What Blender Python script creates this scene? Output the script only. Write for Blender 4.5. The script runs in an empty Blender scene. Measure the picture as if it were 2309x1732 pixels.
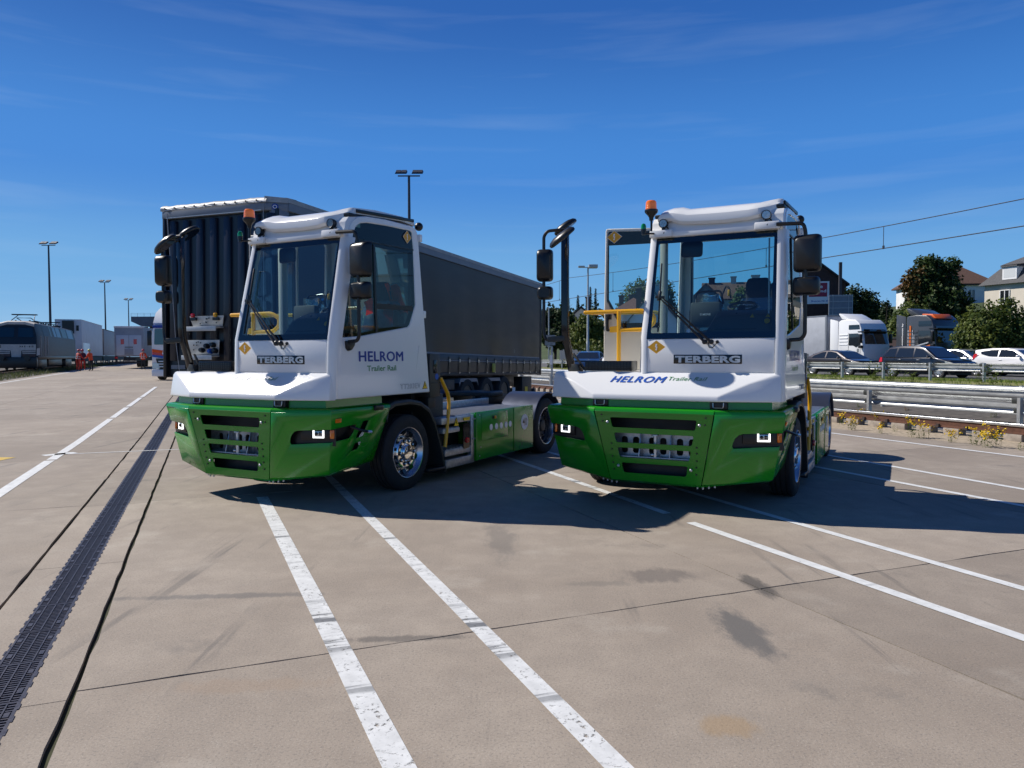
import bpy, bmesh, math, random
from mathutils import Vector, Matrix, Euler
R = math.radians
V = Vector
random.seed(7)
sc = bpy.context.scene
COL = sc.collection

# ------------------------------------------------------------------ camera, sky, sun, exposure
F_PX, PITCH, ROLL, CAM_H = 1680.22, 0.0378419, -0.0019835, 1.5936
IW, IH = 2309.0, 1732.0
cam = bpy.data.cameras.new('camera')
cam.sensor_width = 36.0
cam.lens = 36.0 * F_PX / IW
cam.clip_start = 0.05
cam.clip_end = 3000
co = bpy.data.objects.new('camera', cam)
COL.objects.link(co)
co.matrix_world = Matrix.Translation((0, 0, CAM_H)) @ Matrix.Rotation(math.pi / 2 - PITCH, 4, 'X') @ Matrix.Rotation(ROLL, 4, 'Z')
sc.camera = co

SUN_AZ, SUN_EL = R(159.0), R(43.5)          # direction towards the sun, from +X
SUN = V((math.cos(SUN_AZ) * math.cos(SUN_EL), math.sin(SUN_AZ) * math.cos(SUN_EL), math.sin(SUN_EL)))
w = bpy.data.worlds.new('World')
sc.world = w
w.use_nodes = True
nt = w.node_tree
nt.nodes.clear()
wo = nt.nodes.new('ShaderNodeOutputWorld')
bg = nt.nodes.new('ShaderNodeBackground')
sky = nt.nodes.new('ShaderNodeTexSky')
sky.sky_type = 'NISHITA'
sky.sun_disc = False
sky.sun_elevation = SUN_EL
sky.sun_rotation = math.atan2(SUN.x, SUN.y)
sky.altitude = 200
sky.air_density = 1.0
sky.dust_density = 0.25
sky.ozone_density = 1.0
bg.inputs['Strength'].default_value = 0.10
# the deep blue of the photographed sky, from the horizon to the zenith
geo = nt.nodes.new('ShaderNodeTexCoord')
sx = nt.nodes.new('ShaderNodeSeparateXYZ')
gr = nt.nodes.new('ShaderNodeValToRGB')
gr.color_ramp.interpolation = 'EASE'


def srgb(*c):
    return tuple((x / 255 / 12.92) if x / 255 < 0.04045 else ((x / 255 + 0.055) / 1.055) ** 2.4 for x in c)


STOPS = ((0.0, (142, 194, 238)), (0.096, (110, 174, 231)), (0.23, (66, 139, 222)), (0.43, (38, 99, 183)), (0.65, (24, 66, 134)), (1.0, (15, 44, 98)))
while len(gr.color_ramp.elements) < len(STOPS):
    gr.color_ramp.elements.new(0.5)
for e, (p_, c_) in zip(gr.color_ramp.elements, STOPS):
    e.position = p_
    e.color = (*srgb(*c_), 1)
gs = nt.nodes.new('ShaderNodeMix')
gs.data_type = 'RGBA'
gs.blend_type = 'MULTIPLY'
gs.inputs['Factor'].default_value = 1.0
gs.inputs['B'].default_value = (7.6, 7.6, 7.6, 1)
sm = nt.nodes.new('ShaderNodeMix')
sm.data_type = 'RGBA'
sm.inputs['Factor'].default_value = 0.07
# faint cirrus, fixed to sky directions
mp = nt.nodes.new('ShaderNodeMapping')
mp.inputs['Rotation'].default_value = (R(4), R(-9), R(30))
mp.inputs['Scale'].default_value = (2.2, 2.2, 26)
nz = nt.nodes.new('ShaderNodeTexNoise')
nz.inputs['Scale'].default_value = 1.5
nz.inputs['Detail'].default_value = 5
nz.inputs['Roughness'].default_value = 0.5
nz.inputs['Distortion'].default_value = 0.3
rp = nt.nodes.new('ShaderNodeValToRGB')
rp.color_ramp.elements[0].position = 0.52
rp.color_ramp.elements[1].position = 0.80
rp.color_ramp.elements[1].color = (0.09, 0.09, 0.09, 1)
mx = nt.nodes.new('ShaderNodeMix')
mx.data_type = 'RGBA'
mx.inputs['B'].default_value = (5.2, 6.2, 7.2, 1)
L = nt.links.new
L(geo.outputs['Generated'], sx.inputs[0])
L(sx.outputs['Z'], gr.inputs[0])
L(gr.outputs[0], gs.inputs['A'])
L(gs.outputs['Result'], sm.inputs['A'])
L(sky.outputs[0], sm.inputs['B'])
L(geo.outputs['Generated'], mp.inputs[0])
L(mp.outputs[0], nz.inputs['Vector'])
L(nz.outputs['Fac'], rp.inputs[0])
L(rp.outputs[0], mx.inputs['Factor'])
L(sm.outputs['Result'], mx.inputs['A'])
L(mx.outputs['Result'], bg.inputs['Color'])
L(bg.outputs[0], wo.inputs['Surface'])
sl = bpy.data.lights.new('sun', 'SUN')
sl.energy = 4.6
sl.angle = R(0.53)
sl.color = (1.0, 0.945, 0.87)
so = bpy.data.objects.new('sun', sl)
COL.objects.link(so)
so.rotation_euler = (-SUN).to_track_quat('-Z', 'Y').to_euler()
sc.view_settings.view_transform = 'Standard'
sc.view_settings.look = 'None'
sc.view_settings.gamma = 1
sc.view_settings.use_curve_mapping = False
sc.view_settings.exposure = 0.3
sc.render.engine = 'CYCLES'
sc.cycles.use_denoising = True
sc.cycles.max_bounces = 10
sc.cycles.transparent_max_bounces = 14
sc.cycles.caustics_reflective = False
sc.cycles.caustics_refractive = False

# ------------------------------------------------------------------ helpers
CP, SP = math.cos(PITCH), math.sin(PITCH)
CR, SR = math.cos(ROLL), math.sin(ROLL)


def at(u, v, D):
    """the point of the place that the photograph shows at pixel (u, v), D metres ahead"""
    x, y = (u - IW / 2) / F_PX, (v - IH / 2) / F_PX
    x, y = CR * x + SR * y, -SR * x + CR * y
    d = V((x, CP - SP * y, -SP - CP * y))
    return V((0, 0, CAM_H)) + d * (D / d.y)


CG, SG = math.cos(R(22.2)), math.sin(R(22.2))


def G(u, v, z=0.0):
    """yard grid: v runs along the drain, u across it"""
    return V((CG * u - SG * v, SG * u + CG * v, z))


def U(p):
    return CG * p[0] + SG * p[1]


def gz(x, y):
    """the concrete rises very slightly towards the far tracks"""
    u = CG * x + SG * y
    return min(0.55, max(0.0, y - 14) * 0.008) * min(1, max(0, (6 - u) / 8))


def nodes_mat(name):
    m = bpy.data.materials.new(name)
    m.use_nodes = True
    b = m.node_tree.nodes['Principled BSDF']
    return m, m.node_tree, b


def mat(name, c, rough=0.5, metal=0.0, coat=0.0, var=0.0, vs=6.0, bump=0.0, bs=40.0, emit=0.0, spec=0.5, detail=6, stretch=None, rvar=0.0, c2=None):
    m, t, b = nodes_mat(name)
    b.inputs['Base Color'].default_value = (*c, 1)
    b.inputs['Roughness'].default_value = rough
    b.inputs['Metallic'].default_value = metal
    b.inputs['Coat Weight'].default_value = coat
    b.inputs['Coat Roughness'].default_value = 0.04
    b.inputs['Specular IOR Level'].default_value = spec
    if emit:
        b.inputs['Emission Color'].default_value = (*c, 1)
        b.inputs['Emission Strength'].default_value = emit
    if var or bump or rvar:
        tc = t.nodes.new('ShaderNodeTexCoord')
        src = tc.outputs['Object']
        if stretch:
            mpn = t.nodes.new('ShaderNodeMapping')
            mpn.inputs['Scale'].default_value = stretch
            t.links.new(src, mpn.inputs[0])
            src = mpn.outputs[0]
    if var or rvar:
        n = t.nodes.new('ShaderNodeTexNoise')
        n.inputs['Scale'].default_value = vs
        n.inputs['Detail'].default_value = detail
        n.inputs['Roughness'].default_value = 0.6
        t.links.new(src, n.inputs['Vector'])
        if var:
            r = t.nodes.new('ShaderNodeValToRGB')
            r.color_ramp.elements[0].position = 0.3
            r.color_ramp.elements[1].position = 0.72
            a = tuple(x * (1 - var) for x in c)
            z = c2 if c2 else tuple(min(1, x * (1 + var * 0.6)) for x in c)
            r.color_ramp.elements[0].color = (*a, 1)
            r.color_ramp.elements[1].color = (*z, 1)
            t.links.new(n.outputs['Fac'], r.inputs[0])
            t.links.new(r.outputs[0], b.inputs['Base Color'])
        if rvar:
            mr = t.nodes.new('ShaderNodeMapRange')
            mr.inputs['To Min'].default_value = max(0.02, rough - rvar)
            mr.inputs['To Max'].default_value = min(1, rough + rvar)
            t.links.new(n.outputs['Fac'], mr.inputs['Value'])
            t.links.new(mr.outputs[0], b.inputs['Roughness'])
    if bump:
        n2 = t.nodes.new('ShaderNodeTexNoise')
        n2.inputs['Scale'].default_value = bs
        n2.inputs['Detail'].default_value = 4
        t.links.new(src, n2.inputs['Vector'])
        bp = t.nodes.new('ShaderNodeBump')
        bp.inputs['Strength'].default_value = bump
        bp.inputs['Distance'].default_value = 0.01
        t.links.new(n2.outputs['Fac'], bp.inputs['Height'])
        t.links.new(bp.outputs[0], b.inputs['Normal'])
    return m


def glass_mat(name, tint, refl=1.0, rough=0.0):
    m = bpy.data.materials.new(name)
    m.use_nodes = True
    t = m.node_tree
    t.nodes.clear()
    o = t.nodes.new('ShaderNodeOutputMaterial')
    tr = t.nodes.new('ShaderNodeBsdfTransparent')
    tr.inputs[0].default_value = (*tint, 1)
    gl = t.nodes.new('ShaderNodeBsdfGlossy')
    gl.inputs['Roughness'].default_value = rough
    fr = t.nodes.new('ShaderNodeFresnel')
    fr.inputs['IOR'].default_value = 1.5
    ml = t.nodes.new('ShaderNodeMath')
    ml.operation = 'MULTIPLY'
    ml.inputs[1].default_value = refl
    ms = t.nodes.new('ShaderNodeMixShader')
    t.links.new(fr.outputs[0], ml.inputs[0])
    t.links.new(ml.outputs[0], ms.inputs[0])
    t.links.new(tr.outputs[0], ms.inputs[1])
    t.links.new(gl.outputs[0], ms.inputs[2])
    t.links.new(ms.outputs[0], o.inputs[0])
    return m


def orient(o):
    return o


def finish(bm, name, mats, parent=None, bevel=0.0, seg=2, angle=35, smooth=True, bang=30):
    if bevel:
        bm.normal_update()
        es = [e for e in bm.edges if len(e.link_faces) == 2 and e.calc_face_angle(0) > R(bang)]
        if es:
            bmesh.ops.bevel(bm, geom=es, offset=bevel, segments=seg, affect='EDGES', clamp_overlap=True, profile=0.5)
    bm.normal_update()
    if smooth:
        for f in bm.faces:
            f.smooth = True
        for e in bm.edges:
            if len(e.link_faces) != 2 or e.calc_face_angle(0) > R(angle):
                e.smooth = False
    me = bpy.data.meshes.new(name)
    bm.to_mesh(me)
    bm.free()
    for m in (mats if isinstance(mats, (list, tuple)) else [mats]):
        me.materials.append(m)
    o = bpy.data.objects.new(name, me)
    COL.objects.link(o)
    if parent:
        o.parent = parent
    return o


class MB:
    def __init__(s):
        s.v, s.f, s.m, s.mi = [], [], [], 0

    def poly(s, pts):
        n = len(s.v)
        s.v += [V(p) for p in pts]
        s.f.append(tuple(range(n, n + len(pts))))
        s.m.append(s.mi)
        return s

    def loops(s, loops, closed=True, cap0=True, cap1=True):
        n = len(loops[0])
        b = len(s.v)
        for l in loops:
            s.v += [V(p) for p in l]
        for i in range(len(loops) - 1):
            for j in range(n if closed else n - 1):
                k = (j + 1) % n
                s.f.append((b + i * n + j, b + i * n + k, b + (i + 1) * n + k, b + (i + 1) * n + j))
                s.m.append(s.mi)
        if cap0:
            s.f.append(tuple(b + j for j in range(n))[::-1])
            s.m.append(s.mi)
        if cap1:
            e = b + (len(loops) - 1) * n
            s.f.append(tuple(e + j for j in range(n)))
            s.m.append(s.mi)
        return s

    def box(s, x0, x1, y0, y1, z0, z1):
        return s.loops([[(x0, y0, z0), (x1, y0, z0), (x1, y1, z0), (x0, y1, z0)], [(x0, y0, z1), (x1, y0, z1), (x1, y1, z1), (x0, y1, z1)]])

    def bar(s, a, b, w, h, up=(0, 0, 1)):
        a, b = V(a), V(b)
        d = (b - a).normalized()
        x = d.cross(V(up))
        if x.length < 1e-4:
            x = d.cross(V((1, 0, 0)))
        x.normalize()
        y = x.cross(d)
        return s.loops([[p + x * (i * w / 2) + y * (j * h / 2) for i, j in ((-1, -1), (1, -1), (1, 1), (-1, 1))] for p in (a, b)])

    def prism(s, pts, axis, a, b):
        def mk(p, t):
            return {0: (t, p[0], p[1]), 1: (p[0], t, p[1]), 2: (p[0], p[1], t)}[axis]
        return s.loops([[mk(p, a) for p in pts], [mk(p, b) for p in pts]])

    def tube(s, path, r, n=8, closed=False):
        P = [V(p) for p in path]
        ls = []
        prev = None
        for i, p in enumerate(P):
            if closed:
                d = (P[(i + 1) % len(P)] - P[i - 1])
            else:
                d = P[min(i + 1, len(P) - 1)] - P[max(i - 1, 0)]
            d.normalize()
            x = d.cross(V((0, 0, 1))) if prev is None else prev - d * prev.dot(d)
            if x.length < 1e-3:
                x = d.cross(V((1, 0, 0)))
            x.normalize()
            prev = x
            y = d.cross(x)
            rr = r[i] if isinstance(r, (list, tuple)) else r
            ls.append([p + (x * math.cos(2 * math.pi * k / n) + y * math.sin(2 * math.pi * k / n)) * rr for k in range(n)])
        if closed:
            ls.append(ls[0])
        return s.loops(ls, True, not closed, not closed)

    def lathe(s, prof, c, ax=(0, 0, 1), n=24, cap=True):
        c, ax = V(c), V(ax).normalized()
        x = ax.cross(V((0, 0, 1)))
        if x.length < 1e-3:
            x = V((1, 0, 0))
        x.normalize()
        y = ax.cross(x)
        ls = [[c + ax * h + (x * math.cos(2 * math.pi * k / n) + y * math.sin(2 * math.pi * k / n)) * max(r, 1e-4) for k in range(n)] for r, h in prof]
        return s.loops(ls, True, cap, cap)

    def cyl(s, c, r, h, ax=(0, 0, 1), n=16):
        return s.lathe([(r, 0), (r, h)], c, ax, n)

    def ball(s, c, r, n=12, m=8, sc=(1, 1, 1), rot=None):
        c = V(c)
        ls = []
        for i in range(1, m):
            t = math.pi * i / m
            l = [V((math.sin(t) * math.cos(2 * math.pi * k / n) * r * sc[0], math.sin(t) * math.sin(2 * math.pi * k / n) * r * sc[1], -math.cos(t) * r * sc[2])) for k in range(n)]
            ls.append([c + (rot @ p if rot else p) for p in l])
        return s.loops(ls)

    def bm(s):
        bm = bmesh.new()
        vs = [bm.verts.new(p) for p in s.v]
        for f, m in zip(s.f, s.m):
            try:
                q = bm.faces.new([vs[i] for i in f])
                q.material_index = m
            except ValueError:
                pass
        return bm

    def build(s, name, mats, parent=None, bevel=0.0, seg=2, angle=35, smooth=True, merge=False, bang=30, fixn=True):
        bm = s.bm()
        if merge:
            bmesh.ops.remove_doubles(bm, verts=bm.verts, dist=1e-4)
        if fixn:
            bmesh.ops.recalc_face_normals(bm, faces=bm.faces)
        return finish(bm, name, mats, parent, bevel, seg, angle, smooth, bang)


def rpoly(pts, r, n=3):
    """round the corners of a 2-D polygon"""
    out = []
    N = len(pts)
    for i in range(N):
        p, a, b = V(pts[i]).to_2d(), V(pts[i - 1]).to_2d(), V(pts[(i + 1) % N]).to_2d()
        rr = r[i] if isinstance(r, (list, tuple)) else r
        if rr <= 0:
            out.append(tuple(p))
            continue
        da, db = (a - p), (b - p)
        k = min(rr, da.length * 0.45, db.length * 0.45)
        da.normalize()
        db.normalize()
        for j in range(n + 1):
            t = j / n
            q0, q1 = p + da * k * (1 - t), p + db * k * t
            out.append(tuple(q0 * (1 - t) + q1 * t))
    return out


def plate(name, outer, holes, fmap, th, mats, parent=None, bevel=0.0, angle=30):
    """a sheet with real openings: 2-D outline and holes, mapped into space and thickened"""
    bm = bmesh.new()
    es = []
    for lp in [outer] + list(holes):
        vs = [bm.verts.new(fmap(*p)) for p in lp]
        es += [bm.edges.new((vs[i], vs[(i + 1) % len(vs)])) for i in range(len(vs))]
    bmesh.ops.triangle_fill(bm, use_beauty=True, use_dissolve=False, edges=es)
    bmesh.ops.recalc_face_normals(bm, faces=bm.faces)
    bmesh.ops.dissolve_limit(bm, angle_limit=R(0.5), verts=bm.verts, edges=bm.edges)
    if th:
        bmesh.ops.solidify(bm, geom=bm.faces[:], thickness=th)
        bmesh.ops.recalc_face_normals(bm, faces=bm.faces)
    return finish(bm, name, mats, parent, bevel, 1, angle)


def empty(name, loc=(0, 0, 0), rz=0.0):
    o = bpy.data.objects.new(name, None)
    o.empty_display_size = 0.3
    COL.objects.link(o)
    o.location = loc
    o.rotation_euler = (0, 0, rz)
    return o


def tag(o, label=None, cat=None, group=None, kind=None):
    if label:
        o['label'] = label
    if cat:
        o['category'] = cat
    if group:
        o['group'] = group
    if kind:
        o['kind'] = kind
    return o


def copy_tree(o, parent=None):
    c = o.copy()
    COL.objects.link(c)
    c.parent = parent
    if parent:
        c.matrix_parent_inverse = o.matrix_parent_inverse.copy()
    for ch in KIDS.get(o, []):
        copy_tree(ch, c)
    return c


KIDS = {}


def split_pieces(names):
    """every bolt, nut, rivet and disc becomes an object of its own"""
    for o in [x for x in COL.objects if x.type == 'MESH' and x.name.split('.')[0] in names]:
        bm = bmesh.new()
        bm.from_mesh(o.data)
        left = set(bm.verts)
        isl = []
        while left:
            st = [left.pop()]
            cur = set(st)
            while st:
                v = st.pop()
                for e in v.link_edges:
                    q = e.other_vert(v)
                    if q in left:
                        left.discard(q)
                        cur.add(q)
                        st.append(q)
            isl.append(cur)
        for k, cur in enumerate(isl):
            vl = list(cur)
            ix = {v: i for i, v in enumerate(vl)}
            fs = [[ix[v] for v in f.verts] for f in bm.faces if f.verts[0] in cur]
            me = bpy.data.meshes.new(o.name)
            me.from_pydata([v.co.copy() for v in vl], [], fs)
            me.materials.append(o.data.materials[0])
            if k == 0:
                first = me
            else:
                c = bpy.data.objects.new(o.name.split('.')[0], me)
                COL.objects.link(c)
                c.parent = o.parent
        bm.free()
        o.data = first



def index_kids():
    KIDS.clear()
    for o in COL.objects:
        if o.parent:
            KIDS.setdefault(o.parent, []).append(o)


def text_geo(s, bold=0.0, shear=0.0, spacing=1.0, outline=0.0):
    cu = bpy.data.curves.new('lettering', 'FONT')
    cu.body = s
    cu.offset = bold
    cu.shear = shear
    cu.space_character = spacing
    cu.resolution_u = 3
    if outline:
        cu.fill_mode = 'NONE'
        cu.bevel_depth = outline
        cu.bevel_resolution = 0
    o = bpy.data.objects.new('lettering', cu)
    COL.objects.link(o)
    dg = bpy.context.evaluated_depsgraph_get()
    me = bpy.data.meshes.new_from_object(o.evaluated_get(dg))
    vs = [v.co.copy() for v in me.vertices]
    fs = [tuple(p.vertices) for p in me.polygons]
    bpy.data.objects.remove(o)
    bpy.data.curves.remove(cu)
    bpy.data.meshes.remove(me)
    xs, ys = [v.x for v in vs], [v.y for v in vs]
    x0, x1, y0, y1 = min(xs), max(xs), min(ys), max(ys)
    return [((v.x - x0) / (x1 - x0), (v.y - y0) / (y1 - y0), v.z / (y1 - y0)) for v in vs], fs


def lettering(name, s, o, ux, vy, m, parent, bold=0.0, shear=0.0, spacing=1.0, outline=0.0):
    """flat print or raised letters: s fills the parallelogram at o spanned by ux (width) and vy (height)"""
    vs, fs = text_geo(s, bold, shear, spacing, outline)
    o, ux, vy = V(o), V(ux), V(vy)
    nn = ux.cross(vy).normalized() * vy.length
    me = bpy.data.meshes.new(name)
    pts, fcs = [], []
    for k, (da, db) in enumerate(((0, 0), (-.008, .0), (.008, .0), (0, .03), (0, -.03)) if s == 'HELROM' else ((0, 0),)):
        n0 = len(pts)
        pts += [o + ux * (a + da) + vy * (b + db) + nn * c + nn.normalized() * .0004 * k for a, b, c in vs]
        fcs += [tuple(i + n0 for i in f) for f in fs]
    me.from_pydata(pts, [], fcs)
    me.materials.append(m)
    ob = bpy.data.objects.new(name, me)
    COL.objects.link(ob)
    if parent:
        ob.parent = parent
    return ob


def arc(c, r, a0, a1, n, plane='yz', k=0.0):
    out = []
    for i in range(n + 1):
        a = R(a0 + (a1 - a0) * i / n)
        p, q = r * math.cos(a), r * math.sin(a)
        out.append({'yz': (k, c[0] + p, c[1] + q), 'xz': (c[0] + p, k, c[1] + q), 'xy': (c[0] + p, c[1] + q, k)}[plane])
    return out


def smooth_path(pts, r=0.06, n=4):
    """round the bends of a 3-D polyline"""
    P = [V(p) for p in pts]
    out = [P[0]]
    for i in range(1, len(P) - 1):
        a, b = (P[i - 1] - P[i]), (P[i + 1] - P[i])
        k = min(r, a.length * 0.45, b.length * 0.45)
        a.normalize()
        b.normalize()
        for j in range(n + 1):
            t = j / n
            out.append((P[i] + a * k * (1 - t)) * (1 - t) + (P[i] + b * k * t) * t)
    out.append(P[-1])
    return out


# ------------------------------------------------------------------ materials
M = {}
M['green'] = mat('green_paint', (0.009, 0.235, 0.007), 0.25, coat=0.3)
M['white'] = mat('white_gelcoat', (0.76, 0.765, 0.76), 0.2, coat=0.3)
M['cream'] = mat('cream_inner_door', (0.70, 0.66, 0.56), 0.4)
M['black'] = mat('black_plastic', (0.006, 0.0065, 0.008), 0.36)
M['blackgloss'] = mat('black_gloss', (0.008, 0.009, 0.011), 0.12)
M['darkgrey'] = mat('dark_grey_steel', (0.028, 0.032, 0.030), 0.5, var=0.25)
M['chassis'] = mat('chassis_black', (0.014, 0.015, 0.017), 0.55, var=0.3)
M['rubber'] = mat('tyre_rubber', (0.017, 0.017, 0.018), 0.8, var=0.3, vs=14, bump=0.15, bs=90)
M['galv'] = mat('galvanised_steel', (0.50, 0.51, 0.53), 0.42, metal=0.85, var=0.28, vs=22, rvar=0.12)
M['alu'] = mat('aluminium', (0.62, 0.63, 0.65), 0.34, metal=0.9, var=0.15, vs=12, rvar=0.1)
M['rim'] = mat('rim_steel', (0.55, 0.56, 0.60), 0.22, metal=0.95, rvar=0.08)
M['chrome'] = mat('chrome', (0.86, 0.85, 0.82), 0.06, metal=1.0)
M['yellow'] = mat('yellow_paint', (0.72, 0.36, 0.005), 0.32, coat=0.3)
M['amber'] = mat('amber_lens', (0.75, 0.17, 0.005), 0.15, coat=0.5)
M['beacon'] = mat('beacon_lens', (0.80, 0.17, 0.01), 0.12, coat=0.6, emit=0.12)
M['greenlens'] = mat('green_lens', (0.0, 0.22, 0.05), 0.1, coat=0.6)
M['redlens'] = mat('red_lens', (0.55, 0.01, 0.015), 0.15, coat=0.5)
M['drl'] = mat('daytime_light', (1.0, 1.0, 0.97), 0.3, emit=1.4)
M['lens'] = mat('lamp_glass', (0.60, 0.62, 0.62), 0.12, metal=0.6)
M['sticker'] = mat('sticker_amber', (0.70, 0.34, 0.01), 0.45)
M['stickerwhite'] = mat('sticker_white', (0.80, 0.80, 0.80), 0.45)
M['stickeryellow'] = mat('sticker_yellow', (0.85, 0.55, 0.01), 0.45)
M['blue_text'] = mat('blue_print', (0.008, 0.035, 0.27), 0.35)
M['blue_text2'] = mat('blue_print_light', (0.012, 0.085, 0.42), 0.35)
M['green_text'] = mat('green_print', (0.02, 0.20, 0.035), 0.4)
M['silver_text'] = mat('silver_letters', (0.55, 0.56, 0.58), 0.35, metal=0.5)
M['grey_print'] = mat('grey_print', (0.17, 0.19, 0.2), 0.45)
M['fender'] = mat('steel_fender', (0.075, 0.088, 0.13), 0.33, metal=0.65, rvar=0.1)
M['dash'] = mat('dashboard', (0.060, 0.074, 0.076), 0.5, bump=0.1, bs=120)
M['fabric'] = mat('seat_fabric', (0.022, 0.026, 0.034), 0.85, bump=0.2, bs=200)
M['mirror'] = mat('mirror_glass', (0.9, 0.9, 0.92), 0.02, metal=1.0)
M['glass'] = glass_mat('cab_glass', (0.60, 0.82, 0.85), 1.7)
M['sideglass'] = glass_mat('tinted_side_glass', (0.55, 0.78, 0.70), 1.0)
M['carglass'] = mat('car_glass', (0.012, 0.016, 0.020), 0.03, coat=0.5, spec=0.8)
M['plastic_wrap'] = glass_mat('plastic_wrap', (0.80, 0.84, 0.86), 4.0, 0.16)
M['orange_cloth'] = mat('orange_cloth', (0.85, 0.10, 0.008), 0.75, var=0.2, vs=14)
M['reflect'] = mat('reflective_strip', (0.62, 0.64, 0.62), 0.5)

# ------------------------------------------------------------------ terminal tractor (x: vehicle's left, y: rearwards, z: up; origin under the front axle)
def bilin(a, b, c, d):
    a, b, c, d = V(a), V(b), V(c), V(d)      # a,b top edge; d,c bottom edge
    nn, mm = (c - a).cross(d - b).normalized(), (a + b + c + d) / 4
    a, b, c, d = [q - nn * (q - mm).dot(nn) for q in (a, b, c, d)]
    return lambda s, t: (a * (1 - s) + b * s) * (1 - t) + (d * (1 - s) + c * s) * t


def disc(mb, c, r, nrm, th=0.004, n=20):
    mb.lathe([(r, 0), (r, th)], c, nrm, n)


def bolt_sticker(root, c, hw, hh, ux, uz, edge=True):
    """amber diamond with a white lightning flash"""
    c, ux, uz = V(c), V(ux).normalized(), V(uz).normalized()
    nn = ux.cross(uz).normalized()

    def P(a, b, k=0.0):
        return c + ux * a * hw + uz * b * hh + nn * k
    mb = MB()
    if edge:
        mb.mi = 1
        mb.poly([P(0, -1, .002), P(1, 0, .002), P(0, 1, .002), P(-1, 0, .002)])
        mb.mi = 0
    q = 0.93 if edge else 1.0
    mb.poly([P(0, -q, .0035), P(q, 0, .0035), P(0, q, .0035), P(-q, 0, .0035)])
    o = mb.build('hazard_sticker', [M['sticker'], M['stickerwhite']], root, fixn=False, smooth=False)
    f = MB()
    for pts in ([(-.10, .46), (.10, .50), (.04, .10), (-.14, .02)], [(-.14, .02), (.14, .10), (.10, -.1), (-.02, -.12)], [(-.02, -.12), (.10, -.10), (.02, -.34), (-.06, -.34)], [(-.14, -.30), (.12, -.26), (-.02, -.56)]):
        f.poly([P(a, b, .005) for a, b in pts])
    f.build('lightning_flash', M['stickerwhite'], o, fixn=False, smooth=False)
    return o


def warn_triangle(root, c, s, ux, uz):
    c, ux, uz = V(c), V(ux).normalized(), V(uz).normalized()
    nn = ux.cross(uz).normalized()

    def P(a, b, k):
        return c + ux * a * s + uz * b * s + nn * k
    mb = MB()
    mb.poly([P(-.55, -.45, .002), P(.55, -.45, .002), P(0, .55, .002)])
    mb.mi = 1
    mb.poly([P(-.46, -.40, .0035), P(.46, -.40, .0035), P(0, .44, .0035)])
    mb.mi = 0
    mb.poly([P(-.04, .18, .005), P(.06, .18, .005), P(.0, .0, .005), P(.1, .0, .005), P(-.03, -.3, .005), P(.01, -.06, .005), P(-.1, -.06, .005)])
    return mb.build('warning_sticker', [M['blackgloss'], M['stickeryellow']], root, fixn=False, smooth=False)


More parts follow.
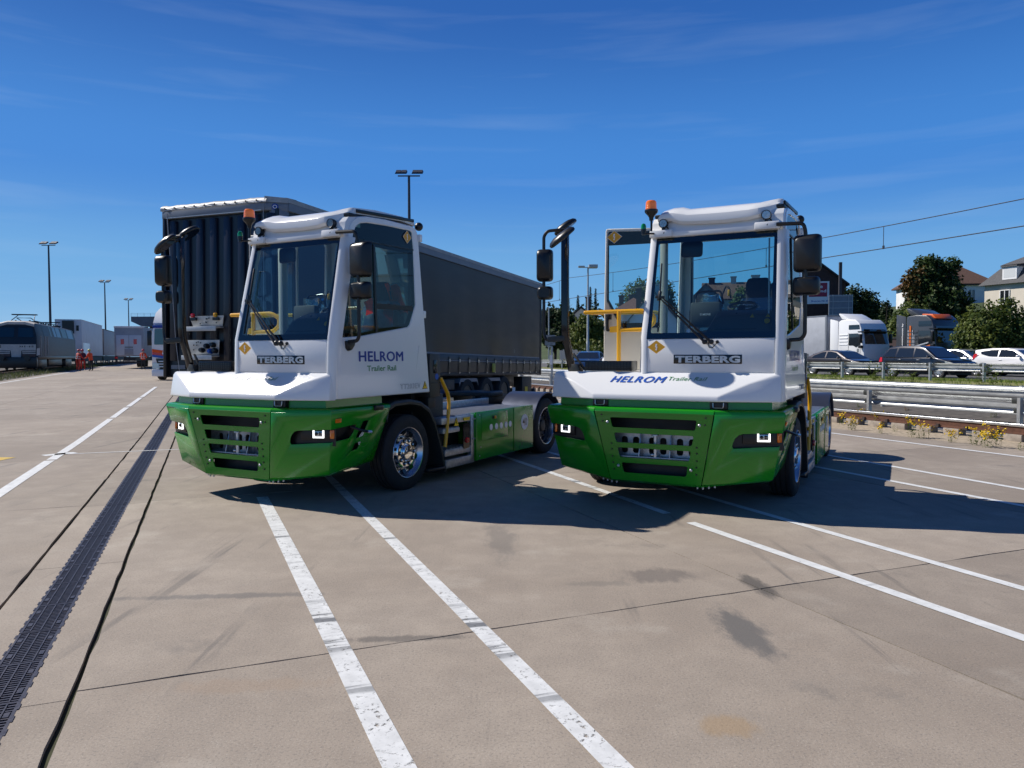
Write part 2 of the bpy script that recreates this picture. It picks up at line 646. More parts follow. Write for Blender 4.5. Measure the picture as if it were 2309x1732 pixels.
def wheel(root, x, y, z, side, rad, wid, front, name='wheel'):
    """side +1: outer face looks to +x"""
    ax = (side, 0, 0)
    w_ = MB()
    h = wid / 2
    prof = [(0.292, -h * .86), (0.30, -h * .93), (rad * .80, -h), (rad * .93, -h * .93), (rad * .985, -h * .80), (rad, -h * .72)]
    for g in (-.42, 0, .42):
        prof += [(rad, h * (g - .05)), (rad - .012, h * (g - .04)), (rad - .012, h * (g + .04)), (rad, h * (g + .05))]
    prof += [(rad, h * .72), (rad * .985, h * .80), (rad * .93, h * .93), (rad * .80, h), (0.30, h * .93), (0.292, h * .86)]
    w_.lathe(prof, (x, y, z), ax, 48, cap=False)
    tyre = w_.build(name, M['rubber'], root, angle=28)
    r_ = MB()
    if front:
        r_.lathe([(.290, -h * .7), (.298, h * .84), (.304, h * .92), (.300, h * .97), (.292, h * .95), (.284, h * .80), (.262, h * .62), (.248, h * .34), (.205, h * .20), (.185, h * .24), (.180, h * .3)], (x, y, z), ax, 48, cap=True)
        r_.build('rim', M['rim'], tyre, angle=40)
        hb = MB()
        for k in range(10):
            a = 2 * math.pi * (k + .5) / 10
            c = V((x + side * h * .40, y + .236 * math.cos(a), z + .236 * math.sin(a)))
            n_ = V((side * .9, -math.cos(a) * .35, -math.sin(a) * .35))
            hb.lathe([(.033, -.035), (.033, .012)], c, n_, 12)
        hb.build('vent_hole', M['blackgloss'], tyre)
        c_ = MB()
        c_.lathe([(.180, h * .2), (.182, h * .62), (.172, h * .72), (.112, h * .74), (.098, h * .70), (.094, h * .84), (.082, h * .93), (0.03, h * .97)], (x, y, z), ax, 40)
        c_.build('hub_cover', M['chrome'], tyre, angle=30)
        nb = MB()
        for k in range(10):
            a = 2 * math.pi * k / 10
            nb.lathe([(.026, 0), (.027, .004), (.020, .006), (.016, .002)], (x + side * h * .735, y + .140 * math.cos(a), z + .140 * math.sin(a)), ax, 14)
        nb.build('wheel_nut', M['blackgloss'], tyre)
        nb = MB()
        for k in range(10):
            a = 2 * math.pi * k / 10
            nb.lathe([(.0145, 0), (.0125, .02), (.006, .024)], (x + side * h * .735, y + .140 * math.cos(a), z + .140 * math.sin(a)), ax, 10)
        nb.build('nut_cap', M['chrome'], tyre)
        b_ = MB()
        b_.box(-.085, .085, 0, .003, -.016, .016)
        o = b_.build('hub_bar', M['grey_print'], tyre)
        o.location = (x + side * h * .955, y, z)
        o.rotation_euler = (R(16), 0, R(90))
    else:
        r_.lathe([(.290, -h * .7), (.298, h * .84), (.304, h * .92), (.300, h * .97), (.290, h * .95), (.280, h * .70), (.268, -h * .1), (.262, -h * .5)], (x, y, z), ax, 48, cap=False)
        r_.build('rim', M['rim'], tyre, angle=40)
        d_ = MB()
        d_.lathe([(.275, -h * .55), (.235, -h * .15), (.17, -h * .05), (.15, h * .12), (.10, h * .16), (.085, h * .44), (.05, h * .5)], (x, y, z), ax, 32)
        for k in range(10):
            a = 2 * math.pi * k / 10
            d_.lathe([(.017, -.01), (.015, .04)], (x + side * h * .05, y + .168 * math.cos(a), z + .168 * math.sin(a)), ax, 8)
        d_.build('wheel_disc', M['darkgrey'], tyre)
    return tyre


def make_tractor():
    T = empty('terminal_tractor')
    # ---- chassis
    c = MB()
    c.box(-.46, -.36, -1.28, 4.55, .50, .80).box(.36, .46, -1.28, 4.55, .50, .80)
    for y in (-1.2, -.2, 1.0, 2.4, 4.4):
        c.box(-.36, .36, y - .06, y + .06, .56, .74)
    c.box(-.95, .95, -.07, .07, .40, .52).box(-.95, .95, 3.72, 3.88, .36, .55)
    c.box(-1.0, 1.0, -1.27, -.55, .40, 1.03)
    c.box(-1.05, 1.05, .52, 1.0, .62, 1.10)
    c.box(-1.15, .98, 1.0, 3.15, .30, .66)
    c.lathe([(.16, -.2), (.22, -.1), (.22, .1), (.16, .2)], (0, 3.8, .46), (1, 0, 0), 16)
    c.box(-.50, .50, -1.375, -1.35, .29, .495).box(-.56, .56, -1.375, -1.35, .81, 1.0)
    c.build('chassis', M['chassis'], T, .008)
    # ---- green front
    gf = lambda x, z: V((x, -1.603 + (1.012 - z) * .146, z))
    outer = rpoly([(-.622, 1.012), (.622, 1.012), (.478, .283), (-.478, .283)], .008, 2)
    holes = [rpoly(h, .022, 4) for h in (
        [(-.455, .949), (.455, .949), (.435, .845), (-.435, .845)], [(-.420, .788), (.420, .788), (.398, .686), (-.398, .686)],
        [(-.387, .632), (.387, .632), (.366, .527), (-.366, .527)], [(-.351, .472), (.351, .472), (.331, .365), (-.331, .365)])]
    gp = plate('grille_panel', outer, holes, gf, .012, M['green'], T, .0025)
    bl = MB()
    for sx in (-1, 1):
        for x, z in ((.482, .90), (.383, .437)):
            bl.lathe([(.016, -.002), (.015, .007), (.007, .013)], gf(sx * x, z) + V((0, -.006, 0)), (0, -1, 0), 12)
    bl.build('bolt', M['galv'], gp)
    rv = MB()
    for sx in (-1, 1):
        for x, z in ((.545, .975), (.535, .905), (.448, .672), (.447, .612), (.444, .535), (.438, .468), (.436, .395)):
            rv.lathe([(.0095, -.002), (.008, .0035), (.004, .002)], gf(sx * x, z) + V((0, -.006, 0)), (0, -1, 0), 8)
    rv.build('rivet', M['chassis'], gp)
    # tow beam behind the slots
    tb = lambda x, z: V((x, -1.39, z))
    hl = [rpoly([(x - .034, .56), (x + .034, .56), (x + .034, .735), (x - .034, .735)], .034, 5) for x in (-.36, -.235, -.06, .06, .235, .36)]
    tow = plate('tow_beam', [(-.52, .50), (.52, .50), (.52, .80), (-.52, .80)], hl, tb, .012, M['galv'], T, 0)
    s_ = MB()
    s_.box(-.50, .50, -1.50, -1.385, .528, .542)
    for x in (-.17, .155):
        s_.prism([(-1.50, .543), (-1.385, .543), (-1.385, .80), (-1.43, .80)], 0, x - .006, x + .006)
    s_.build('tow_shelf', M['galv'], tow, .003)
    p_ = MB()
    p_.cyl((0, -1.475, .50), .020, .27, (0, 0, 1), 14).lathe([(.042, 0), (.042, .012), (.03, .03)], (0, -1.475, .765), (0, 0, 1), 14)
    p_.ball((-.03, -1.488, .565), .02)
    p_.build('tow_pin', M['alu'], tow)
    # wings, sides
    for sx in (-1, 1):
        X = lambda p: V((p[0] * sx, p[1], p[2]))
        wf = bilin(X((.632, -1.600, 1.012)), X((1.262, -1.404, 1.016)), X((1.134, -1.290, .362)), X((.488, -1.498, .283)))
        notch = [(1, .275), (.46, .275), (.40, .29), (.355, .34), (.335, .40), (.335, .46), (.36, .485), (1, .485)]
        plate('bumper_wing', [(0, 0), (1, 0)] + notch + [(1, 1), (0, 1)], [], wf, .010, M['green'], T, .002, 50)
        sf = bilin(X((1.265, -1.400, 1.016)), X((1.268, -.425, 1.016)), X((1.150, -.585, .435)), X((1.137, -1.286, .362)))
        hs_ = [rpoly([(.555, .21), (.665, .20), (.60, .48), (.47, .50)], .02, 3), rpoly([(.47, .585), (.585, .575), (.545, .70), (.425, .715)], .02, 3)]
        sn = [(0, .485), (.34, .475), (.40, .40), (.445, .26), (.43, .245), (.1, .27), (0, .275)]
        plate('bumper_side', [(0, 0), (1, 0), (1, 1), (0, 1)] + sn, hs_, sf, .010, M['green'], T, .002, 50)
        # lamp recess
        hb = MB()
        hb.poly([X((.70, -1.44, .86)), X((1.235, -1.30, .86)), X((1.235, -1.30, .66)), X((.70, -1.44, .66))])
        hb.poly([X((1.185, -1.27, .88)), X((1.185, -.72, .88)), X((1.12, -.72, .58)), X((1.12, -1.27, .58))])
        hb.build('lamp_recess', M['black'], T)
        # headlamp
        cx, cy = 1.052 * sx, -1.345
        a = R(18) * sx
        ux, nn = V((math.cos(a), math.sin(a), 0)), V((math.sin(a), -math.cos(a), 0))
        hd = MB()
        rot = Matrix((ux, -nn, V((0, 0, 1)))).transposed()

        def LB(mb, x0, x1, y0, y1, z0, z1):
            n0 = len(mb.v)
            mb.box(x0, x1, y0, y1, z0, z1)
            for i in range(n0, len(mb.v)):
                mb.v[i] = V((cx, cy, .785)) + rot @ mb.v[i]
        LB(hd, -.20, .125, -.015, .10, -.066, .062)
        hl_ = hd.build('headlamp', M['black'], T, .006)
        ln = MB()
        LB(ln, -.054, .054, -.024, -.012, -.033, .033)
        ln.build('lamp_glass', M['lens'], hl_, .01)
        pr = MB()
        for px, pz, rr in ((-.022, .004, .017), (.014, .012, .010), (.03, .012, .008), (.014, -.008, .008), (.03, -.008, .008)):
            pr.lathe([(rr, 0), (rr, .006), (rr * .6, .010)], V((cx, cy, .785)) + rot @ V((px, -.024, pz)), nn, 12)
        pr.build('lamp_projector', M['blackgloss'], hl_)
        dr = MB()
        LB(dr, -.062, -.046, -.030, -.014, -.042, .040)
        LB(dr, .046, .062, -.030, -.014, -.042, .040)
        LB(dr, -.046, .046, -.030, -.014, -.042, -.028)
        dr.build('daytime_running_light', M['drl'], hl_, .003)
        am = MB()
        am.box(-.022, .022, -.014, .01, -.045, .045)
        o = am.build('turn_signal', M['amber'], T, .006)
        o.location = X((1.198, -1.315, .783))
        o.rotation_euler = (0, 0, R(55) * sx)
        mk = MB()
        mk.box(-.006, .006, -.042, .042, -.022, .022)
        o = mk.build('side_marker', M['amber'], T, .004)
        o.location = X((1.259, -1.285, .925))
        o.rotation_euler = (0, R(8) * sx, 0)
        # whisker lamp on a rubber stalk
        wl = MB()
        wl.tube(smooth_path([X((1.19, -1.02, .84)), X((1.27, -.95, .80)), X((1.31, -.86, .775))], .04), .014, 8)
        wk = wl.build('marker_stalk', M['black'], T)
        ml = MB()
        ml.lathe([(.014, 0), (.018, .02), (.018, .05), (.008, .06)], X((1.30, -.875, .778)), X((.5, .85, -.1)), 10)
        ml.build('marker_lamp', M['lens'], wk)
        # handle recess on the flange
        hh = MB()
        hh.box(-.05, .05, -.075, .075, -.03, .025)
        o = hh.build('step_recess', M['black'], T, .012)
        o.location = X((1.243, -.64, 1.025))
    # round battery badge, vehicle's left side
    bd = MB()
    nrm = V((.98, 0, -.2))
    bd.lathe([(.098, 0), (.098, .004)], (1.196, -.80, .687), (1, 0, -.20), 32)
    bo = bd.build('battery_badge', M['stickerwhite'], T)
    bt = MB()
    mp_ = lambda a, b: V((1.202 + b * .2, -.80 + a, .687 + b))
    for x0, x1, y0, y1 in ((-.062, .062, .032, .038), (-.062, .062, -.038, -.032), (-.062, -.056, -.032, .032), (.056, .062, -.032, .032), (-.072, -.062, -.014, .014), (-.046, -.028, -.024, .024), (-.020, -.002, -.024, .024), (.006, .024, -.024, .024), (.032, .048, -.024, .024)):
        bt.poly([mp_(x0, y0), mp_(x1, y0), mp_(x1, y1), mp_(x0, y1)])
    bt.poly([mp_(.089 * math.cos(t * math.pi / 20), .089 * math.sin(t * math.pi / 20)) for t in range(40)] + [mp_(.084 * math.cos(t * math.pi / 20), .084 * math.sin(t * math.pi / 20)) for t in range(40, -1, -1)])
    bt.build('battery_symbol', M['green_text'], bo, smooth=False)
    # top flange and neck: three pieces
    def flange(path):
        P = [V(p) for p in path]

        def off(d, z):
            o_ = []
            for i, p in enumerate(P):
                t = (P[min(i + 1, len(P) - 1)] - P[max(i - 1, 0)])
                t.z = 0
                t.normalize()
                n_ = V((-t.y, t.x, 0))
                if 0 < i < len(P) - 1:
                    a_, b_ = (P[i] - P[i - 1]).normalized(), (P[i + 1] - P[i]).normalized()
                    n_ = n_ / max(.5, math.sqrt((1 + a_.dot(b_)) / 2))
                o_.append(V((p.x, p.y, z)) + n_ * d)
            return o_
        mb = MB()
        mb.loops([off(.0, 1.010), off(.003, 1.026), off(.012, 1.042), off(.03, 1.052), off(.075, 1.058), off(.12, 1.058), off(.122, 1.075), off(.126, 1.15)], False, False, False)
        return mb.build('bumper_top', M['green'], T, angle=25)
    flange([(-.623, -1.602, 1.01), (.623, -1.602, 1.01)])
    flange([(.631, -1.6, 1.01), (1.264, -1.403, 1.01), (1.268, -.42, 1.01)])
    flange([(-1.268, -.42, 1.01), (-1.264, -1.403, 1.01), (-.631, -1.6, 1.01)])
    # lower lip
    lp = MB()
    pts = [(-1.150, -.585, .435), (-1.136, -1.288, .362), (-.484, -1.498, .283), (.484, -1.498, .283), (1.136, -1.288, .362), (1.150, -.585, .435)]
    l0 = [V(p) for p in pts]
    l1 = [V((p[0] * .975, p[1] + .035, p[2] - .022)) for p in pts]
    l2 = [V((p[0] * .90, p[1] + .12, p[2] - .03)) for p in pts]
    lp.loops([l0, l1, l2], False, False, False)
    lip = lp.build('bumper_lip', M['green'], T, angle=20)
    lb_ = MB()
    for sx in (-1, 1):
        for k in range(4):
            lb_.lathe([(.010, -.022), (.010, .006)], (sx * (.43 + k * .055), -1.44 + max(0, k - 1) * .02, .262 + max(0, k - 1) * .008), (0, 0, 1), 8)
    lb_.build('lip_bolt', M['galv'], lip)
    # latches under the hood lip
    for x in (-.60, .645):
        lt = MB()
        lt.box(x - .085, x + .085, -1.50, -1.44, 1.06, 1.135)
        lo = lt.build('hood_latch', M['black'], T, .004)
        lw = MB()
        lw.tube(smooth_path([(x - .052, -1.51, 1.125), (x - .050, -1.515, 1.072), (x + .050, -1.515, 1.072), (x + .052, -1.51, 1.125)], .02), .006, 6)
        lw.build('latch_bar', M['alu'], lo)

    # ---- white hood
    hd = MB()
    C = {}
    for s_ in (-1, 1):
        C[s_] = dict(c1=V((s_ * .655, -1.566, 1.188)), c0=V((s_ * .655, -1.571, 1.134)), k0=V((s_ * 1.218, -1.385, 1.135)), k1=V((s_ * 1.212, -1.352, 1.385)), t=V((s_ * 1.195, -1.318, 1.418)),
                     r=V((s_ * .93, -1.452, 1.318)), b0=V((s_ * 1.236, -1.30, 1.135)), e0=V((s_ * 1.225, .30, 1.135)), e1=V((s_ * 1.205, .30, 1.418)))
    l, r = C[-1], C[1]
    hd.poly([l['c1'], l['c0'], r['c0'], r['c1']])
    t2 = V((.62, -1.310, 1.420))
    t1 = V((-.62, -1.310, 1.420))
    hd.poly([l['c1'], r['c1'], t2, t1])
    hd.poly([r['c1'], r['r'], t2])
    hd.poly([r['r'], r['t'], t2])
    hd.poly([l['r'], l['c1'], t1])
    hd.poly([l['t'], l['r'], t1])
    hd.poly([r['c1'], r['c0'], r['k0'], r['r']])
    hd.poly([r['r'], r['k0'], r['k1'], r['t']])
    hd.poly([l['c1'], l['r'], l['k0'], l['c0']])
    hd.poly([l['r'], l['t'], l['k1'], l['k0']])
    # top deck of the hood and its left flank
    hd.poly([l['t'], t1, t2, r['t'], V((1.195, -1.2, 1.42)), V((-.2, -1.2, 1.42)), V((-.2, .30, 1.42)), l['e1']])
    hd.poly([l['k1'], l['t'], l['e1'], l['e0'], l['k0']])
    hd.poly([l['e0'], l['e1'], V((-.2, .30, 1.42)), V((-.2, .30, 1.135))])
    hd.poly([r['k0'], r['b0'], V((1.195, -1.2, 1.42)), r['t'], r['k1']])
    hd.poly([l['c0'], l['k0'], l['e0'], V((-.2, .30, 1.135)), V((-.2, -1.2, 1.135)), r['b0'], r['k0'], r['c0']])
    hood = hd.build('hood', M['white'], T, .014, 3, angle=50, merge=True, bang=12)
    u0, vv = V((-.512, -1.4335, 1.3130)), V((.012, .0665, .0600))
    lettering('hood_lettering', 'HELROM', u0, (.590, 0, 0), vv, M['blue_text2'], hood, bold=.0, shear=.25, spacing=1.12)
    lettering('hood_lettering', 'Trailer Rail', V((.110, -1.408, 1.336)), (.392, 0, 0), V((.006, .042, .0375)), M['green_text'], hood, bold=.002, shear=.2, spacing=1.1)
    # groove pressed into the hood
    # ---- black step and the bar beside it
    st = MB()
    st.box(-.871, -.333, -1.262, -1.05, 1.426, 1.535)
    so_ = st.build('tread_step', M['black'], T, .008)
    tr = MB()
    for i in range(14):
        for j in range(4):
            x0, z0 = -.855 + i * .0365, 1.436 + j * .0235
            tr.box(x0, x0 + .024, -1.266, -1.26, z0, z0 + .015)
    tr.build('tread_stud', M['darkgrey'], so_)

    # ---- cab
    CX = 1.003
    cabx = lambda y, z: 1.245 - .030 * (z - 1.15)
    rear_y = lambda z: .408 - .078 * (z - 1.15)
    out = [(-1.285, 1.147), (rear_y(1.147), 1.147), (rear_y(2.1), 2.1), (rear_y(2.95), 2.95), (rear_y(3.06), 3.065), (.215, 3.125), (.16, 3.148), (-.36, 3.148), (-.70, 3.128), (-.86, 3.098), (-.955, 3.04), (-1.005, 2.95), (-1.03, 2.87), (-1.10, 2.55), (-1.18, 2.18), (-1.265, 1.78), (-1.283, 1.60)]
    gl = [(-1.205, 1.785), (-.865, 1.812), (-.007, 1.938), (.03, 1.965), (.158, 2.205), (.152, 2.9), (.135, 3.07), (.10, 3.085), (-.36, 3.075), (-.70, 3.055), (-.82, 3.03), (-.89, 2.985), (-.935, 2.90), (-1.02, 2.56), (-1.12, 2.10)]
    sp = plate('cab_side', out, [gl], lambda y, z: V((cabx(y, z), y, z)), .045, M['white'], T, .010, 40)
    opening = [(-1.16, 1.80), (-.66, 1.80), (-.66, 1.50), (.14, 1.50), (.14, 2.98), (.08, 3.07), (-.70, 3.055), (-.82, 3.03), (-.89, 2.985), (-.935, 2.90), (-1.02, 2.56)]
    plate('cab_side', out, [opening], lambda y, z: V((CX - cabx(y, z), y, z)), .045, M['white'], T, .010, 40)
    # black frit and glass of the left side
    fr = [(y * .97 - .014, (z - 2.45) * .955 + 2.45) for y, z in gl]
    frit = plate('window_frame', gl, [[(-1.165, 1.83), (-.865, 1.845), (-.04, 1.975), (.10, 2.22), (.10, 2.81), (-.935, 2.81)]], lambda y, z: V((cabx(y, z) - .012, y, z)), .006, M['blackgloss'], T)
    plate('window_pane', gl, [], lambda y, z: V((cabx(y, z) - .007, y, z)), 0, M['sideglass'], frit)
    wb = MB()
    wb.bar((cabx(0, 2.85) - .004, -1.0, 2.848), (cabx(0, 2.85) - .004, .15, 2.862), .012, .016)
    wb.bar((cabx(0, 2.0) - .012, -.60, 1.86), (cabx(0, 2.8) - .012, -.60, 2.83), .03, .035)
    wb.bar((cabx(0, 2.15) - .012, -.60, 2.15), (cabx(0, 2.15) - .012, .10, 2.16), .03, .06)
    wb.build('window_bar', M['black'], frit)
    bolt_sticker(T, (cabx(0, 3.0) + .001, .030, 3.000), .085, .078, (0, 1, 0), (0, 0, 1))
    # rear wall with its window
    rw = plate('rear_wall', [(-.225, 1.15), (1.228, 1.15), (1.185, 3.10), (-.182, 3.10)], [rpoly([(-.10, 1.62), (1.10, 1.62), (1.07, 2.98), (-.07, 2.98)], .05)], lambda x, z: V((x, rear_y(z) - .02, z)), .04, M['white'], T, .006)
    rg = MB()
    rg.poly([(-.12, rear_y(1.6) - .03, 1.6), (1.12, rear_y(1.6) - .03, 1.6), (1.10, rear_y(3) - .03, 3.0), (-.10, rear_y(3) - .03, 3.0)])
    rg.build('rear_window', M['glass'], rw)
    # A pillars
    for s_ in (0, 1):
        m_ = (lambda p: V(p)) if s_ else (lambda p: V((CX - p[0], p[1], p[2])))
        secs = []
        for z, yo, xo in ((1.147, -.012, .004), (1.424, -.006, 0.0), (1.60, .0, 0.0), (1.776, .006, 0.0), (2.3, .127, -.0125), (2.86, .256, -.027)):
            secs.append([m_(q) for q in ((1.142 + xo, -1.300 + yo, z), (1.150 + xo, -1.325 + yo, z), (1.178 + xo, -1.330 + yo, z), (1.208 + xo, -1.316 + yo, z), (1.226 + xo, -1.285 + yo, z), (1.236 + xo, -1.250 + yo, z), (1.238 + xo * .7, -1.195 + yo, z), (1.19 + xo, -1.19 + yo, z), (1.15 + xo, -1.24 + yo, z))])
        ap = MB().loops(secs).build('cab_pillar', M['white'], T, angle=50, merge=True)
    # front panel, scuttle
    fp = MB()
    fp.prism(rpoly([(-.140, 1.426), (1.143, 1.426), (1.143, 1.764), (-.140, 1.764)], .015), 1, -1.318, -1.27)
    fp.build('front_panel', M['white'], T, .006, 2)
    ff = MB()
    ff.box(-.17, 1.17, -1.308, -1.20, 1.145, 1.775)
    ff.build('front_wall', M['white'], T)
    bdg = MB()
    bdg.box(.143, .835, -1.324, -1.315, 1.508, 1.601)
    bo = bdg.build('name_plate', M['blackgloss'], T, .004)
    lettering('name_letters', 'TERBERG', (.160, -1.3255, 1.519), (.658, 0, 0), (0, 0, .071), M['silver_text'], bo, bold=.045, spacing=1.06)
    bolt_sticker(T, (-.041, -1.3185, 1.682), .097, .070, (1, 0, 0), (0, 0, 1), False)
    # windscreen
    wsf = bilin((-.135, -1.058, 2.862), (1.137, -1.058, 2.862), (1.152, -1.318, 1.768), (-.150, -1.318, 1.768))
    ws_f = plate('windscreen_frame', [(0, 0), (1, 0), (1, 1), (0, 1)], [rpoly([(.035, .062), (.965, .062), (.968, .945), (.032, .945)], .015)], wsf, .004, M['blackgloss'], T)
    g_ = MB()
    g_.poly([wsf(.0, .0) + V((0, -.004, 0)), wsf(1, 0) + V((0, -.004, 0)), wsf(1, 1) + V((0, -.004, 0)), wsf(0, 1) + V((0, -.004, 0))])
    g_.build('windscreen', M['glass'], ws_f)
    # header with folded lip
    hdp = [(-1.058, 2.852), (-1.085, 2.862), (-1.086, 2.915), (-1.055, 2.955), (-1.045, 3.02), (-1.0, 3.075), (-.80, 3.11), (-.80, 2.95), (-1.0, 2.86)]
    hm = MB()
    hm.prism(hdp, 0, -.175, 1.178)
    hm.build('roof_header', M['white'], T, .010, 2)
    for x0, x1 in ((-.185, .06), (.905, 1.15)):
        lb2 = MB()
        lb2.box(x0, x1, -1.125, -1.06, 2.858, 2.935)
        lb2.build('lamp_bracket', M['white'], T, .012, 2)
    # roof cap
    xs = [-.10, -.07, .04, .14, .22, .40, .62, .84, .94, 1.03, 1.10, 1.145]
    ztop = [3.065, 3.15, 3.175, 3.175, 3.15, 3.150, 3.150, 3.150, 3.150, 3.17, 3.185, 3.185]
    zlip = [3.03, 3.02, 3.025, 2.985, 2.975, 2.965, 2.96, 2.968, 2.985, 3.01, 3.05, 3.10]
    secs = []
    for x, zt, zl in zip(xs, ztop, zlip):
        e = max(0, (x - .95)) * .9
        secs.append([(x, -1.085 + e, zl), (x, -1.112 + e, zl + .03), (x, -1.108 + e, (zl + zt) / 2 + .01), (x, -1.06 + e, zt - .03), (x, -.96 + e * .5, zt + .01), (x, -.5, zt + .045), (x, -.0, zt + .055), (x, .24, zt + .03), (x, .25, zt - .02), (x, -.0, zt - .0), (x, -.9 + e * .4, zt - .05)])
    roof = MB().loops(secs).build('roof_cap', M['white'], T, .008, 2, angle=60)
    rf = MB()
    rf.box(-.17, 1.175, -.98, .22, 3.085, 3.125)
    rf.build('roof_panel', M['black'], T, .01)
    ra = MB()
    ra.bar((1.155, -.84, 3.165), (1.15, .22, 3.225), .02, .035)
    ra.build('roof_edge', M['black'], T, .004)
    rl = MB()
    rl.ball((1.17, .30, 3.165), .052, sc=(1, 1, 1))
    rl.build('rear_work_lamp', M['black'], T)
    for z in (2.10, 3.02):
        hg = MB()
        hg.box(1.18, 1.22, rear_y(z) - .01, rear_y(z) + .045, z - .045, z + .045)
        hg.build('hinge', M['white'], T, .012)
    # work lamps
    for x in (1.017, -.040):
        lm = MB()
        lm.lathe([(.030, .06), (.046, .045), (.049, 0), (.047, -.012), (.040, -.008)], (x, -1.10, 3.005), (0, 1, 0), 24)
        lo = lm.build('work_lamp', M['black'], T)
        le = MB()
        le.cyl((x, -1.108, 3.005), .041, .006, (0, 1, 0), 20)
        le.build('lamp_glass', M['lens'], lo)
        br = MB()
        br.tube(smooth_path([(x, -1.06, 2.99), (x + .05, -1.05, 2.955), (x + .03, -1.115, 2.92), (x + .01, -1.125, 2.895)], .03), .006, 6)
        br.bar((x, -1.09, 2.93), (x, -1.09, 2.965), .03, .02, (0, 1, 0))
        br.build('lamp_cable', M['black'], lo)
    # beacon and green lamp
    bc = MB()
    bc.cyl((-.165, -1.112, 2.93), .012, .12).lathe([(.022, 0), (.024, .03), (.036, .05), (.068, .085), (.072, .10), (.070, .115)], (-.167, -1.112, 3.045), (0, 0, 1), 20)
    bo = bc.build('beacon', M['black'], T)
    bl = MB()
    bl.lathe([(.062, 0), (.061, .02), (.059, .024), (.060, .04), (.058, .044), (.059, .06), (.055, .085), (.045, .097), (.02, .102)], (-.171, -1.108, 3.160), (0, 0, 1), 22)
    bl.build('beacon_dome', M['beacon'], bo, angle=20)
    gl_ = MB()
    gl_.tube([(-.13, -1.13, 2.90), (-.225, -1.19, 2.90)], .009, 8).cyl((-.227, -1.192, 2.885), .022, .03).lathe([(.028, 0), (.028, .035)], (-.227, -1.192, 2.912), (0, 0, 1), 14)
    go = gl_.build('green_lamp', M['black'], T)
    gd = MB()
    gd.lathe([(.028, 0), (.028, .03), (.020, .052), (.006, .060)], (-.227, -1.192, 2.947), (0, 0, 1), 14)
    gd.build('green_dome', M['greenlens'], go)
    # side door lettering
    xx = cabx(0, 1.55) + .003
    lettering('door_lettering', 'HELROM', (xx, -.918, 1.536), (0, .788, 0), (-.003, 0, .109), M['blue_text'], T, bold=.0, spacing=1.06)
    lettering('door_lettering', 'Trailer Rail', (xx + .003, -.788, 1.427), (0, .522, 0), (-.003, 0, .062), M['green_text'], T, bold=.016)
    lettering('model_lettering', 'YT203EV', (cabx(0, 1.2) + .003, -.199, 1.206), (0, .404, 0), (-.001, 0, .062), M['grey_print'], T, outline=.012, spacing=1.15)
    warn_triangle(T, (cabx(0, 1.24) + .001, .302, 1.238), .10, (0, 1, 0), (0, 0, 1))
    ck = MB()
    ck.tube([(cabx(0, 1.5) - .001, -.03, 1.31), (cabx(0, 1.5) - .001, .13, 1.33), (cabx(0, 1.5) - .001, .12, 1.37), (cabx(0, 1.5) - .001, .20, 1.72)], .004, 6)
    ck.build('door_crease', M['white'], T)
    # wipers
    for a, b in (((.474, -1.352, 1.731), (-.026, -1.262, 2.204)), ((.537, -1.352, 1.731), (.0, -1.262, 2.21))):
        wp = MB()
        d = V(b) - V(a)
        wp.lathe([(.026, -.02), (.026, .012), (.015, .02)], V(a) + V((0, -.012, 0)), (0, -1, 0), 14)
        wp.tube([V(a) + V((0, -.025, 0)), V(a) + d * .25 + V((0, -.035, 0)), V(a) + d * .97 + V((0, -.024, 0))], [.014, .011, .007], 8)
        wp.build('wiper_arm', M['black'], T)
    wb = MB()
    wb.bar((-.018, -1.345, 1.84), (-.030, -1.178, 2.57), .014, .022)
    wb.bar((-.03, -1.285, 2.17), (-.018, -1.27, 2.27), .03, .03)
    wb.bar((-.065, -1.282, 2.212), (.03, -1.282, 2.20), .02, .03)
    wb.build('wiper_blade', M['black'], T, .003)
    wn = MB()
    wn.lathe([(.018, 0), (.016, .014), (.008, .018)], (.591, -1.318, 1.730), (0, -1, 0), 12)
    wn.tube(smooth_path([(.50, -1.322, 1.735), (.505, -1.325, 1.675), (.54, -1.325, 1.668), (.59, -1.325, 1.725)], .03), .004, 6)
    wn.build('washer_jet', M['black'], T)
    # ---- cab interior
    it = MB()
    it.box(-.19, 1.19, -1.26, .33, 1.30, 1.42)
    it.build('cab_floor', M['black'], T)
    ds = MB()
    ds.loops([[(x, y, z) for y, z in pr] for x, pr in (
        (-.16, [(-1.27, 1.45), (-1.26, 1.775), (-1.19, 1.80), (-1.02, 1.81), (-.92, 1.75), (-.92, 1.45)]),
        (.28, [(-1.27, 1.45), (-1.26, 1.785), (-1.19, 1.815), (-1.02, 1.83), (-.92, 1.76), (-.92, 1.45)]),
        (.44, [(-1.27, 1.45), (-1.26, 1.79), (-1.19, 1.83), (-1.02, 1.87), (-.90, 1.80), (-.88, 1.45)]),
        (.52, [(-1.27, 1.45), (-1.26, 1.80), (-1.18, 1.97), (-1.00, 2.05), (-.86, 1.98), (-.84, 1.45)]),
        (.60, [(-1.27, 1.45), (-1.26, 1.80), (-1.17, 2.00), (-.98, 2.07), (-.84, 2.00), (-.82, 1.45)]),
        (1.06, [(-1.27, 1.45), (-1.26, 1.80), (-1.17, 2.00), (-.98, 2.06), (-.84, 2.00), (-.82, 1.45)]),
        (1.16, [(-1.27, 1.45), (-1.26, 1.79), (-1.18, 1.90), (-.98, 1.93), (-.86, 1.88), (-.84, 1.45)]))])
    da = ds.build('dashboard', M['dash'], T, .012, 2, angle=40)
    dl = MB()
    dl.bar((.74, -1.20, 1.90), (.735, -1.10, 2.03), .010, .006)
    dl.bar((.545, -1.245, 1.86), (.96, -1.245, 1.86), .006, .006)
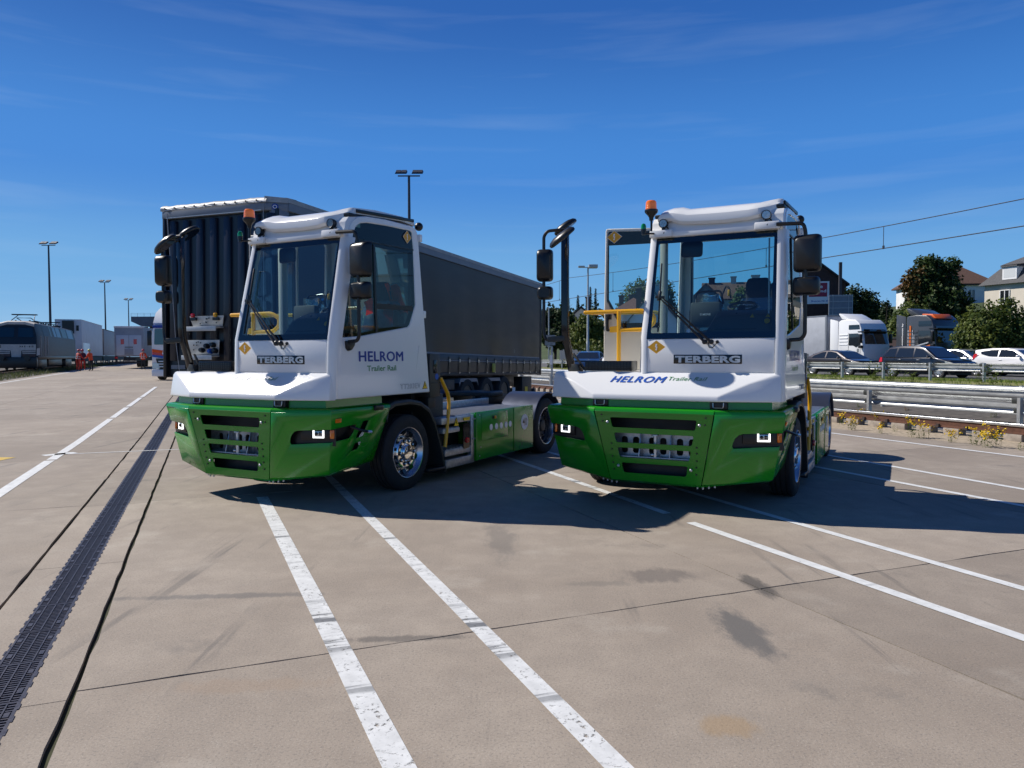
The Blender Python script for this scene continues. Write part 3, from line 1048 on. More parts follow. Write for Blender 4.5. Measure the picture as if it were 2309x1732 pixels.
    dl.build('dash_seam', M['black'], da)
    ts = MB()
    for x in (.905, 1.055):
        ts.poly([(x - .022, -1.185, 1.975), (x + .022, -1.185, 1.975), (x, -1.165, 2.015)])
    ts.lathe([(.028, 0), (.028, .003)], (1.055, -1.225, 1.935), (0, -.9, .45), 14)
    ts.build('dash_sticker', M['sticker'], da)
    sw = MB()
    sw.tube([V((.723 + .145 * math.cos(t * math.pi / 14), -.72 + .135 * math.sin(t * math.pi / 14), 2.115 + .055 * math.sin(t * math.pi / 14))) for t in range(28)], .016, 8, True)
    sw.bar((.59, -.72, 2.115), (.855, -.72, 2.115), .03, .02)
    sw.bar((.723, -.72, 2.11), (.723, -.95, 1.99), .06, .05)
    sw.build('steering_wheel', M['black'], T)
    em = MB()
    em.prism(rpoly([(.182, 1.905), (.508, 1.905), (.508, 2.172), (.182, 2.172)], .03), 1, -.80, -.73)
    eo = em.build('display_case', M['dash'], T, .008)
    lettering('case_lettering', 'MOVE', (.318, -.802, 2.028), (.085, 0, 0), (0, 0, .022), M['stickerwhite'], eo, bold=.03)
    lg = MB()
    for k in range(3):
        lg.box(.288, .308, -.803, -.801, 2.030 + k * .008, 2.034 + k * .008)
    lg.build('case_mark', M['stickerwhite'], eo)
    pw = MB()
    pts = []
    rnd = random.Random(4)
    for i in range(5):
        z = 1.85 + i * .10
        pts.append([(.35 + math.cos(k * math.pi / 5) * (.24 - .05 * i * .6 + rnd.uniform(-.03, .03)), -.62 + math.sin(k * math.pi / 5) * (.12 + rnd.uniform(-.03, .03)), z + rnd.uniform(-.02, .02)) for k in range(10)])
    pw.loops(pts, True, False, True)
    pw.build('plastic_wrap', M['plastic_wrap'], T, angle=15)
    fr_ = MB()
    fr_.tube(smooth_path([(.20, -.62, 2.15), (.20, -.58, 2.30), (.46, -.58, 2.31), (.50, -.62, 2.16)], .04), .012, 8)
    fr_.tube(smooth_path([(.48, -.6, 2.25), (.52, -.58, 2.36), (.56, -.6, 2.33), (.58, -.62, 2.22)], .04), .01, 6)
    fr_.build('console_frame', M['black'], T)
    kn = MB()
    kn.box(.548, .575, -.64, -.61, 2.24, 2.31)
    kn.build('console_switch', M['yellow'], T, .008)
    # seat
    se = MB()
    se.loops([[(x, y, z) for x in (.52, .56, .94, .98) for y, z in ()] or [(xa, ya, za) for xa, ya in ((.53, -.42), (.97, -.42), (.97, .06), (.53, .06))] for za in (1.70, 1.83)])
    se.loops([[(.75 - w_, y_, z_), (.75 + w_, y_, z_), (.75 + w_, y_ + t_, z_ + .01), (.75 - w_, y_ + t_, z_ + .01)] for w_, y_, z_, t_ in ((.22, -.02, 1.78, .13), (.235, .0, 1.95, .14), (.22, .04, 2.12, .12), (.135, .06, 2.24, .10), (.14, .05, 2.28, .10), (.138, .04, 2.42, .09), (.115, .05, 2.49, .07))])
    se.box(.60, .90, -.35, .10, 1.42, 1.72)
    so2 = se.build('driver_seat', M['fabric'], T, .03, 3, angle=50)
    sp_ = MB()
    sp_.loops([[(.75 - w_, y_ - .02, z_), (.75 + w_, y_ - .02, z_), (.75 + w_ + .02, y_ + t_ + .02, z_), (.75 - w_ - .02, y_ + t_ + .02, z_)] for w_, y_, z_, t_ in ((.25, -.03, 1.80, .15), (.26, .0, 1.97, .15), (.25, .03, 2.14, .14), (.17, .05, 2.26, .11))], True, False, False)
    sp_.build('seat_wrap', M['plastic_wrap'], so2, angle=15)
    im = MB()
    im.prism(rpoly([(.114, 2.648), (.340, 2.648), (.345, 2.815), (.118, 2.815)], .035), 1, -.95, -.91)
    im.build('interior_mirror', M['black'], T, .008)
    sv = MB()
    sv.box(-.12, 1.12, -1.04, -.86, 2.855, 2.90)
    sv.box(.25, .95, -1.02, -1.0, 2.80, 2.86)
    sv.build('headliner', M['black'], T, .01)
    bp = MB()
    bp.box(-.205, -.135, -.65, -.56, 1.44, 3.08)
    bp.build('inner_post', M['cream'], T, .008)
    rp_ = MB()
    rp_.box(-.10, -.065, .27, .33, 1.45, 3.05)
    rp_.box(1.07, 1.13, .20, .30, 1.45, 3.05)
    rp_.build('rear_post', M['black'], T, .004)
    hr = MB()
    hr.tube([(1.055, -1.12, 1.95), (1.04, -1.035, 2.78)], .008, 6)
    hr.build('grab_bar', M['stickerwhite'], T)

    # ---- open door on the vehicle's right
    h0, dv = V((-.215, -.30, 0)), V((-.991, -.134, 0))
    df = lambda s, z: h0 + dv * s + V((0, 0, z))
    do = [(.02, 1.44), (.30, 1.395), (.42, 1.40), (.52, 1.44), (.60, 1.50), (.765, 1.50), (.765, 1.9), (.745, 3.105), (.73, 3.125), (.02, 3.10)]
    dg = [(.05, 3.06), (.70, 3.085), (.712, 3.07), (.722, 2.25), (.56, 1.945), (.52, 1.925), (.05, 1.93)]
    door = plate('cab_door', do, [dg], df, .035, M['cream'], T, .008, 40)
    gfm = plate('door_window_frame', dg, [[(.09, 2.92), (.70, 2.92), (.70, 2.27), (.545, 1.985), (.09, 1.985)]], lambda s, z: df(s, z) + V((.002, -.012, 0)), .006, M['blackgloss'], door)
    plate('door_window', dg, [], lambda s, z: df(s, z) + V((0, -.008, 0)), 0, M['glass'], door)
    bolt_sticker(T, df(.632, 3.017) + V((.002, -.026, 0)), .096, .078, -dv, (0, 0, 1))
    dh = MB()
    for z0, z1, rr in ((1.89, 2.06, .018),):
        p0, p1 = df(.70, z0) + V((0, -.06, 0)), df(.70, z1) + V((0, -.06, 0))
        dh.tube([p0, p1], rr, 8)
        dh.bar(df(.70, 2.06) + V((0, -.06, 0)), df(.69, 2.06) + V((0, .0, 0)), .05, .06)
        dh.bar(df(.70, 1.90) + V((0, -.06, 0)), df(.70, 1.90) + V((0, .0, 0)), .02, .03)
    dh.build('door_handle', M['black'], door, .004)
    # ---- yellow rails on the platform
    yr = MB()
    yr.tube(smooth_path([(-1.175, -.49, 2.118), (-.42, -.545, 2.118), (-.30, -.545, 2.05), (-.30, -.545, 1.97), (-.40, -.545, 1.895), (-.726, -.555, 1.895)], .10, 6), .024, 10)
    yr.tube([(-.726, -.555, 2.118), (-.726, -.555, 1.42)], .025, 10)
    yr.tube(smooth_path([(-1.175, -.49, 2.118), (-1.175, .0, 2.13), (-.44, .05, 2.13), (-.36, .05, 2.06), (-.36, .05, 1.42)], .10, 5), .022, 10)
    yr.ball((-1.178, -.489, 2.118), .025)
    yr.prism([(-.835, 1.868), (-.735, 1.868), (-.735, 1.945), (-.835, 1.935)], 1, -.57, -.55)
    yr.build('platform_rail', M['yellow'], T)
    # ---- mirrors, vehicle's left (one bracket arm, two heads)
    ma = MB()
    ma.tube(smooth_path([(1.12, -1.128, 2.897), (1.372, -1.128, 2.887), (1.392, -1.11, 2.80), (1.396, -1.108, 1.80), (1.36, -1.10, 1.752), (1.25, -1.10, 1.745)], .07, 5), .019, 10)
    mo = ma.build('mirror_arm', M['black'], T)
    mf = MB()
    mf.loops([[(x, -1.10 + a, 1.70 + b) for a, b in pr] for x, pr in ((1.22, [(-.045, .055), (.115, .06), (.11, .0), (.06, -.05), (.0, -.06), (-.035, -.03)]), (1.262, [(-.035, .05), (.10, .055), (.09, .01), (.05, -.035), (.01, -.045), (-.025, -.02)]))])
    mf.build('mirror_foot', M['black'], mo, .012, 2)

    def head(x0, x1, z0, z1, y, nm, rot=0.0):
        cx_, cz_ = (x0 + x1) / 2, (z0 + z1) / 2
        mb = MB()
        w2, h2 = (x1 - x0) / 2, (z1 - z0) / 2
        secs_ = []
        for dy, k in ((.035, .97), (.03, 1.0), (-.02, .985), (-.055, .90), (-.075, .72)):
            secs_.append([(p[0], dy, p[1]) for p in rpoly([(-w2 * k, -h2 * k), (w2 * k, -h2 * k), (w2 * k, h2 * k), (-w2 * k, h2 * k)], .045, 4)])
        mb.loops(secs_)
        ob = mb.build(nm, M['black'], T, angle=40)
        ob.location = (cx_, y, cz_)
        ob.rotation_euler = (0, 0, rot)
        g2 = MB()
        g2.prism(rpoly([(-w2 * .86, -h2 * .90), (w2 * .86, -h2 * .90), (w2 * .86, h2 * .90), (-w2 * .86, h2 * .90)], .035, 4), 1, .033, .038)
        g2.build('mirror_glass', M['mirror'], ob)
        return ob
    head(1.275, 1.535, 2.415, 2.782, -1.075, 'main_mirror', R(-8))
    head(1.270, 1.525, 2.185, 2.368, -1.075, 'wide_mirror', R(-8))
    # ---- mirrors on the post, vehicle's right
    ps = MB()
    ps.loops([[(x + a, y + b, z) for a, b in ((-.04, -.03), (.04, -.03), (.04, .035), (-.04, .035))] for x, y, z in ((-1.045, -1.215, 1.418), (-1.06, -1.24, 1.55), (-1.090, -1.295, 1.80), (-1.095, -1.30, 1.95), (-1.095, -1.30, 2.98))])
    po = ps.build('mirror_post', M['blackgloss'], T, .012, 2)
    pb_ = MB()
    pb_.bar((-1.05, -1.17, 1.62), (-.885, -1.20, 1.425), .03, .02)
    pb_.prism([(-1.04, 1.418), (-.93, 1.418), (-.96, 1.50), (-1.03, 1.50)], 1, -1.27, -1.15)
    pb_.bar((-1.095, -1.30, 1.79), (-1.28, -1.366, 1.775), .05, .06)
    pb_.build('post_bracket', M['darkgrey'], po, .006)
    pa_ = MB()
    pa_.tube(smooth_path([(-1.19, -1.33, 1.76), (-1.30, -1.366, 1.77), (-1.325, -1.366, 1.85), (-1.325, -1.366, 2.93), (-1.28, -1.36, 2.985), (-1.06, -1.32, 2.995)], .07, 5), .018, 10)
    pa_.tube([(-1.09, -1.30, 2.96), (-1.05, -1.48, 2.90)], .018, 8)
    pa_.tube([(-1.10, -1.28, 2.96), (-1.15, -1.17, 3.03)], .02, 8)
    pa_.build('post_arm', M['black'], po)
    head(-1.408, -1.225, 2.425, 2.785, -1.36, 'main_mirror', R(14))
    head(-1.400, -1.225, 2.222, 2.372, -1.36, 'wide_mirror', R(14))
    for nm, c_, ax_, el, rx, ry in (('ramp_mirror', (-1.02, -1.555, 2.868), (-.50, -.42, .76), (.84, .05, .58), .168, .125), ('front_mirror', (-1.165, -1.13, 3.055), (-.52, -.25, .82), (.62, .45, .53), .15, .11)):
        zz = V(ax_).normalized()
        xx_ = V(el)
        xx_ = (xx_ - zz * xx_.dot(zz)).normalized()
        rot = Matrix((xx_, zz.cross(xx_), zz)).transposed()
        m3 = MB()
        ls_ = []
        for k, h_ in ((.93, -.022), (1.0, -.012), (1.0, .008), (.86, .030), (.55, .045), (.1, .050)):
            ls_.append([V(c_) + rot @ V((rx * k * math.cos(t * math.pi / 12), ry * k * math.sin(t * math.pi / 12), h_)) for t in range(24)])
        m3.loops(ls_)
        ob = m3.build(nm, M['black'], T, angle=40)
        g3 = MB()
        g3.poly([V(c_) + rot @ V((rx * .9 * math.cos(t * math.pi / 12), ry * .9 * math.sin(t * math.pi / 12), -.0235)) for t in range(24)])
        g3.build('mirror_glass', M['mirror'], ob)

    # ---- wheels and mudguards
    for s_ in (1, -1):
        wheel(T, s_ * 1.085, 0.0, .446, s_, .452, .27, True)
        wheel(T, s_ * 1.115, 3.79, .449, s_, .455, .26, False)
        wheel(T, s_ * .80, 3.79, .449, s_, .455, .26, False, 'inner_wheel')
        X = lambda x, y, z: V((x * s_, y, z))
        ar = [(-.46, .90), (-.43, 1.03), (-.30, 1.075), (.0, 1.085), (.22, 1.05), (.40, .96), (.53, .80), (.66, .50), (.775, .15)]
        ai = [(y * .96 - .0, z - .035) for y, z in ar]
        fm = MB()
        fm.loops([[X(.80, y, z) for y, z in ar], [X(1.20, y, z) for y, z in ar], [X(1.235, y, z - .006) for y, z in ar], [X(1.25, y * .985, z - .03) for y, z in ar], [X(1.245, y * .97, z - .06) for y, z in ar], [X(.80, y * .95, z - .06) for y, z in ar]], False, False, False)
        fm.prism([(.46, .92), (.53, .80), (.66, .50), (.775, .15), (.36, .14), (.42, .45), (.40, .75)], 0, s_ * .80, s_ * .86)
        fm.build('mudguard', M['darkgrey'], T, angle=30)
        fl = MB()
        fl.prism([(.36, .15), (.79, .15), (.79, .185), (.36, .20)], 0, s_ * .85, s_ * 1.26)
        fl.build('mud_flap', M['black'], T, .02)
        # rear mudguard: half drum with forward shelf
        c_ = (3.79, .449)
        rr = .555
        pr = [(c_[0] + rr * math.cos(R(a_)), c_[1] + rr * math.sin(R(a_))) for a_ in range(15, 166, 10)]
        mg = MB()
        mg.loops([[X(.62, y, z) for y, z in pr], [X(1.262, y, z) for y, z in pr], [X(1.268, 3.79 + (y - 3.79) * .985, .449 + (z - .449) * .985) for y, z in pr], [X(1.262, 3.79 + (y - 3.79) * .965, .449 + (z - .449) * .965) for y, z in pr], [X(.62, 3.79 + (y - 3.79) * .965, .449 + (z - .449) * .965) for y, z in pr]], False, False, False)
        mg.build('rear_mudguard', M['fender'], T, angle=30)
    # ---- deck, steps, battery box on the vehicle's left
    dk = MB()
    dk.box(-1.2, 1.22, 1.02, 3.17, .785, .815)
    dk.box(.44, .50, 1.02, 3.17, .82, .92)
    dk.box(-.50, -.44, 1.02, 3.17, .82, .92)
    d_ = dk.build('deck_plate', M['galv'], T, .004)
    tr = MB()
    for i in range(42):
        y = 1.06 + i * .05
        tr.box(.52, 1.20, y, y + .018, .8155, .8215)
    tr.build('deck_ribbing', M['alu'], d_)
    fw = MB()
    fw.prism(rpoly([(-.45, 3.3), (.45, 3.3), (.45, 3.75), (.16, 4.25), (.1, 3.8), (-.1, 3.8), (-.16, 4.25), (-.45, 3.75)], .06), 2, .93, .99)
    fw.box(-.40, -.30, 3.3, 4.0, .80, .94).box(.30, .40, 3.3, 4.0, .80, .94)
    fw.build('fifth_wheel', M['chassis'], T, .008)
    lr = MB()
    lr.box(-.40, -.25, .95, 3.3, .82, .90).box(.25, .40, .95, 3.3, .82, .90)
    lr.box(-.24, .24, .95, 1.6, .80, .88)
    lr.build('lift_frame', M['alu'], T, .006)
    bx = MB()
    bx.box(1.00, 1.262, 1.44, 3.205, .165, .795)
    b_ = bx.build('battery_box', M['green'], T, .008)
    pn = MB()
    pn.box(1.262, 1.280, 1.455, 3.20, .17, .826)
    pn.build('box_panel', M['green'], b_, .004)
    fl = MB()
    fl.box(1.2805, 1.286, 1.60, 2.36, .42, .80)
    fl.box(1.2805, 1.287, 1.452, 1.475, .165, .825).box(1.2805, 1.287, 2.55, 2.562, .17, .82)
    fl.build('box_flap', M['green'], b_, .003)
    ho = MB()
    for y in (1.861, 2.014, 2.155, 2.300, 2.439):
        ho.lathe([(.044, 0), (.044, .003)], (1.2862 if y < 2.36 else 1.2805, y, .592), (1, 0, 0), 20)
    ho.build('sight_disc', M['stickerwhite'], b_)
    am = MB()
    am.box(1.286, 1.298, 1.90, 2.02, .705, .75)
    am.build('side_marker', M['black'], b_, .01)
    am = MB()
    am.lathe([(.024, 0), (.02, .012), (.01, .018)], (1.297, 1.955, .728), (1, 0, 0), 12)
    am.build('marker_lens', M['sticker'], b_)
    sg = MB()
    sg.lathe([(.118, 0), (.118, .003)], (1.2805, 2.91, .585), (1, 0, 0), 32)
    so3 = sg.build('speed_badge', M['stickerwhite'], b_)
    lettering('speed_number', '40', (1.2845, 2.835, .528), (0, .15, 0), (0, 0, .118), M['blackgloss'], so3, bold=.01)
    bb = MB()
    for z in (.74, .47):
        for y in (1.40, 1.45):
            bb.lathe([(.014, 0), (.012, .012)], (1.262, y, z), (1, 0, 0), 10)
    for y, z in ((1.55, .78), (1.55, .22), (3.15, .22), (3.15, .78), (2.3, .78), (1.58, .34)):
        bb.lathe([(.009, 0), (.007, .006)], (1.2805, y, z), (1, 0, 0), 8)
    bb.build('box_bolt', M['galv'], b_)
    s1 = MB()
    s1.box(.84, 1.262, .745, 1.44, .150, .258)
    s1.box(.84, 1.25, .735, 1.43, .30, .385)
    for i in range(7):
        s1.bar((1.0, .84 + i * .085, .39), (1.235, .80 + i * .085, .39), .02, .018)
    s1.build('step', M['galv'], T, .006)
    s2 = MB()
    s2.box(.95, 1.25, .69, 1.09, .60, .655)
    for i in range(9):
        s2.prism([(.70 + i * .042, .655), (.735 + i * .042, .655), (.718 + i * .042, .674)], 0, .96, 1.25)
    s2.build('step', M['galv'], T, .005)
    sb = MB()
    sb.box(.93, .97, .62, 1.44, .16, .815)
    sb.box(1.20, 1.262, 1.36, 1.44, .16, .80)
    sb.box(.97, 1.25, .66, 1.38, .72, .80)
    sb.build('step_wall', M['galv'], T, .006)
    warn_triangle(T, (1.1, .658, .70), .10, (1, 0, 0), (0, 0, 1)) if 0 else warn_triangle(T, (1.2525, 1.0, .73), .12, (0, 1, 0), (0, 0, 1))
    cp = MB()
    cp.prism(rpoly([(1.17, .36), (1.33, .36), (1.33, .70), (1.17, .70)], .03), 0, 1.245, 1.258)
    cpo = cp.build('isolator_recess', M['blackgloss'], T)
    cq = MB()
    cq.lathe([(.04, 0), (.035, .02)], (1.258, 1.255, .47), (1, 0, 0), 14)
    cq.build('isolator_knob', M['redlens'], cpo)
    cq = MB()
    cq.box(1.246, 1.26, 1.18, 1.33, .735, .775)
    cq.build('isolator_label', M['stickeryellow'], cpo)
    hr = MB()
    hr.tube(smooth_path([(1.24, .655, 1.315), (1.25, .815, 1.10), (1.25, .838, .98), (1.25, .735, .43)], .07, 5), .023, 10)
    hr.build('handrail', M['yellow'], T)
    cb = MB()
    cb.box(.90, 1.235, .425, .655, 1.085, 1.62)
    co_ = cb.build('control_cabinet', M['darkgrey'], T, .008)
    cc = MB()
    cc.box(1.235, 1.242, .50, .58, 1.38, 1.54)
    cc.box(1.235, 1.238, .44, .645, 1.255, 1.262)
    cc.build('cabinet_latch', M['blackgloss'], co_, .003)
    cd = MB()
    cd.lathe([(.038, 0), (.038, .003)], (1.235, .575, 1.335), (1, 0, 0), 18)
    cd.build('cabinet_label', M['blue_text2'], co_)
    cu = MB()
    cu.box(-.9, 1.0, .36, .60, .75, 1.15)
    cu.box(1.1, 1.2, .44, .60, .95, 1.085)
    cu.build('cab_mount', M['chassis'], T, .01)
    return T


PA, PB = (-2.30455, 9.41582, -0.488714), (2.16721, 8.99087, -0.482585)
TA = make_tractor()
split_pieces({'wheel_nut', 'nut_cap', 'vent_hole', 'sight_disc', 'bolt', 'rivet', 'lip_bolt', 'box_bolt'})
index_kids()
TB = copy_tree(TA)
TA.location, TA.rotation_euler = (PA[0], PA[1], 0), (0, 0, PA[2])
TB.location, TB.rotation_euler = (PB[0], PB[1], 0), (0, 0, PB[2])
tag(TA, 'green and white electric yard tractor with orange vests in its cab, left of its twin', 'tractor', 'green and white yard tractors')
tag(TB, 'green and white electric yard tractor with a see-through cab, right of its twin', 'tractor', 'green and white yard tractors')


def inA(x, y, z):
    return TA.matrix_basis @ V((x, y, z))


def cloth(name, pts, m, parent_T, label, cat, group=None, th=.02):
    """a hanging garment: grid of points, thickened"""
    bm = bmesh.new()
    vs = [[bm.verts.new(p) for p in row] for row in pts]
    for i in range(len(vs) - 1):
        for j in range(len(vs[0]) - 1):
            bm.faces.new((vs[i][j], vs[i][j + 1], vs[i + 1][j + 1], vs[i + 1][j]))
    bmesh.ops.solidify(bm, geom=bm.faces[:], thickness=th)
    bmesh.ops.recalc_face_normals(bm, faces=bm.faces)
    o = finish(bm, name, m, None, 0, 1, 40)
    o.location, o.rotation_euler = parent_T.location, parent_T.rotation_euler
    return tag(o, label, cat, group)


rnd = random.Random(3)
vest = []
for i in range(7):
    t = i / 6
    vest.append([(.885 + .012 * math.sin(j * 1.7 + i) + .02 * t, -.02 + .30 * j / 5 + .16 * t + .02 * (j == 5) * t, 2.46 - .34 * t + .02 * math.sin(j * 2.1)) for j in range(6)])
v1 = cloth('safety_vest', vest, M['orange_cloth'], TA, 'orange safety vest hung over the seat behind the side window of the left tractor', 'vest', 'orange vests in the cab')
v2p = []
for i in range(5):
    t = i / 4
    v2p.append([(.80 + .015 * math.sin(j * 2 + i), -.30 + .20 * j / 4 + .05 * t, 2.30 - .16 * t - .07 * (4 - j) / 4) for j in range(5)])
v2 = cloth('safety_vest', v2p, M['orange_cloth'], TA, 'crumpled orange and white jacket below the wide mirror in the left tractor', 'vest', 'orange vests in the cab')
bgp = []
for i in range(5):
    t = i / 4
    bgp.append([(.80 + .02 * math.sin(j * 2.4 + i), .30 + .20 * j / 4 + .08 * t, 2.46 - .30 * t) for j in range(5)])
cloth('carrier_bag', bgp, M['plastic_wrap'], TA, 'pale plastic bag beside the orange vest in the left tractor', 'bag')

# ------------------------------------------------------------------ yard: slabs, drain, markings
def concrete_mat():
    m, t, b = nodes_mat('concrete')
    N, K = t.nodes.new, t.links.new
    ge = N('ShaderNodeNewGeometry')
    oi = N('ShaderNodeObjectInfo')

    def noise(scale, detail=6, rough=.6, vec=None, dist=0.0):
        n = N('ShaderNodeTexNoise')
        n.inputs['Scale'].default_value = scale
        n.inputs['Detail'].default_value = detail
        n.inputs['Roughness'].default_value = rough
        n.inputs['Distortion'].default_value = dist
        K(vec or ge.outputs['Position'], n.inputs['Vector'])
        return n.outputs['Fac']

    def ramp(x, p0, p1, v0=0.0, v1=1.0):
        r = N('ShaderNodeMapRange')
        r.interpolation_type = 'SMOOTHSTEP'
        for nm, v in (('From Min', p0), ('From Max', p1), ('To Min', v0), ('To Max', v1)):
            r.inputs[nm].default_value = v
        K(x, r.inputs['Value'])
        return r.outputs[0]

    def mapv(rot, scale):
        q = N('ShaderNodeMapping')
        q.inputs['Rotation'].default_value = (0, 0, rot)
        q.inputs['Scale'].default_value = scale
        K(ge.outputs['Position'], q.inputs[0])
        return q.outputs[0]

    def mul(a, c):
        q = N('ShaderNodeMath')
        q.operation = 'MULTIPLY'
        for i, x in enumerate((a, c)):
            if isinstance(x, (int, float)):
                q.inputs[i].default_value = x
            else:
                K(x, q.inputs[i])
        return q.outputs[0]

    def mix(fac, a, c, mode='MIX'):
        q = N('ShaderNodeMix')
        q.data_type = 'RGBA'
        q.blend_type = mode
        if isinstance(fac, (int, float)):
            q.inputs['Factor'].default_value = fac
        else:
            K(fac, q.inputs['Factor'])
        for nm, x in (('A', a), ('B', c)):
            if isinstance(x, tuple):
                q.inputs[nm].default_value = (*x, 1)
            else:
                K(x, q.inputs[nm])
        return q.outputs['Result']
    col = mix(ramp(noise(.45, 5, .6, None, .4), .3, .7), (.275, .228, .182), (.365, .312, .255))
    col = mix(ramp(noise(3.2, 8, .65), .35, .7), mix(.5, col, (.235, .198, .162)), col)
    # warm bleached blotches
    col = mix(mul(ramp(noise(1.3, 6, .6), .55, .72), .45), col, (.42, .375, .315))
    # fine aggregate
    col = mix(ramp(noise(75, 3, .7), .50, .68, 0, .55), col, (.135, .125, .112))
    col = mix(ramp(noise(120, 2, .7), .56, .72, 0, .50), col, (.50, .46, .40))
    # grime and rubber: isotropic patches, tyre sweeps along and across the yard
    col = mix(mul(ramp(noise(.9, 7, .68), .58, .74), .55), col, (.12, .113, .105))
    for rot, sc_ in ((R(-22), (4.0, .18, 1)), (R(62), (5.0, .22, 1)), (R(30), (6.0, .3, 1)), (R(85), (7.0, .16, 1))):
        f = mul(ramp(noise(1.0, 5, .6, mapv(rot, sc_), .2), .60, .72), ramp(noise(.6, 3), .48, .62))
        col = mix(mul(f, .55), col, (.085, .082, .080))
    # one dark patch and two brown spots in the foreground
    for (px_, py_, sx_, sy_, cc, am) in ((1.33, 4.25, .16, .52, (.10, .098, .095), .8), (.60, 5.15, .3, .08, (.14, .13, .115), .4), (1.06, 5.35, .35, .22, (.10, .09, .085), .55), (.92, 3.15, .16, .12, (.30, .20, .10), .5), (-1.3, 3.55, .5, .1, (.28, .19, .12), .25), (-1.9, 4.9, .9, .07, (.12, .115, .11), .6), (-.1, 6.4, .18, .8, (.13, .12, .11), .5), (1.7, 5.1, .1, .3, (.07, .065, .06), .8), (-.6, 4.15, .5, .06, (.08, .075, .07), .6)):
        q = N('ShaderNodeMapping')
        q.vector_type = 'TEXTURE'
        q.inputs['Location'].default_value = (px_, py_, 0)
        q.inputs['Rotation'].default_value = (0, 0, R(4))
        q.inputs['Scale'].default_value = (sx_, sy_, 1)
        K(ge.outputs['Position'], q.inputs[0])
        ln = N('ShaderNodeVectorMath')
        ln.operation = 'LENGTH'
        K(q.outputs[0], ln.inputs[0])
        ad = N('ShaderNodeMath')
        ad.operation = 'ADD'
        K(ln.outputs['Value'], ad.inputs[0])
        K(mul(noise(5, 7, .75, mapv(R(22), (1.6, .6, 1))), 1.9), ad.inputs[1])
        col = mix(mul(ramp(ad.outputs[0], 1.95, 1.35), am), col, cc)
    # each slab was poured on its own day
    rv = ramp(oi.outputs['Random'], 0, 1, .90, 1.08)
    vm = N('ShaderNodeVectorMath')
    vm.operation = 'SCALE'
    K(col, vm.inputs[0])
    K(rv, vm.inputs['Scale'])
    K(vm.outputs[0], b.inputs['Base Color'])
    b.inputs['Roughness'].default_value = .78
    b.inputs['Specular IOR Level'].default_value = .35
    bp = N('ShaderNodeBump')
    bp.inputs['Strength'].default_value = .35
    bp.inputs['Distance'].default_value = .006
    K(noise(60, 4, .7), bp.inputs['Height'])
    K(bp.outputs[0], b.inputs['Normal'])
    return m


M['concrete'] = concrete_mat()
M['joint'] = mat('joint_filler', (.030, .028, .024), .95, var=.5, vs=9, c2=(.055, .062, .022))


def paint_mat(name, c, wear, scuff):
    m, t, b = nodes_mat(name)
    N, K = t.nodes.new, t.links.new
    b.inputs['Roughness'].default_value = .6
    out = t.nodes['Material Output']
    tc = N('ShaderNodeTexCoord')

    def noise(scale, detail, sc_, rough=.65):
        q = N('ShaderNodeMapping')
        q.inputs['Scale'].default_value = sc_
        K(tc.outputs['Object'], q.inputs[0])
        n = N('ShaderNodeTexNoise')
        n.inputs['Scale'].default_value = scale
        n.inputs['Detail'].default_value = detail
        n.inputs['Roughness'].default_value = rough
        K(q.outputs[0], n.inputs['Vector'])
        return n.outputs['Fac']

    def ramp(x, p0, p1, v0=0.0, v1=1.0):
        r = N('ShaderNodeMapRange')
        for nm, v in (('From Min', p0), ('From Max', p1), ('To Min', v0), ('To Max', v1)):
            r.inputs[nm].default_value = v
        K(x, r.inputs['Value'])
        return r.outputs[0]

    def mul(a, c):
        q = N('ShaderNodeMath')
        q.operation = 'MULTIPLY'
        K(a, q.inputs[0])
        K(c, q.inputs[1])
        return q.outputs[0]
    r = N('ShaderNodeMix')
    r.data_type = 'RGBA'
    r.inputs['A'].default_value = (*c, 1)
    r.inputs['B'].default_value = (.10, .105, .115, 1)
    band = mul(ramp(noise(1.0, 4, (5.5, .6, 1)), .54 - scuff, .60 - scuff), ramp(noise(.8, 2, (1.0, .1, 1)), .52 - scuff, .60 - scuff))
    K(ramp(band, 0, 1, 0, .88), r.inputs['Factor'])
    g = N('ShaderNodeMix')
    g.data_type = 'RGBA'
    g.blend_type = 'MULTIPLY'
    g.inputs['Factor'].default_value = 1
    gr_ = N('ShaderNodeCombineColor')
    rr = ramp(noise(9, 6, (1, 1, 1)), .3, .7, .78, 1.05)
    for i in range(3):
        K(rr, gr_.inputs[i])
    K(r.outputs['Result'], g.inputs['A'])
    K(gr_.outputs[0], g.inputs['B'])
    K(g.outputs['Result'], b.inputs['Base Color'])
    tr = N('ShaderNodeBsdfTransparent')
    ms = N('ShaderNodeMixShader')
    wr = ramp(noise(28, 7, (1, 1, 1), .75), .60 - wear, .66 - wear)
    w2 = ramp(noise(2.2, 5, (1, 1, 1)), .40, .62)
    K(mul(wr, w2), ms.inputs[0])
    K(b.outputs[0], ms.inputs[1])
    K(tr.outputs[0], ms.inputs[2])
    K(ms.outputs[0], out.inputs['Surface'])
    return m


M['paint'] = paint_mat('white_marking', (.70, .71, .70), .0, -.02)
M['paint_worn'] = paint_mat('white_marking_scuffed', (.70, .71, .70), .05, .035)
M['paint_yellow'] = paint_mat('yellow_marking', (.62, .42, .05), .02, -.05)

gr_ = MB()
gr_.poly([(-1500, -60, -.09), (1500, -60, -.09), (1500, 1800, -.09), (-1500, 1800, -.09)])
tag(gr_.build('ground', mat('bare_ground', (.16, .145, .11), .9, var=.3, vs=.3)), kind='structure')


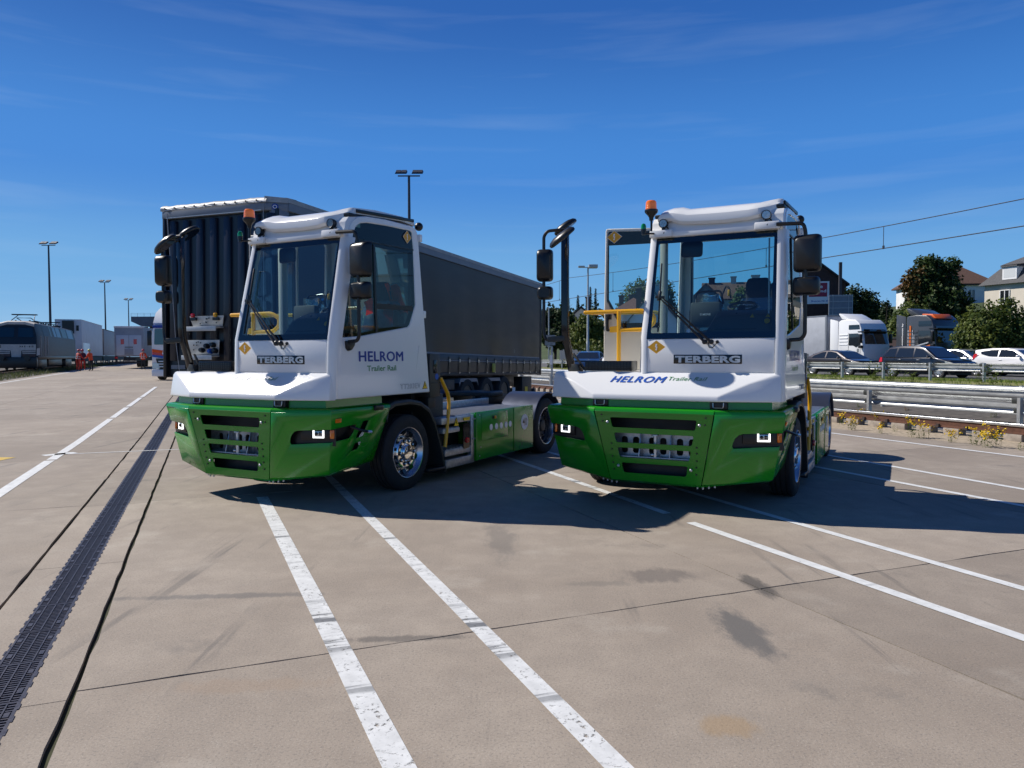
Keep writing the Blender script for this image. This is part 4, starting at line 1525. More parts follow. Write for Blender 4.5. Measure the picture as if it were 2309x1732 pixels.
def sheet(name, u0, u1, v0, v1, m, zf, nu=1, nv=40, kind='structure'):
    mb = MB()
    for i in range(nu):
        for j in range(nv):
            a, b_ = u0 + (u1 - u0) * i / nu, u0 + (u1 - u0) * (i + 1) / nu
            c, d = v0 + (v1 - v0) * j / nv, v0 + (v1 - v0) * (j + 1) / nv
            q = []
            for uu, vv in ((a, c), (b_, c), (b_, d), (a, d)):
                p = G(uu, vv)
                p.z = zf(p.x, p.y)
                q.append(p)
            mb.poly(q)
    return tag(mb.build(name, m, None, merge=True), kind=kind)


yard = sheet('concrete_yard', -10.8, 12.62, -8, 168, M['joint'], lambda x, y: gz(x, y) - .022, 8, 60)
rnd = random.Random(11)


def slab(u0, u1, v0, v1, gap, name='concrete_slab', jag=True):
    g0, g1, h0, h1 = gap
    u0, u1, v0, v1 = u0 + g0, u1 - g1, v0 + h0, v1 - h1
    P = []
    near = v0 < 16 and jag

    def edge(a, b):
        n = max(1, int((V(b) - V(a)).length / (.22 if near else 9)))
        for i in range(n):
            t = i / n
            x = V(a) * (1 - t) + V(b) * t
            if near and 0 < i:
                x += V((rnd.gauss(0, .0032), rnd.gauss(0, .0032)))
            P.append(x)
    edge((u0, v0), (u1, v0))
    edge((u1, v0), (u1, v1))
    edge((u1, v1), (u0, v1))
    edge((u0, v1), (u0, v0))
    top, bot = [], []
    for x in P:
        p = G(x.x, x.y)
        z = gz(p.x, p.y)
        top.append((p.x, p.y, z))
        bot.append((p.x, p.y, z - .10))
    mb = MB()
    mb.loops([bot, top], True, False, True)
    return mb.build(name, M['concrete'], yard, smooth=False)


def vs_(a, step, to):
    o_ = [a]
    while o_[-1] < to:
        o_.append(o_[-1] + step * (1 if o_[-1] < 90 else 4))
    return o_


for u0, u1, ga, gb in ((-.62, 3.47, .018, .006), (3.47, 7.6, .006, .006), (7.6, 11.7, .006, .006), (11.7, 12.6, .006, .0)):
    vv = vs_(-6.1, 5.06, 165)
    for a, b in zip(vv, vv[1:]):
        slab(u0, u1, a, b, (ga, gb, .006, .006))
for u0, u1, ga, gb in ((-6.08, -1.245, .005, .016), (-10.8, -6.08, 0, .005)):
    vv = vs_(-3.54, 4.2, 165)
    for a, b in zip(vv, vv[1:]):
        slab(u0, u1, a, b, (ga, gb, .004, .004))
for u0, u1, ga, gb in ((-1.245, -1.03, .014, .002), (-.826, -.62, .002, .014)):
    vv = vs_(-3.66, 2.53, 60)
    for a, b in zip(vv, vv[1:]):
        slab(u0, u1, a, b, (ga, gb, .003, .003), 'channel_edge')

# drain: iron gratings, each its own piece
M['iron'] = mat('cast_iron', (.075, .070, .085), .45, metal=.55, var=.35, vs=30, rvar=.1)
dr = MB()
for j in range(64):
    a, b = -4 + j, -3 + j
    q = []
    for uu, vv in ((-1.03, a), (-.826, a), (-.826, b), (-1.03, b)):
        p = G(uu, vv)
        p.z = gz(p.x, p.y) - .055
        q.append(p)
    dr.poly(q)
drain = tag(dr.build('drain_channel', mat('drain_dark', (.006, .006, .007), .9), merge=True), kind='structure')
gm = MB()
for x in (-.097, .097):
    gm.box(x - .007, x + .007, 0, .496, -.03, .0)
for x in (-.052, 0, .052):
    gm.box(x - .0035, x + .0035, .012, .484, -.025, .0005)
for y in (.0, .488):
    gm.box(-.0905, .0905, y, y + .008, -.028, -.001)
for k in range(17):
    y = .024 + k * .0275
    gm.box(-.0905, .0905, y, y + .0115, -.026, -.003)
for y in (.10, .34):
    for x in (-.085, .062):
        gm.box(x, x + .023, y, y + .05, -.02, .0008)
for k in range(4):
    gm.box(-.112, -.104, .03 + k * .125, .09 + k * .125, -.03, .002)
    gm.box(.104, .112, .03 + k * .125, .09 + k * .125, -.03, .002)
g0 = gm.build('grating', M['iron'], drain, smooth=False)
for k in range(88):
    o = g0 if k == 0 else g0.copy()
    if k:
        COL.objects.link(o)
    p = G(-.928, -1.0 + k * .50)
    o.location = (p.x, p.y, gz(p.x, p.y) + .001)
    o.rotation_euler = (R(rnd.gauss(0, .15)), 0, R(22.2))


def marking(p0, p1, wd, m, z=.004, wig=.0):
    a, b = V(p0[:2]), V(p1[:2])
    d = b - a
    n = max(2, int(d.length / 2.0))
    o = None
    mb = MB()
    le = d.length
    for i in range(n):
        x0, x1 = le * i / n, le * (i + 1) / n
        q = []
        for x, y in ((x0, -wd / 2), (x1, -wd / 2), (x1, wd / 2), (x0, wd / 2)):
            w_ = a + d * (x / le)
            q.append((x, y, gz(w_.x, w_.y) + z))
        mb.poly(q)
    o = mb.build('road_marking', m, None, merge=True)
    o.location = (a.x, a.y, 0)
    o.rotation_euler = (0, 0, math.atan2(d.y, d.x))
    return tag(o, kind='structure')


marking((-.32, 2.55), (-2.83, 8.38), .125, M['paint_worn'])
marking((.56, 2.45), (-2.30, 9.48), .108, M['paint_worn'])
marking((-2.30, 9.48), G(1.46, 26), .10, M['paint'])
marking((3.25, 3.20), (1.70, 7.05), .10, M['paint'])
marking((1.56, 7.45), (.35, 10.55), .095, M['paint_worn'])
marking((.35, 10.55), G(4.34, 24), .095, M['paint'])
marking((4.25, 3.05), (2.05, 8.68), .09, M['paint'])
marking((2.05, 8.68), G(5.22, 24), .09, M['paint'])
marking((6.35, 5.25), (4.02, 11.42), .10, M['paint'])
marking((4.02, 11.42), G(8.06, 26), .10, M['paint'])
marking((7.0, 6.0), (4.62, 13.0), .10, M['paint'])
marking((8.95, 9.1), (6.60, 15.0), .11, M['paint'])
marking((6.60, 15.0), G(11.9, 34), .11, M['paint'])
for a, b in ((-3, 13.2), (13.3, 21), (21.3, 25), (25.4, 30), (30.4, 38.6)):
    marking(G(-2.26, a), G(-2.27, b), .14, M['paint'])
marking((-7.38, 12.10), (-5.72, 12.72), .055, M['paint'])
marking((-5.72, 12.72), (-5.2, 13.05), .055, M['paint'])
marking((-7.55, 11.95), (-7.25, 12.32), .20, M['paint'])
marking(G(-10.12, 18), G(-10.14, 150), .16, M['paint'])
marking((-9.4, 11.55), (-7.86, 11.53), .42, M['paint_yellow'])

# ------------------------------------------------------------------ right-hand edge: rail, guard rails, verge, road
M['ballast'] = mat('pale_rubble', (.40, .33, .24), .9, var=.45, vs=14, bump=.4, bs=30)
M['asphalt'] = mat('old_asphalt', (.135, .138, .142), .85, var=.25, vs=3, bump=.2, bs=80)
M['roadtar'] = mat('road_asphalt', (.095, .095, .098), .85, var=.2, vs=1)
M['dirt'] = mat('dirt', (.10, .088, .075), .95, var=.5, vs=6, bump=.4, bs=25)
M['turf'] = mat('turf_soil', (.13, .17, .03), .95, var=.4, vs=2.5, c2=(.27, .25, .10))
M['rust'] = mat('rusty_rail', (.115, .048, .028), .75, metal=.2, var=.4, vs=18)
M['railtop'] = mat('polished_rail', (.60, .62, .66), .3, metal=.9)
M['rustdark'] = mat('rail_clip', (.045, .030, .026), .8)
M['gr'] = mat('guardrail_zinc', (.50, .515, .52), .42, metal=.72, var=.18, vs=5, rvar=.1)
zr = lambda z: (lambda x, y: z)


def zbank(x, y):
    u = CG * x + SG * y
    for a, b, za, zb in ((17.2, 18.9, .02, .16), (18.9, 23.8, .16, .70), (23.8, 28.5, .70, .52), (28.5, 31.5, .52, .45)):
        if u <= b:
            return za + (zb - za) * max(0, (u - a)) / (b - a)
    return .45


sheet('rail_bed', 12.60, 14.45, -8, 90, M['ballast'], zr(-.012), 1, 10)
sheet('asphalt_strip', 14.45, 17.25, -8, 120, M['asphalt'], zr(-.004), 1, 10)
sheet('dirt_verge', 17.25, 18.95, -8, 120, M['dirt'], zbank, 3, 30)
sheet('grass_bank', 18.95, 31.5, -8, 140, M['turf'], zbank, 12, 40)
sheet('road', 31.5, 52, -30, 160, M['roadtar'], zr(.45), 1, 10)


def hz(x, y):
    u = CG * x + SG * y
    if u < 52:
        return .45
    t = min(1, (u - 52) / 50)
    return .45 + 9.0 * t * t * (3 - 2 * t) + max(0, u - 102) * .06


sheet('hill', 52, 420, -140, 420, mat('hill_grass', (.045, .07, .018), .95, var=.5, vs=.15), hz, 20, 24)

cr = empty('crane_rail', G(13.92, 0))
cr.rotation_euler = (0, 0, R(22.2))
tag(cr, 'rusty rail with a bright worn top on low blocks along the yard edge', 'rail')
mb = MB()
rp_ = [(-.075, .12), (.075, .12), (.075, .135), (.016, .155), (.014, .255), (-.014, .255), (-.016, .155), (-.075, .135)]
mb.prism(rp_, 1, -8, 90)
mb.build('rail_web', M['rust'], cr)
mb = MB()
mb.prism(rpoly([(-.04, .2552), (.04, .2552), (.04, .312), (-.04, .312)], .012), 1, -8, 90)
mb.build('rail_head', M['railtop'], cr)
kb = MB()
kb.box(-.11, .11, -.17, .17, -.02, .118)
kb0 = kb.build('sleeper_block', mat('block_concrete', (.36, .31, .26), .9, var=.35, vs=8), cr, .008)
kc = MB()
kc.box(-.13, .13, -.05, .05, .1185, .15)
kc.box(-.10, -.05, -.03, .03, .15, .185).box(.05, .10, -.03, .03, .15, .185)
kc0 = kc.build('rail_clip', M['rustdark'], cr)
for k in range(80):
    for src in (kb0, kc0):
        o = src if k == 0 else src.copy()
        if k:
            COL.objects.link(o)
        o.location = (0, 1.2 + k * .62 + (.31 if src is kc0 else 0), 0)
WB = [(0, .31), (-.035, .298), (-.08, .262), (-.08, .212), (-.01, .172), (-.01, .138), (-.08, .098), (-.08, .048), (-.035, .012), (0, 0)]


def guardrail(u, ztop, v0, v1, step, back, label, zbase, hb=.31, post_top=.02):
    g = empty('guardrail', G(u, 0))
    g.rotation_euler = (0, 0, R(22.2))
    tag(g, label, 'guard rail', 'guard rails along the road')
    s = -1 if back else 1
    pr = [(s * a, b * hb / .31) for a, b in WB]
    th = [(a + (.004 if s > 0 else -.004), b) for a, b in pr][::-1]
    mb = MB()
    mb.prism(pr + th, 1, 0, step * 2 - .004)
    seg = mb.build('beam', M['gr'], g, angle=60)
    n = int((v1 - v0) / (2 * step))
    for k in range(n):
        o = seg if k == 0 else seg.copy()
        if k:
            COL.objects.link(o)
        o.location = ((.05 if back else -.06) + (.003 if k % 2 else 0), v0 + k * 2 * step, ztop - hb)
    pm = MB()
    hgt = ztop + post_top - zbase + .15
    pm.prism([(-.05, -.03), (.05, -.03), (.05, -.022), (-.042, -.022), (-.042, .022), (.05, .022), (.05, .03), (-.05, .03)], 2, 0, hgt)
    p0 = pm.build('post', M['gr'], g)
    sm_ = MB()
    sm_.box(-.03, .06, .03, .15, hgt - .12, hgt - .015)
    sm_.box(-.05, .05, .03, .10, hgt - .30, hgt - .2)
    s0 = sm_.build('post_bracket', M['darkgrey'], p0, .01)
    for k in range(int((v1 - v0) / step)):
        o = p0 if k == 0 else p0.copy()
        q = s0 if k == 0 else s0.copy()
        if k:
            COL.objects.link(o)
            COL.objects.link(q)
            q.parent = o
        o.location = (0 if not back else -.02, v0 + k * step + step / 2, zbase - .15)
    return g


guardrail(14.35, .755, 9.47 - 3.5 * 2.5, 72, 3.5, True, 'nearest galvanised guard rail, its posts on the yard side right behind the rusty rail', -.01)
guardrail(18.2, .83, 2, 76, 4.0, False, 'middle galvanised guard rail between the asphalt strip and the grass bank', .05)
guardrail(24.0, 1.30, 17.07 - 1 - 14, 80, 2.0, True, 'far guard rail on the grass bank in front of the passing cars', .80, .27)

# grass on the bank: nobody could count it
def blades(name, n, fn, h0, h1, wd, m, seed):
    rn = random.Random(seed)
    vs, fs = [], []
    for _ in range(n):
        p = fn(rn)
        h = rn.uniform(h0, h1)
        a = rn.uniform(0, 6.28)
        dx, dy = math.cos(a) * wd, math.sin(a) * wd
        lx, ly = rn.gauss(0, h * .35), rn.gauss(0, h * .35)
        i = len(vs)
        vs += [(p.x - dx, p.y - dy, p.z), (p.x + dx, p.y + dy, p.z), (p.x + lx, p.y + ly, p.z + h)]
        fs.append((i, i + 1, i + 2))
    me = bpy.data.meshes.new(name)
    me.from_pydata(vs, [], fs)
    me.materials.append(m)
    o = bpy.data.objects.new(name, me)
    COL.objects.link(o)
    return o


def leaf_mat(name, c, c2, vs=1.5, trans=.35):
    m = bpy.data.materials.new(name)
    m.use_nodes = True
    t = m.node_tree
    b = t.nodes['Principled BSDF']
    out = t.nodes['Material Output']
    ge = t.nodes.new('ShaderNodeNewGeometry')
    n = t.nodes.new('ShaderNodeTexNoise')
    n.inputs['Scale'].default_value = vs
    n.inputs['Detail'].default_value = 5
    r = t.nodes.new('ShaderNodeValToRGB')
    r.color_ramp.elements[0].position = .35
    r.color_ramp.elements[1].position = .68
    r.color_ramp.elements[0].color = (*c, 1)
    r.color_ramp.elements[1].color = (*c2, 1)
    t.links.new(ge.outputs['Position'], n.inputs['Vector'])
    t.links.new(n.outputs['Fac'], r.inputs[0])
    t.links.new(r.outputs[0], b.inputs['Base Color'])
    b.inputs['Roughness'].default_value = .55
    b.inputs['Specular IOR Level'].default_value = .3
    tl = t.nodes.new('ShaderNodeBsdfTranslucent')
    t.links.new(r.outputs[0], tl.inputs[0])
    ms = t.nodes.new('ShaderNodeMixShader')
    ms.inputs[0].default_value = trans
    t.links.new(b.outputs[0], ms.inputs[1])
    t.links.new(tl.outputs[0], ms.inputs[2])
    t.links.new(ms.outputs[0], out.inputs[0])
    return m


def bank_pt(rn):
    u = 19.1 + 12 * rn.random() ** 1.2
    p = G(u, rn.uniform(3, 48))
    p.z = zbank(p.x, p.y)
    return p


gb = blades('bank_grass', 42000, bank_pt, .04, .14, .012, leaf_mat('grass_blade', (.14, .22, .03), (.36, .38, .09), .8), 5)
tag(gb, 'sunlit grass on the bank behind the guard rails', 'grass', kind='stuff')

# weeds: green stems with yellow flowers beside the rail, leafy ones on the bank
M['weed'] = leaf_mat('weed_leaf', (.06, .10, .015), (.16, .20, .04), 6)
M['flower'] = mat('yellow_flower', (.75, .52, .01), .6)
M['dryweed'] = leaf_mat('dry_weed', (.20, .10, .035), (.34, .22, .09), 6)


def weed(p, h, n, flowers, seed, mm=None):
    rn = random.Random(seed)
    o = empty('weed', p)
    mb = MB()
    fl = MB()
    for i in range(n):
        a = rn.uniform(0, 6.28)
        r0 = rn.uniform(0, h * .3)
        b = V((r0 * math.cos(a), r0 * math.sin(a), -.02))
        hh = h * rn.uniform(.55, 1.0)
        t = b + V((rn.gauss(0, h * .15), rn.gauss(0, h * .15), hh))
        mb.poly([b, b + V((.006, .004, 0)), t])
        for k in range(5):
            f = rn.uniform(.15, .95)
            q = b * (1 - f) + t * f
            d = V((rn.gauss(0, 1), rn.gauss(0, 1), rn.uniform(-.1, .8))).normalized() * h * rn.uniform(.1, .2)
            sd = d.cross(V((0, 0, 1))).normalized() * h * .035
            mb.poly([q, q + d * .5 + sd, q + d, q + d * .5 - sd])
        if flowers:
            for k in range(4):
                q = t + V((rn.gauss(0, .03), rn.gauss(0, .03), rn.gauss(0, .02)))
                for e in range(2):
                    d1 = V((rn.gauss(0, 1), rn.gauss(0, 1), rn.gauss(0, 1))).normalized() * .016
                    d2 = d1.cross(V((rn.gauss(0, 1), rn.gauss(0, 1), 1))).normalized() * .016
                    fl.poly([q - d1, q - d2, q + d1, q + d2])
    mb.build('leaves', mm or M['weed'], o, smooth=False, fixn=False)
    if flowers:
        fl.build('flowers', M['flower'], o, smooth=False, fixn=False)
    return o


k_ = 2211 / 509
for i, (x, y, h, n, f) in enumerate(((530, 385, .30, 16, 1), (610, 330, .38, 10, 1), (770, 350, .34, 9, 1), (820, 420, .22, 8, 1), (1110, 460, .42, 12, 1), (1190, 470, .22, 10, 0), (1250, 465, .28, 9, 1), (1500, 510, .24, 12, 1), (1700, 520, .24, 8, 0), (1770, 540, .40, 12, 1), (1850, 560, .30, 12, 1), (1930, 560, .36, 12, 1), (940, 400, .20, 7, 0), (430, 330, .28, 8, 1), (2190, 590, .22, 10, 0))):
    g = at(1800 + x / k_, 880 + y / k_, 10)
    D = 10 * CAM_H / (CAM_H - g.z)
    p = at(1800 + x / k_, 880 + y / k_, D)
    o = weed((p.x, p.y, 0), h, n, f, i)
    tag(o, 'tuft of yellow-flowered weeds by the rusty rail' if f else 'tuft of leafy green weeds by the rusty rail', 'weed', 'weeds beside the rusty rail' if f else 'leafy weeds beside the rusty rail')
for i, (u, v, h, n) in enumerate(((22.6, 19.5, .75, 26), (22.9, 20.5, .8, 24), (22.5, 18.6, .6, 22), (22.8, 15.9, .75, 20), (23.1, 16.6, .6, 18), (22.3, 21.9, .6, 20), (22.6, 23.4, .5, 18), (23.2, 14.6, .5, 12), (22.2, 26.2, .4, 12))):
    p = G(u, v)
    p.z = zbank(p.x, p.y)
    o = weed(p, h, n, False, 50 + i)
    tag(o, 'bushy weed growing on the bank beside the far guard rail', 'weed', 'weeds on the bank')
for i, (u, v) in enumerate(((17.7, 16.4), (17.8, 14.9), (17.8, 12.4), (17.7, 10.9), (17.8, 9.2), (17.7, 18.2))):
    p = G(u, v, .04)
    o = weed(p, .28, 14, False, 80 + i, M['dryweed'] if i % 2 else M['weed'])
    tag(o, ('dried brown weed on the dirt under the nearest guard rail' if i % 2 else 'small green weed on the dirt under the nearest guard rail'), 'weed', 'dry weeds on the dirt verge' if i % 2 else 'green weeds on the dirt verge')

# ------------------------------------------------------------------ black curtain-sided trailer, parked nose-high
M['curtain'] = mat('black_curtain', (.011, .0125, .017), .42, var=.35, vs=1.4, rvar=.12, stretch=(1, .5, 2.5), bump=.05, bs=6)
M['bulkhead'] = mat('navy_bulkhead', (.004, .006, .012), .34, rvar=.08, vs=8)
M['bulkrib'] = mat('navy_rib', (.008, .012, .024), .30)
M['trailgrey'] = mat('trailer_grey', (.17, .19, .225), .42, var=.15, vs=3)
M['tarp'] = mat('grey_tarp', (.36, .37, .375), .5, var=.25, vs=5, bump=.4, bs=9)
M['stripgrey'] = mat('hem_strip', (.28, .30, .34), .5)
M['plategrey'] = mat('socket_plate', (.50, .51, .50), .45, metal=.35, var=.15, vs=9)


def small_wheel(root, x, y, z, r, w_, side, name='wheel', rimm=None, seg=26):
    mb = MB()
    ax = (side, 0, 0)
    mb.lathe([(r * .60, -w_ / 2), (r * .92, -w_ / 2), (r, -w_ * .36), (r, w_ * .36), (r * .93, w_ / 2), (r * .62, w_ / 2), (r * .60, w_ * .4)], (x, y, z), ax, seg, cap=False)
    t = mb.build(name, M['rubber'], root)
    rb = MB()
    rb.lathe([(r * .615, w_ * .44), (r * .57, w_ * .30), (r * .30, w_ * .18), (r * .26, w_ * .34), (r * .1, w_ * .36)], (x, y, z), ax, seg)
    rb.build('rim', rimm or M['darkgrey'], t)
    return t


CT = empty('curtain_trailer', (-6.3085, 13.4628, 0))
CT.rotation_euler = (-.018526, 0, -.368352)
tag(CT, 'long black curtain-sided trailer parked nose-high behind the left tractor', 'trailer')
TOP, BOT, HEM = 4.287, 1.217, 1.76
mb = MB()
mb.box(.03, 2.46, .06, .16, BOT + .03, 4.10)
mb.build('front_wall', M['bulkhead'], CT)
for i in range(8):
    x = .20 + i * .305
    mb = MB()
    mb.prism([(x - .09, .062), (x - .055, -.002), (x + .055, -.002), (x + .09, .062)], 2, BOT + .30, 4.02)
    mb.build('rib', M['bulkrib'], CT, .012)
mb = MB()
mb.box(-.005, .07, -.02, .17, BOT, 4.10)
mb.build('corner_post', M['bulkhead'], CT, .02)
mb = MB()
mb.prism([(2.38, .03), (2.55, .20), (2.55, .26), (2.30, .26), (2.30, .05)], 2, BOT, 4.10)
mb.build('corner_post', M['trailgrey'], CT, .01)
mb = MB()
mb.prism([(.0, -.03), (2.28, -.03), (2.565, .20), (2.565, .40), (0, .40)], 2, 4.065, 4.215)
mb.build('front_beam', M['trailgrey'], CT, .012)
mb = MB()
mb.box(.10, 2.2, -.034, -.031, 4.062, 4.078)
mb.build('beam_edge', M['reflect'], CT)
lg = MB()
lg.lathe([(.055, 0), (.055, .004)], (2.415, .062, 4.125), (.63, -.78, 0), 20)
lo_ = lg.build('maker_badge', M['blue_text'], CT)
tk = MB()
tk.tube([V((2.417, .054, 4.125)) + V((.78 * .03 * math.cos(a), .63 * .03 * math.cos(a), .026 * math.sin(a))) for a in [i * math.pi / 8 for i in range(16)]], .006, 5, True)
tk.build('badge_ring', M['stickerwhite'], lo_)
# tarpaulin flap with its lacing
secs = []
rnd = random.Random(2)
for i in range(31):
    x = -.02 + 2.34 * i / 30
    w_ = rnd.uniform(-.008, .008)
    secs.append([(x, .30, TOP + .012), (x, .02, TOP + .01 + w_), (x, -.045, TOP - .03), (x, -.05 + w_, TOP - .09 + w_ * .5), (x, -.035, 4.195)])
fl = MB().loops(secs, False, False, False).build('roof_flap', M['tarp'], CT, angle=60)
for i in range(10):
    x = .10 + i * .225
    hk = MB()
    hk.tube([(x, -.055, 4.235), (x + .05, -.062, 4.232), (x + .17, -.055, 4.205)], .007, 6)
    hk.build('lacing_cord', M['stickerwhite'], CT)
    hk = MB()
    hk.ball((x, -.055, 4.235), .018, 8, 6)
    hk.build('hook', M['black'], CT)
mb = MB()
mb.loops([[(x, y, z) for y, z in ((0.25, TOP + .015), (13.62, TOP + .015))] for x, z in ()] or [[(0, .25, TOP + .01), (0, 13.62, TOP + .01)], [(1.27, .25, TOP + .03), (1.27, 13.62, TOP + .03)], [(2.56, .25, TOP + .01), (2.56, 13.62, TOP + .01)]], False, False, False)
mb.build('roof_sheet', M['tarp'], CT)
mb = MB()
mb.poly([(2.28, -.04, TOP + .01), (2.58, .20, TOP + .0), (2.58, .45, TOP + .012), (2.2, .45, TOP + .02)]).poly([(2.28, -.045, TOP + .01), (2.285, -.05, 4.20), (2.59, .20, 4.20), (2.58, .20, TOP)])
mb.build('corner_flap', M['tarp'], CT, fixn=False)
mb = MB()
mb.prism([(2.52, TOP + .015), (2.585, TOP + .0), (2.585, TOP - .075), (2.565, TOP - .075)], 1, .2, 13.62)
mb.build('roof_rail', M['tarp'], CT)
mb = MB()
mb.prism([(2.54, TOP - .0755), (2.578, TOP - .0755), (2.578, TOP - .215), (2.54, TOP - .215)], 1, .22, 13.62)
mb.build('roof_rail', M['trailgrey'], CT)
secs = []
for i in range(60):
    y = .24 + 13.3 * i / 59
    b_ = .012 * math.sin(y * 2.1) + .006 * math.sin(y * 5.3 + 1)
    secs.append([(2.545, y, TOP - .20), (2.548 + b_ * .3, y, 3.4), (2.548 + b_, y, 2.5), (2.548 + b_ * .6, y, HEM + .05), (2.546, y, HEM), (2.552, y, HEM - .01), (2.556 + .35 * b_, y, 1.55), (2.545, y, 1.36), (2.54, y, 1.30)])
MB().loops(secs, False, False, False).build('side_curtain', M['curtain'], CT, angle=60)
mb = MB()
for i in range(262):
    y = .3 + i * .05
    mb.box(2.560, 2.564, y, y + .036, HEM - .005, HEM + .03)
tag(mb.build('hem_strip', M['stripgrey'], CT, smooth=False), kind='stuff')
sm0 = MB()
sm0.box(2.560, 2.568, -.02, .02, 1.28, HEM - .06)
st0 = sm0.build('strap', M['black'], CT)
bm0 = MB()
bm0.box(2.566, 2.585, -.026, .026, 1.56, 1.64)
bm0.box(2.563, 2.578, -.018, .018, 1.275, 1.31)
bk0 = bm0.build('buckle', M['alu'], st0)
for i in range(22):
    o, q = (st0, bk0) if i == 0 else (st0.copy(), bk0.copy())
    if i:
        COL.objects.link(o)
        COL.objects.link(q)
        q.parent = o
    o.location = (0, .5 + i * .60, 0)
mb = MB()
mb.tube([(2.572, .3, 1.60), (2.572, 13.4, 1.60)], .004, 5)
mb.build('load_cord', M['alu'], CT)
mb = MB()
mb.box(2.30, 2.55, .2, 13.6, 1.215, 1.295)
mb.box(0, .25, .2, 13.6, 1.215, 1.295)
mb.box(.25, 2.30, .2, 13.6, 1.235, 1.275)
mb.build('floor_rail', M['chassis'], CT, .006)
mb = MB()
mb.box(2.585, 2.60, 9.23, 9.46, 1.30, 1.55)
mb.build('warning_plate', mat('dull_yellow', (.42, .36, .03), .5), CT, .02)
lettering('panel_mark', '3', (2.563, 11.02, 1.88), (0, .05, 0), (0, 0, .11), M['stripgrey'], CT)
mb = MB()
mb.box(2.44, 2.56, 13.5, 13.64, 1.20, TOP - .08)
mb.build('corner_post', M['chassis'], CT, .01)
mb = MB()
mb.box(-.0, 2.55, 13.58, 13.66, 1.25, TOP - .05)
mb.build('rear_door', M['chassis'], CT)
mb = MB()
mb.box(0, .02, .2, 13.6, 1.25, TOP - .08)
mb.build('side_curtain', M['curtain'], CT)
mb = MB()
mb.box(.75, .88, .6, 13.4, .82, 1.22).box(1.67, 1.80, .6, 13.4, .82, 1.22)
for y in (7.65, 8.97, 10.29):
    mb.box(.2, 2.35, y - .06, y + .06, .62, .76)
mb.box(2.0, 2.5, 6.15, 6.95, .62, 1.12)
mb.box(.1, 2.45, 13.2, 13.4, .55, .75)
mb.box(2.1, 2.4, 12.2, 13.1, .50, 1.15)
mb.build('chassis', M['chassis'], CT, .01)
for x in (.55, 2.0):
    mb = MB()
    mb.box(x - .07, x + .07, 2.3, 2.45, .20, 1.22).box(x - .2, x + .2, 2.2, 2.55, .06, .12)
    mb.build('landing_leg', M['chassis'], CT)
for y in (7.65, 8.97, 10.29):
    for x, s in ((2.36, 1), (.2, -1)):
        small_wheel(CT, x, y, .56 + .0185 * y - .05, .50, .38, s)
for y0, y1 in ((7.15, 8.35), (9.0, 10.0)):
    mb = MB()
    pr = [(y0, 1.02), (y0 + .08, 1.14), (y1 - .08, 1.14), (y1, 1.02)]
    mb.loops([[(2.12, y, z) for y, z in pr], [(2.54, y, z) for y, z in pr], [(2.545, y, z - .09) for y, z in pr]], False, False, False)
    mb.build('mudguard', M['trailgrey'], CT)
for y, c_ in ((11.3, 'stickerwhite'), (12.45, 'stickeryellow')):
    mb = MB()
    mb.box(2.40, 2.41, y, y + .24, .66, .82)
    mb.build('id_plate', M[c_], CT)
for sx in range(4):
    hh = MB()
    hh.tube([(.12 + .02 * sx, -.03, 4.05 - .2 * sx), (.13 + .02 * sx, -.02, 3.6 - .2 * sx)], .004, 5)
    if sx == 0:
        hh.tube([(.13, -.035, 4.15), (.22, -.03, 3.0), (.30, -.02, 1.9), (.40, -.03, 1.30)], .006, 5)
        hh.build('customs_cord', M['stripgrey'], CT)
cc_ = MB()
cc_.tube([(2.26, -.05, 4.17), (2.255, -.04, 3.0), (2.25, -.03, 1.4)], .006, 5)
cc_.build('customs_cord', M['stripgrey'], CT)
# coupling panels
for z1, z0, x0, x1 in ((2.30, 2.10, .66, 1.42), (1.88, 1.60, .615, 1.33)):
    mb = MB()
    mb.loops([[(x0 + .04, -.02, z0 + .02), (x1 - .06, -.02, z0 + .02), (x1 - .06, -.012, z0 + .02), (x0 + .04, -.012, z0 + .02)], [(x0, -.06, z1), (x1, -.06, z1), (x1, -.05, z1), (x0, -.05, z1)]])
    pp = mb.build('socket_panel', M['plategrey'], CT, .003)
    mb = MB()
    mb.box(x0, x1 - .04, -.20, -.02, z0 - .015, z0 + .01)
    mb.box(x0, x1 - .04, -.21, -.195, z0 - .07, z0 + .01)
    mb.build('socket_shelf', M['plategrey'], pp, .004)
    hb = MB()
    rn = random.Random(int(z1 * 100))
    for k in range(9):
        xx, zz = rn.uniform(x0 + .08, x1 - .10), rn.uniform(z0 + .06, z1 - .03)
        hb.lathe([(.012, 0), (.012, .006)], (xx, -.058, zz), (0, -1, 0), 8)
    hb.build('socket_hole', M['blackgloss'], pp)
    if z1 < 2:
        for k, (xx, zz) in enumerate(((.95, 1.70), (1.06, 1.77), (1.14, 1.68), (1.20, 1.79), (1.24, 1.69))):
            hb = MB()
            hb.lathe([(.045, 0), (.045, .06), (.03, .09)], (xx, -.04, zz), (0, -1, .1), 12)
            hb.build('socket', M['black' if k != 2 else 'blue_text2'], pp)
    else:
        for xx, mm in ((.76, 'redlens'), (1.26, 'sticker')):
            hb = MB()
            hb.box(xx - .05, xx + .07, -.10, -.055, 2.22, 2.27)
            hb.build('coupling', M['black'], pp)
            hb = MB()
            hb.box(xx - .03, xx + .03, -.11, -.06, 2.275, 2.345)
            hb.build('coupling_handle', M[mm], pp, .012)
mb = MB()
mb.box(.14, .29, .03, .055, 1.37, 1.44).box(.30, .46, .03, .055, 1.37, 1.44)
mb.build('id_plate', M['trailgrey'], CT)
mb = MB()
mb.box(1.70, 1.86, .02, .03, 1.90, 2.06)
mb.build('letter_plate', M['stickerwhite'], CT)
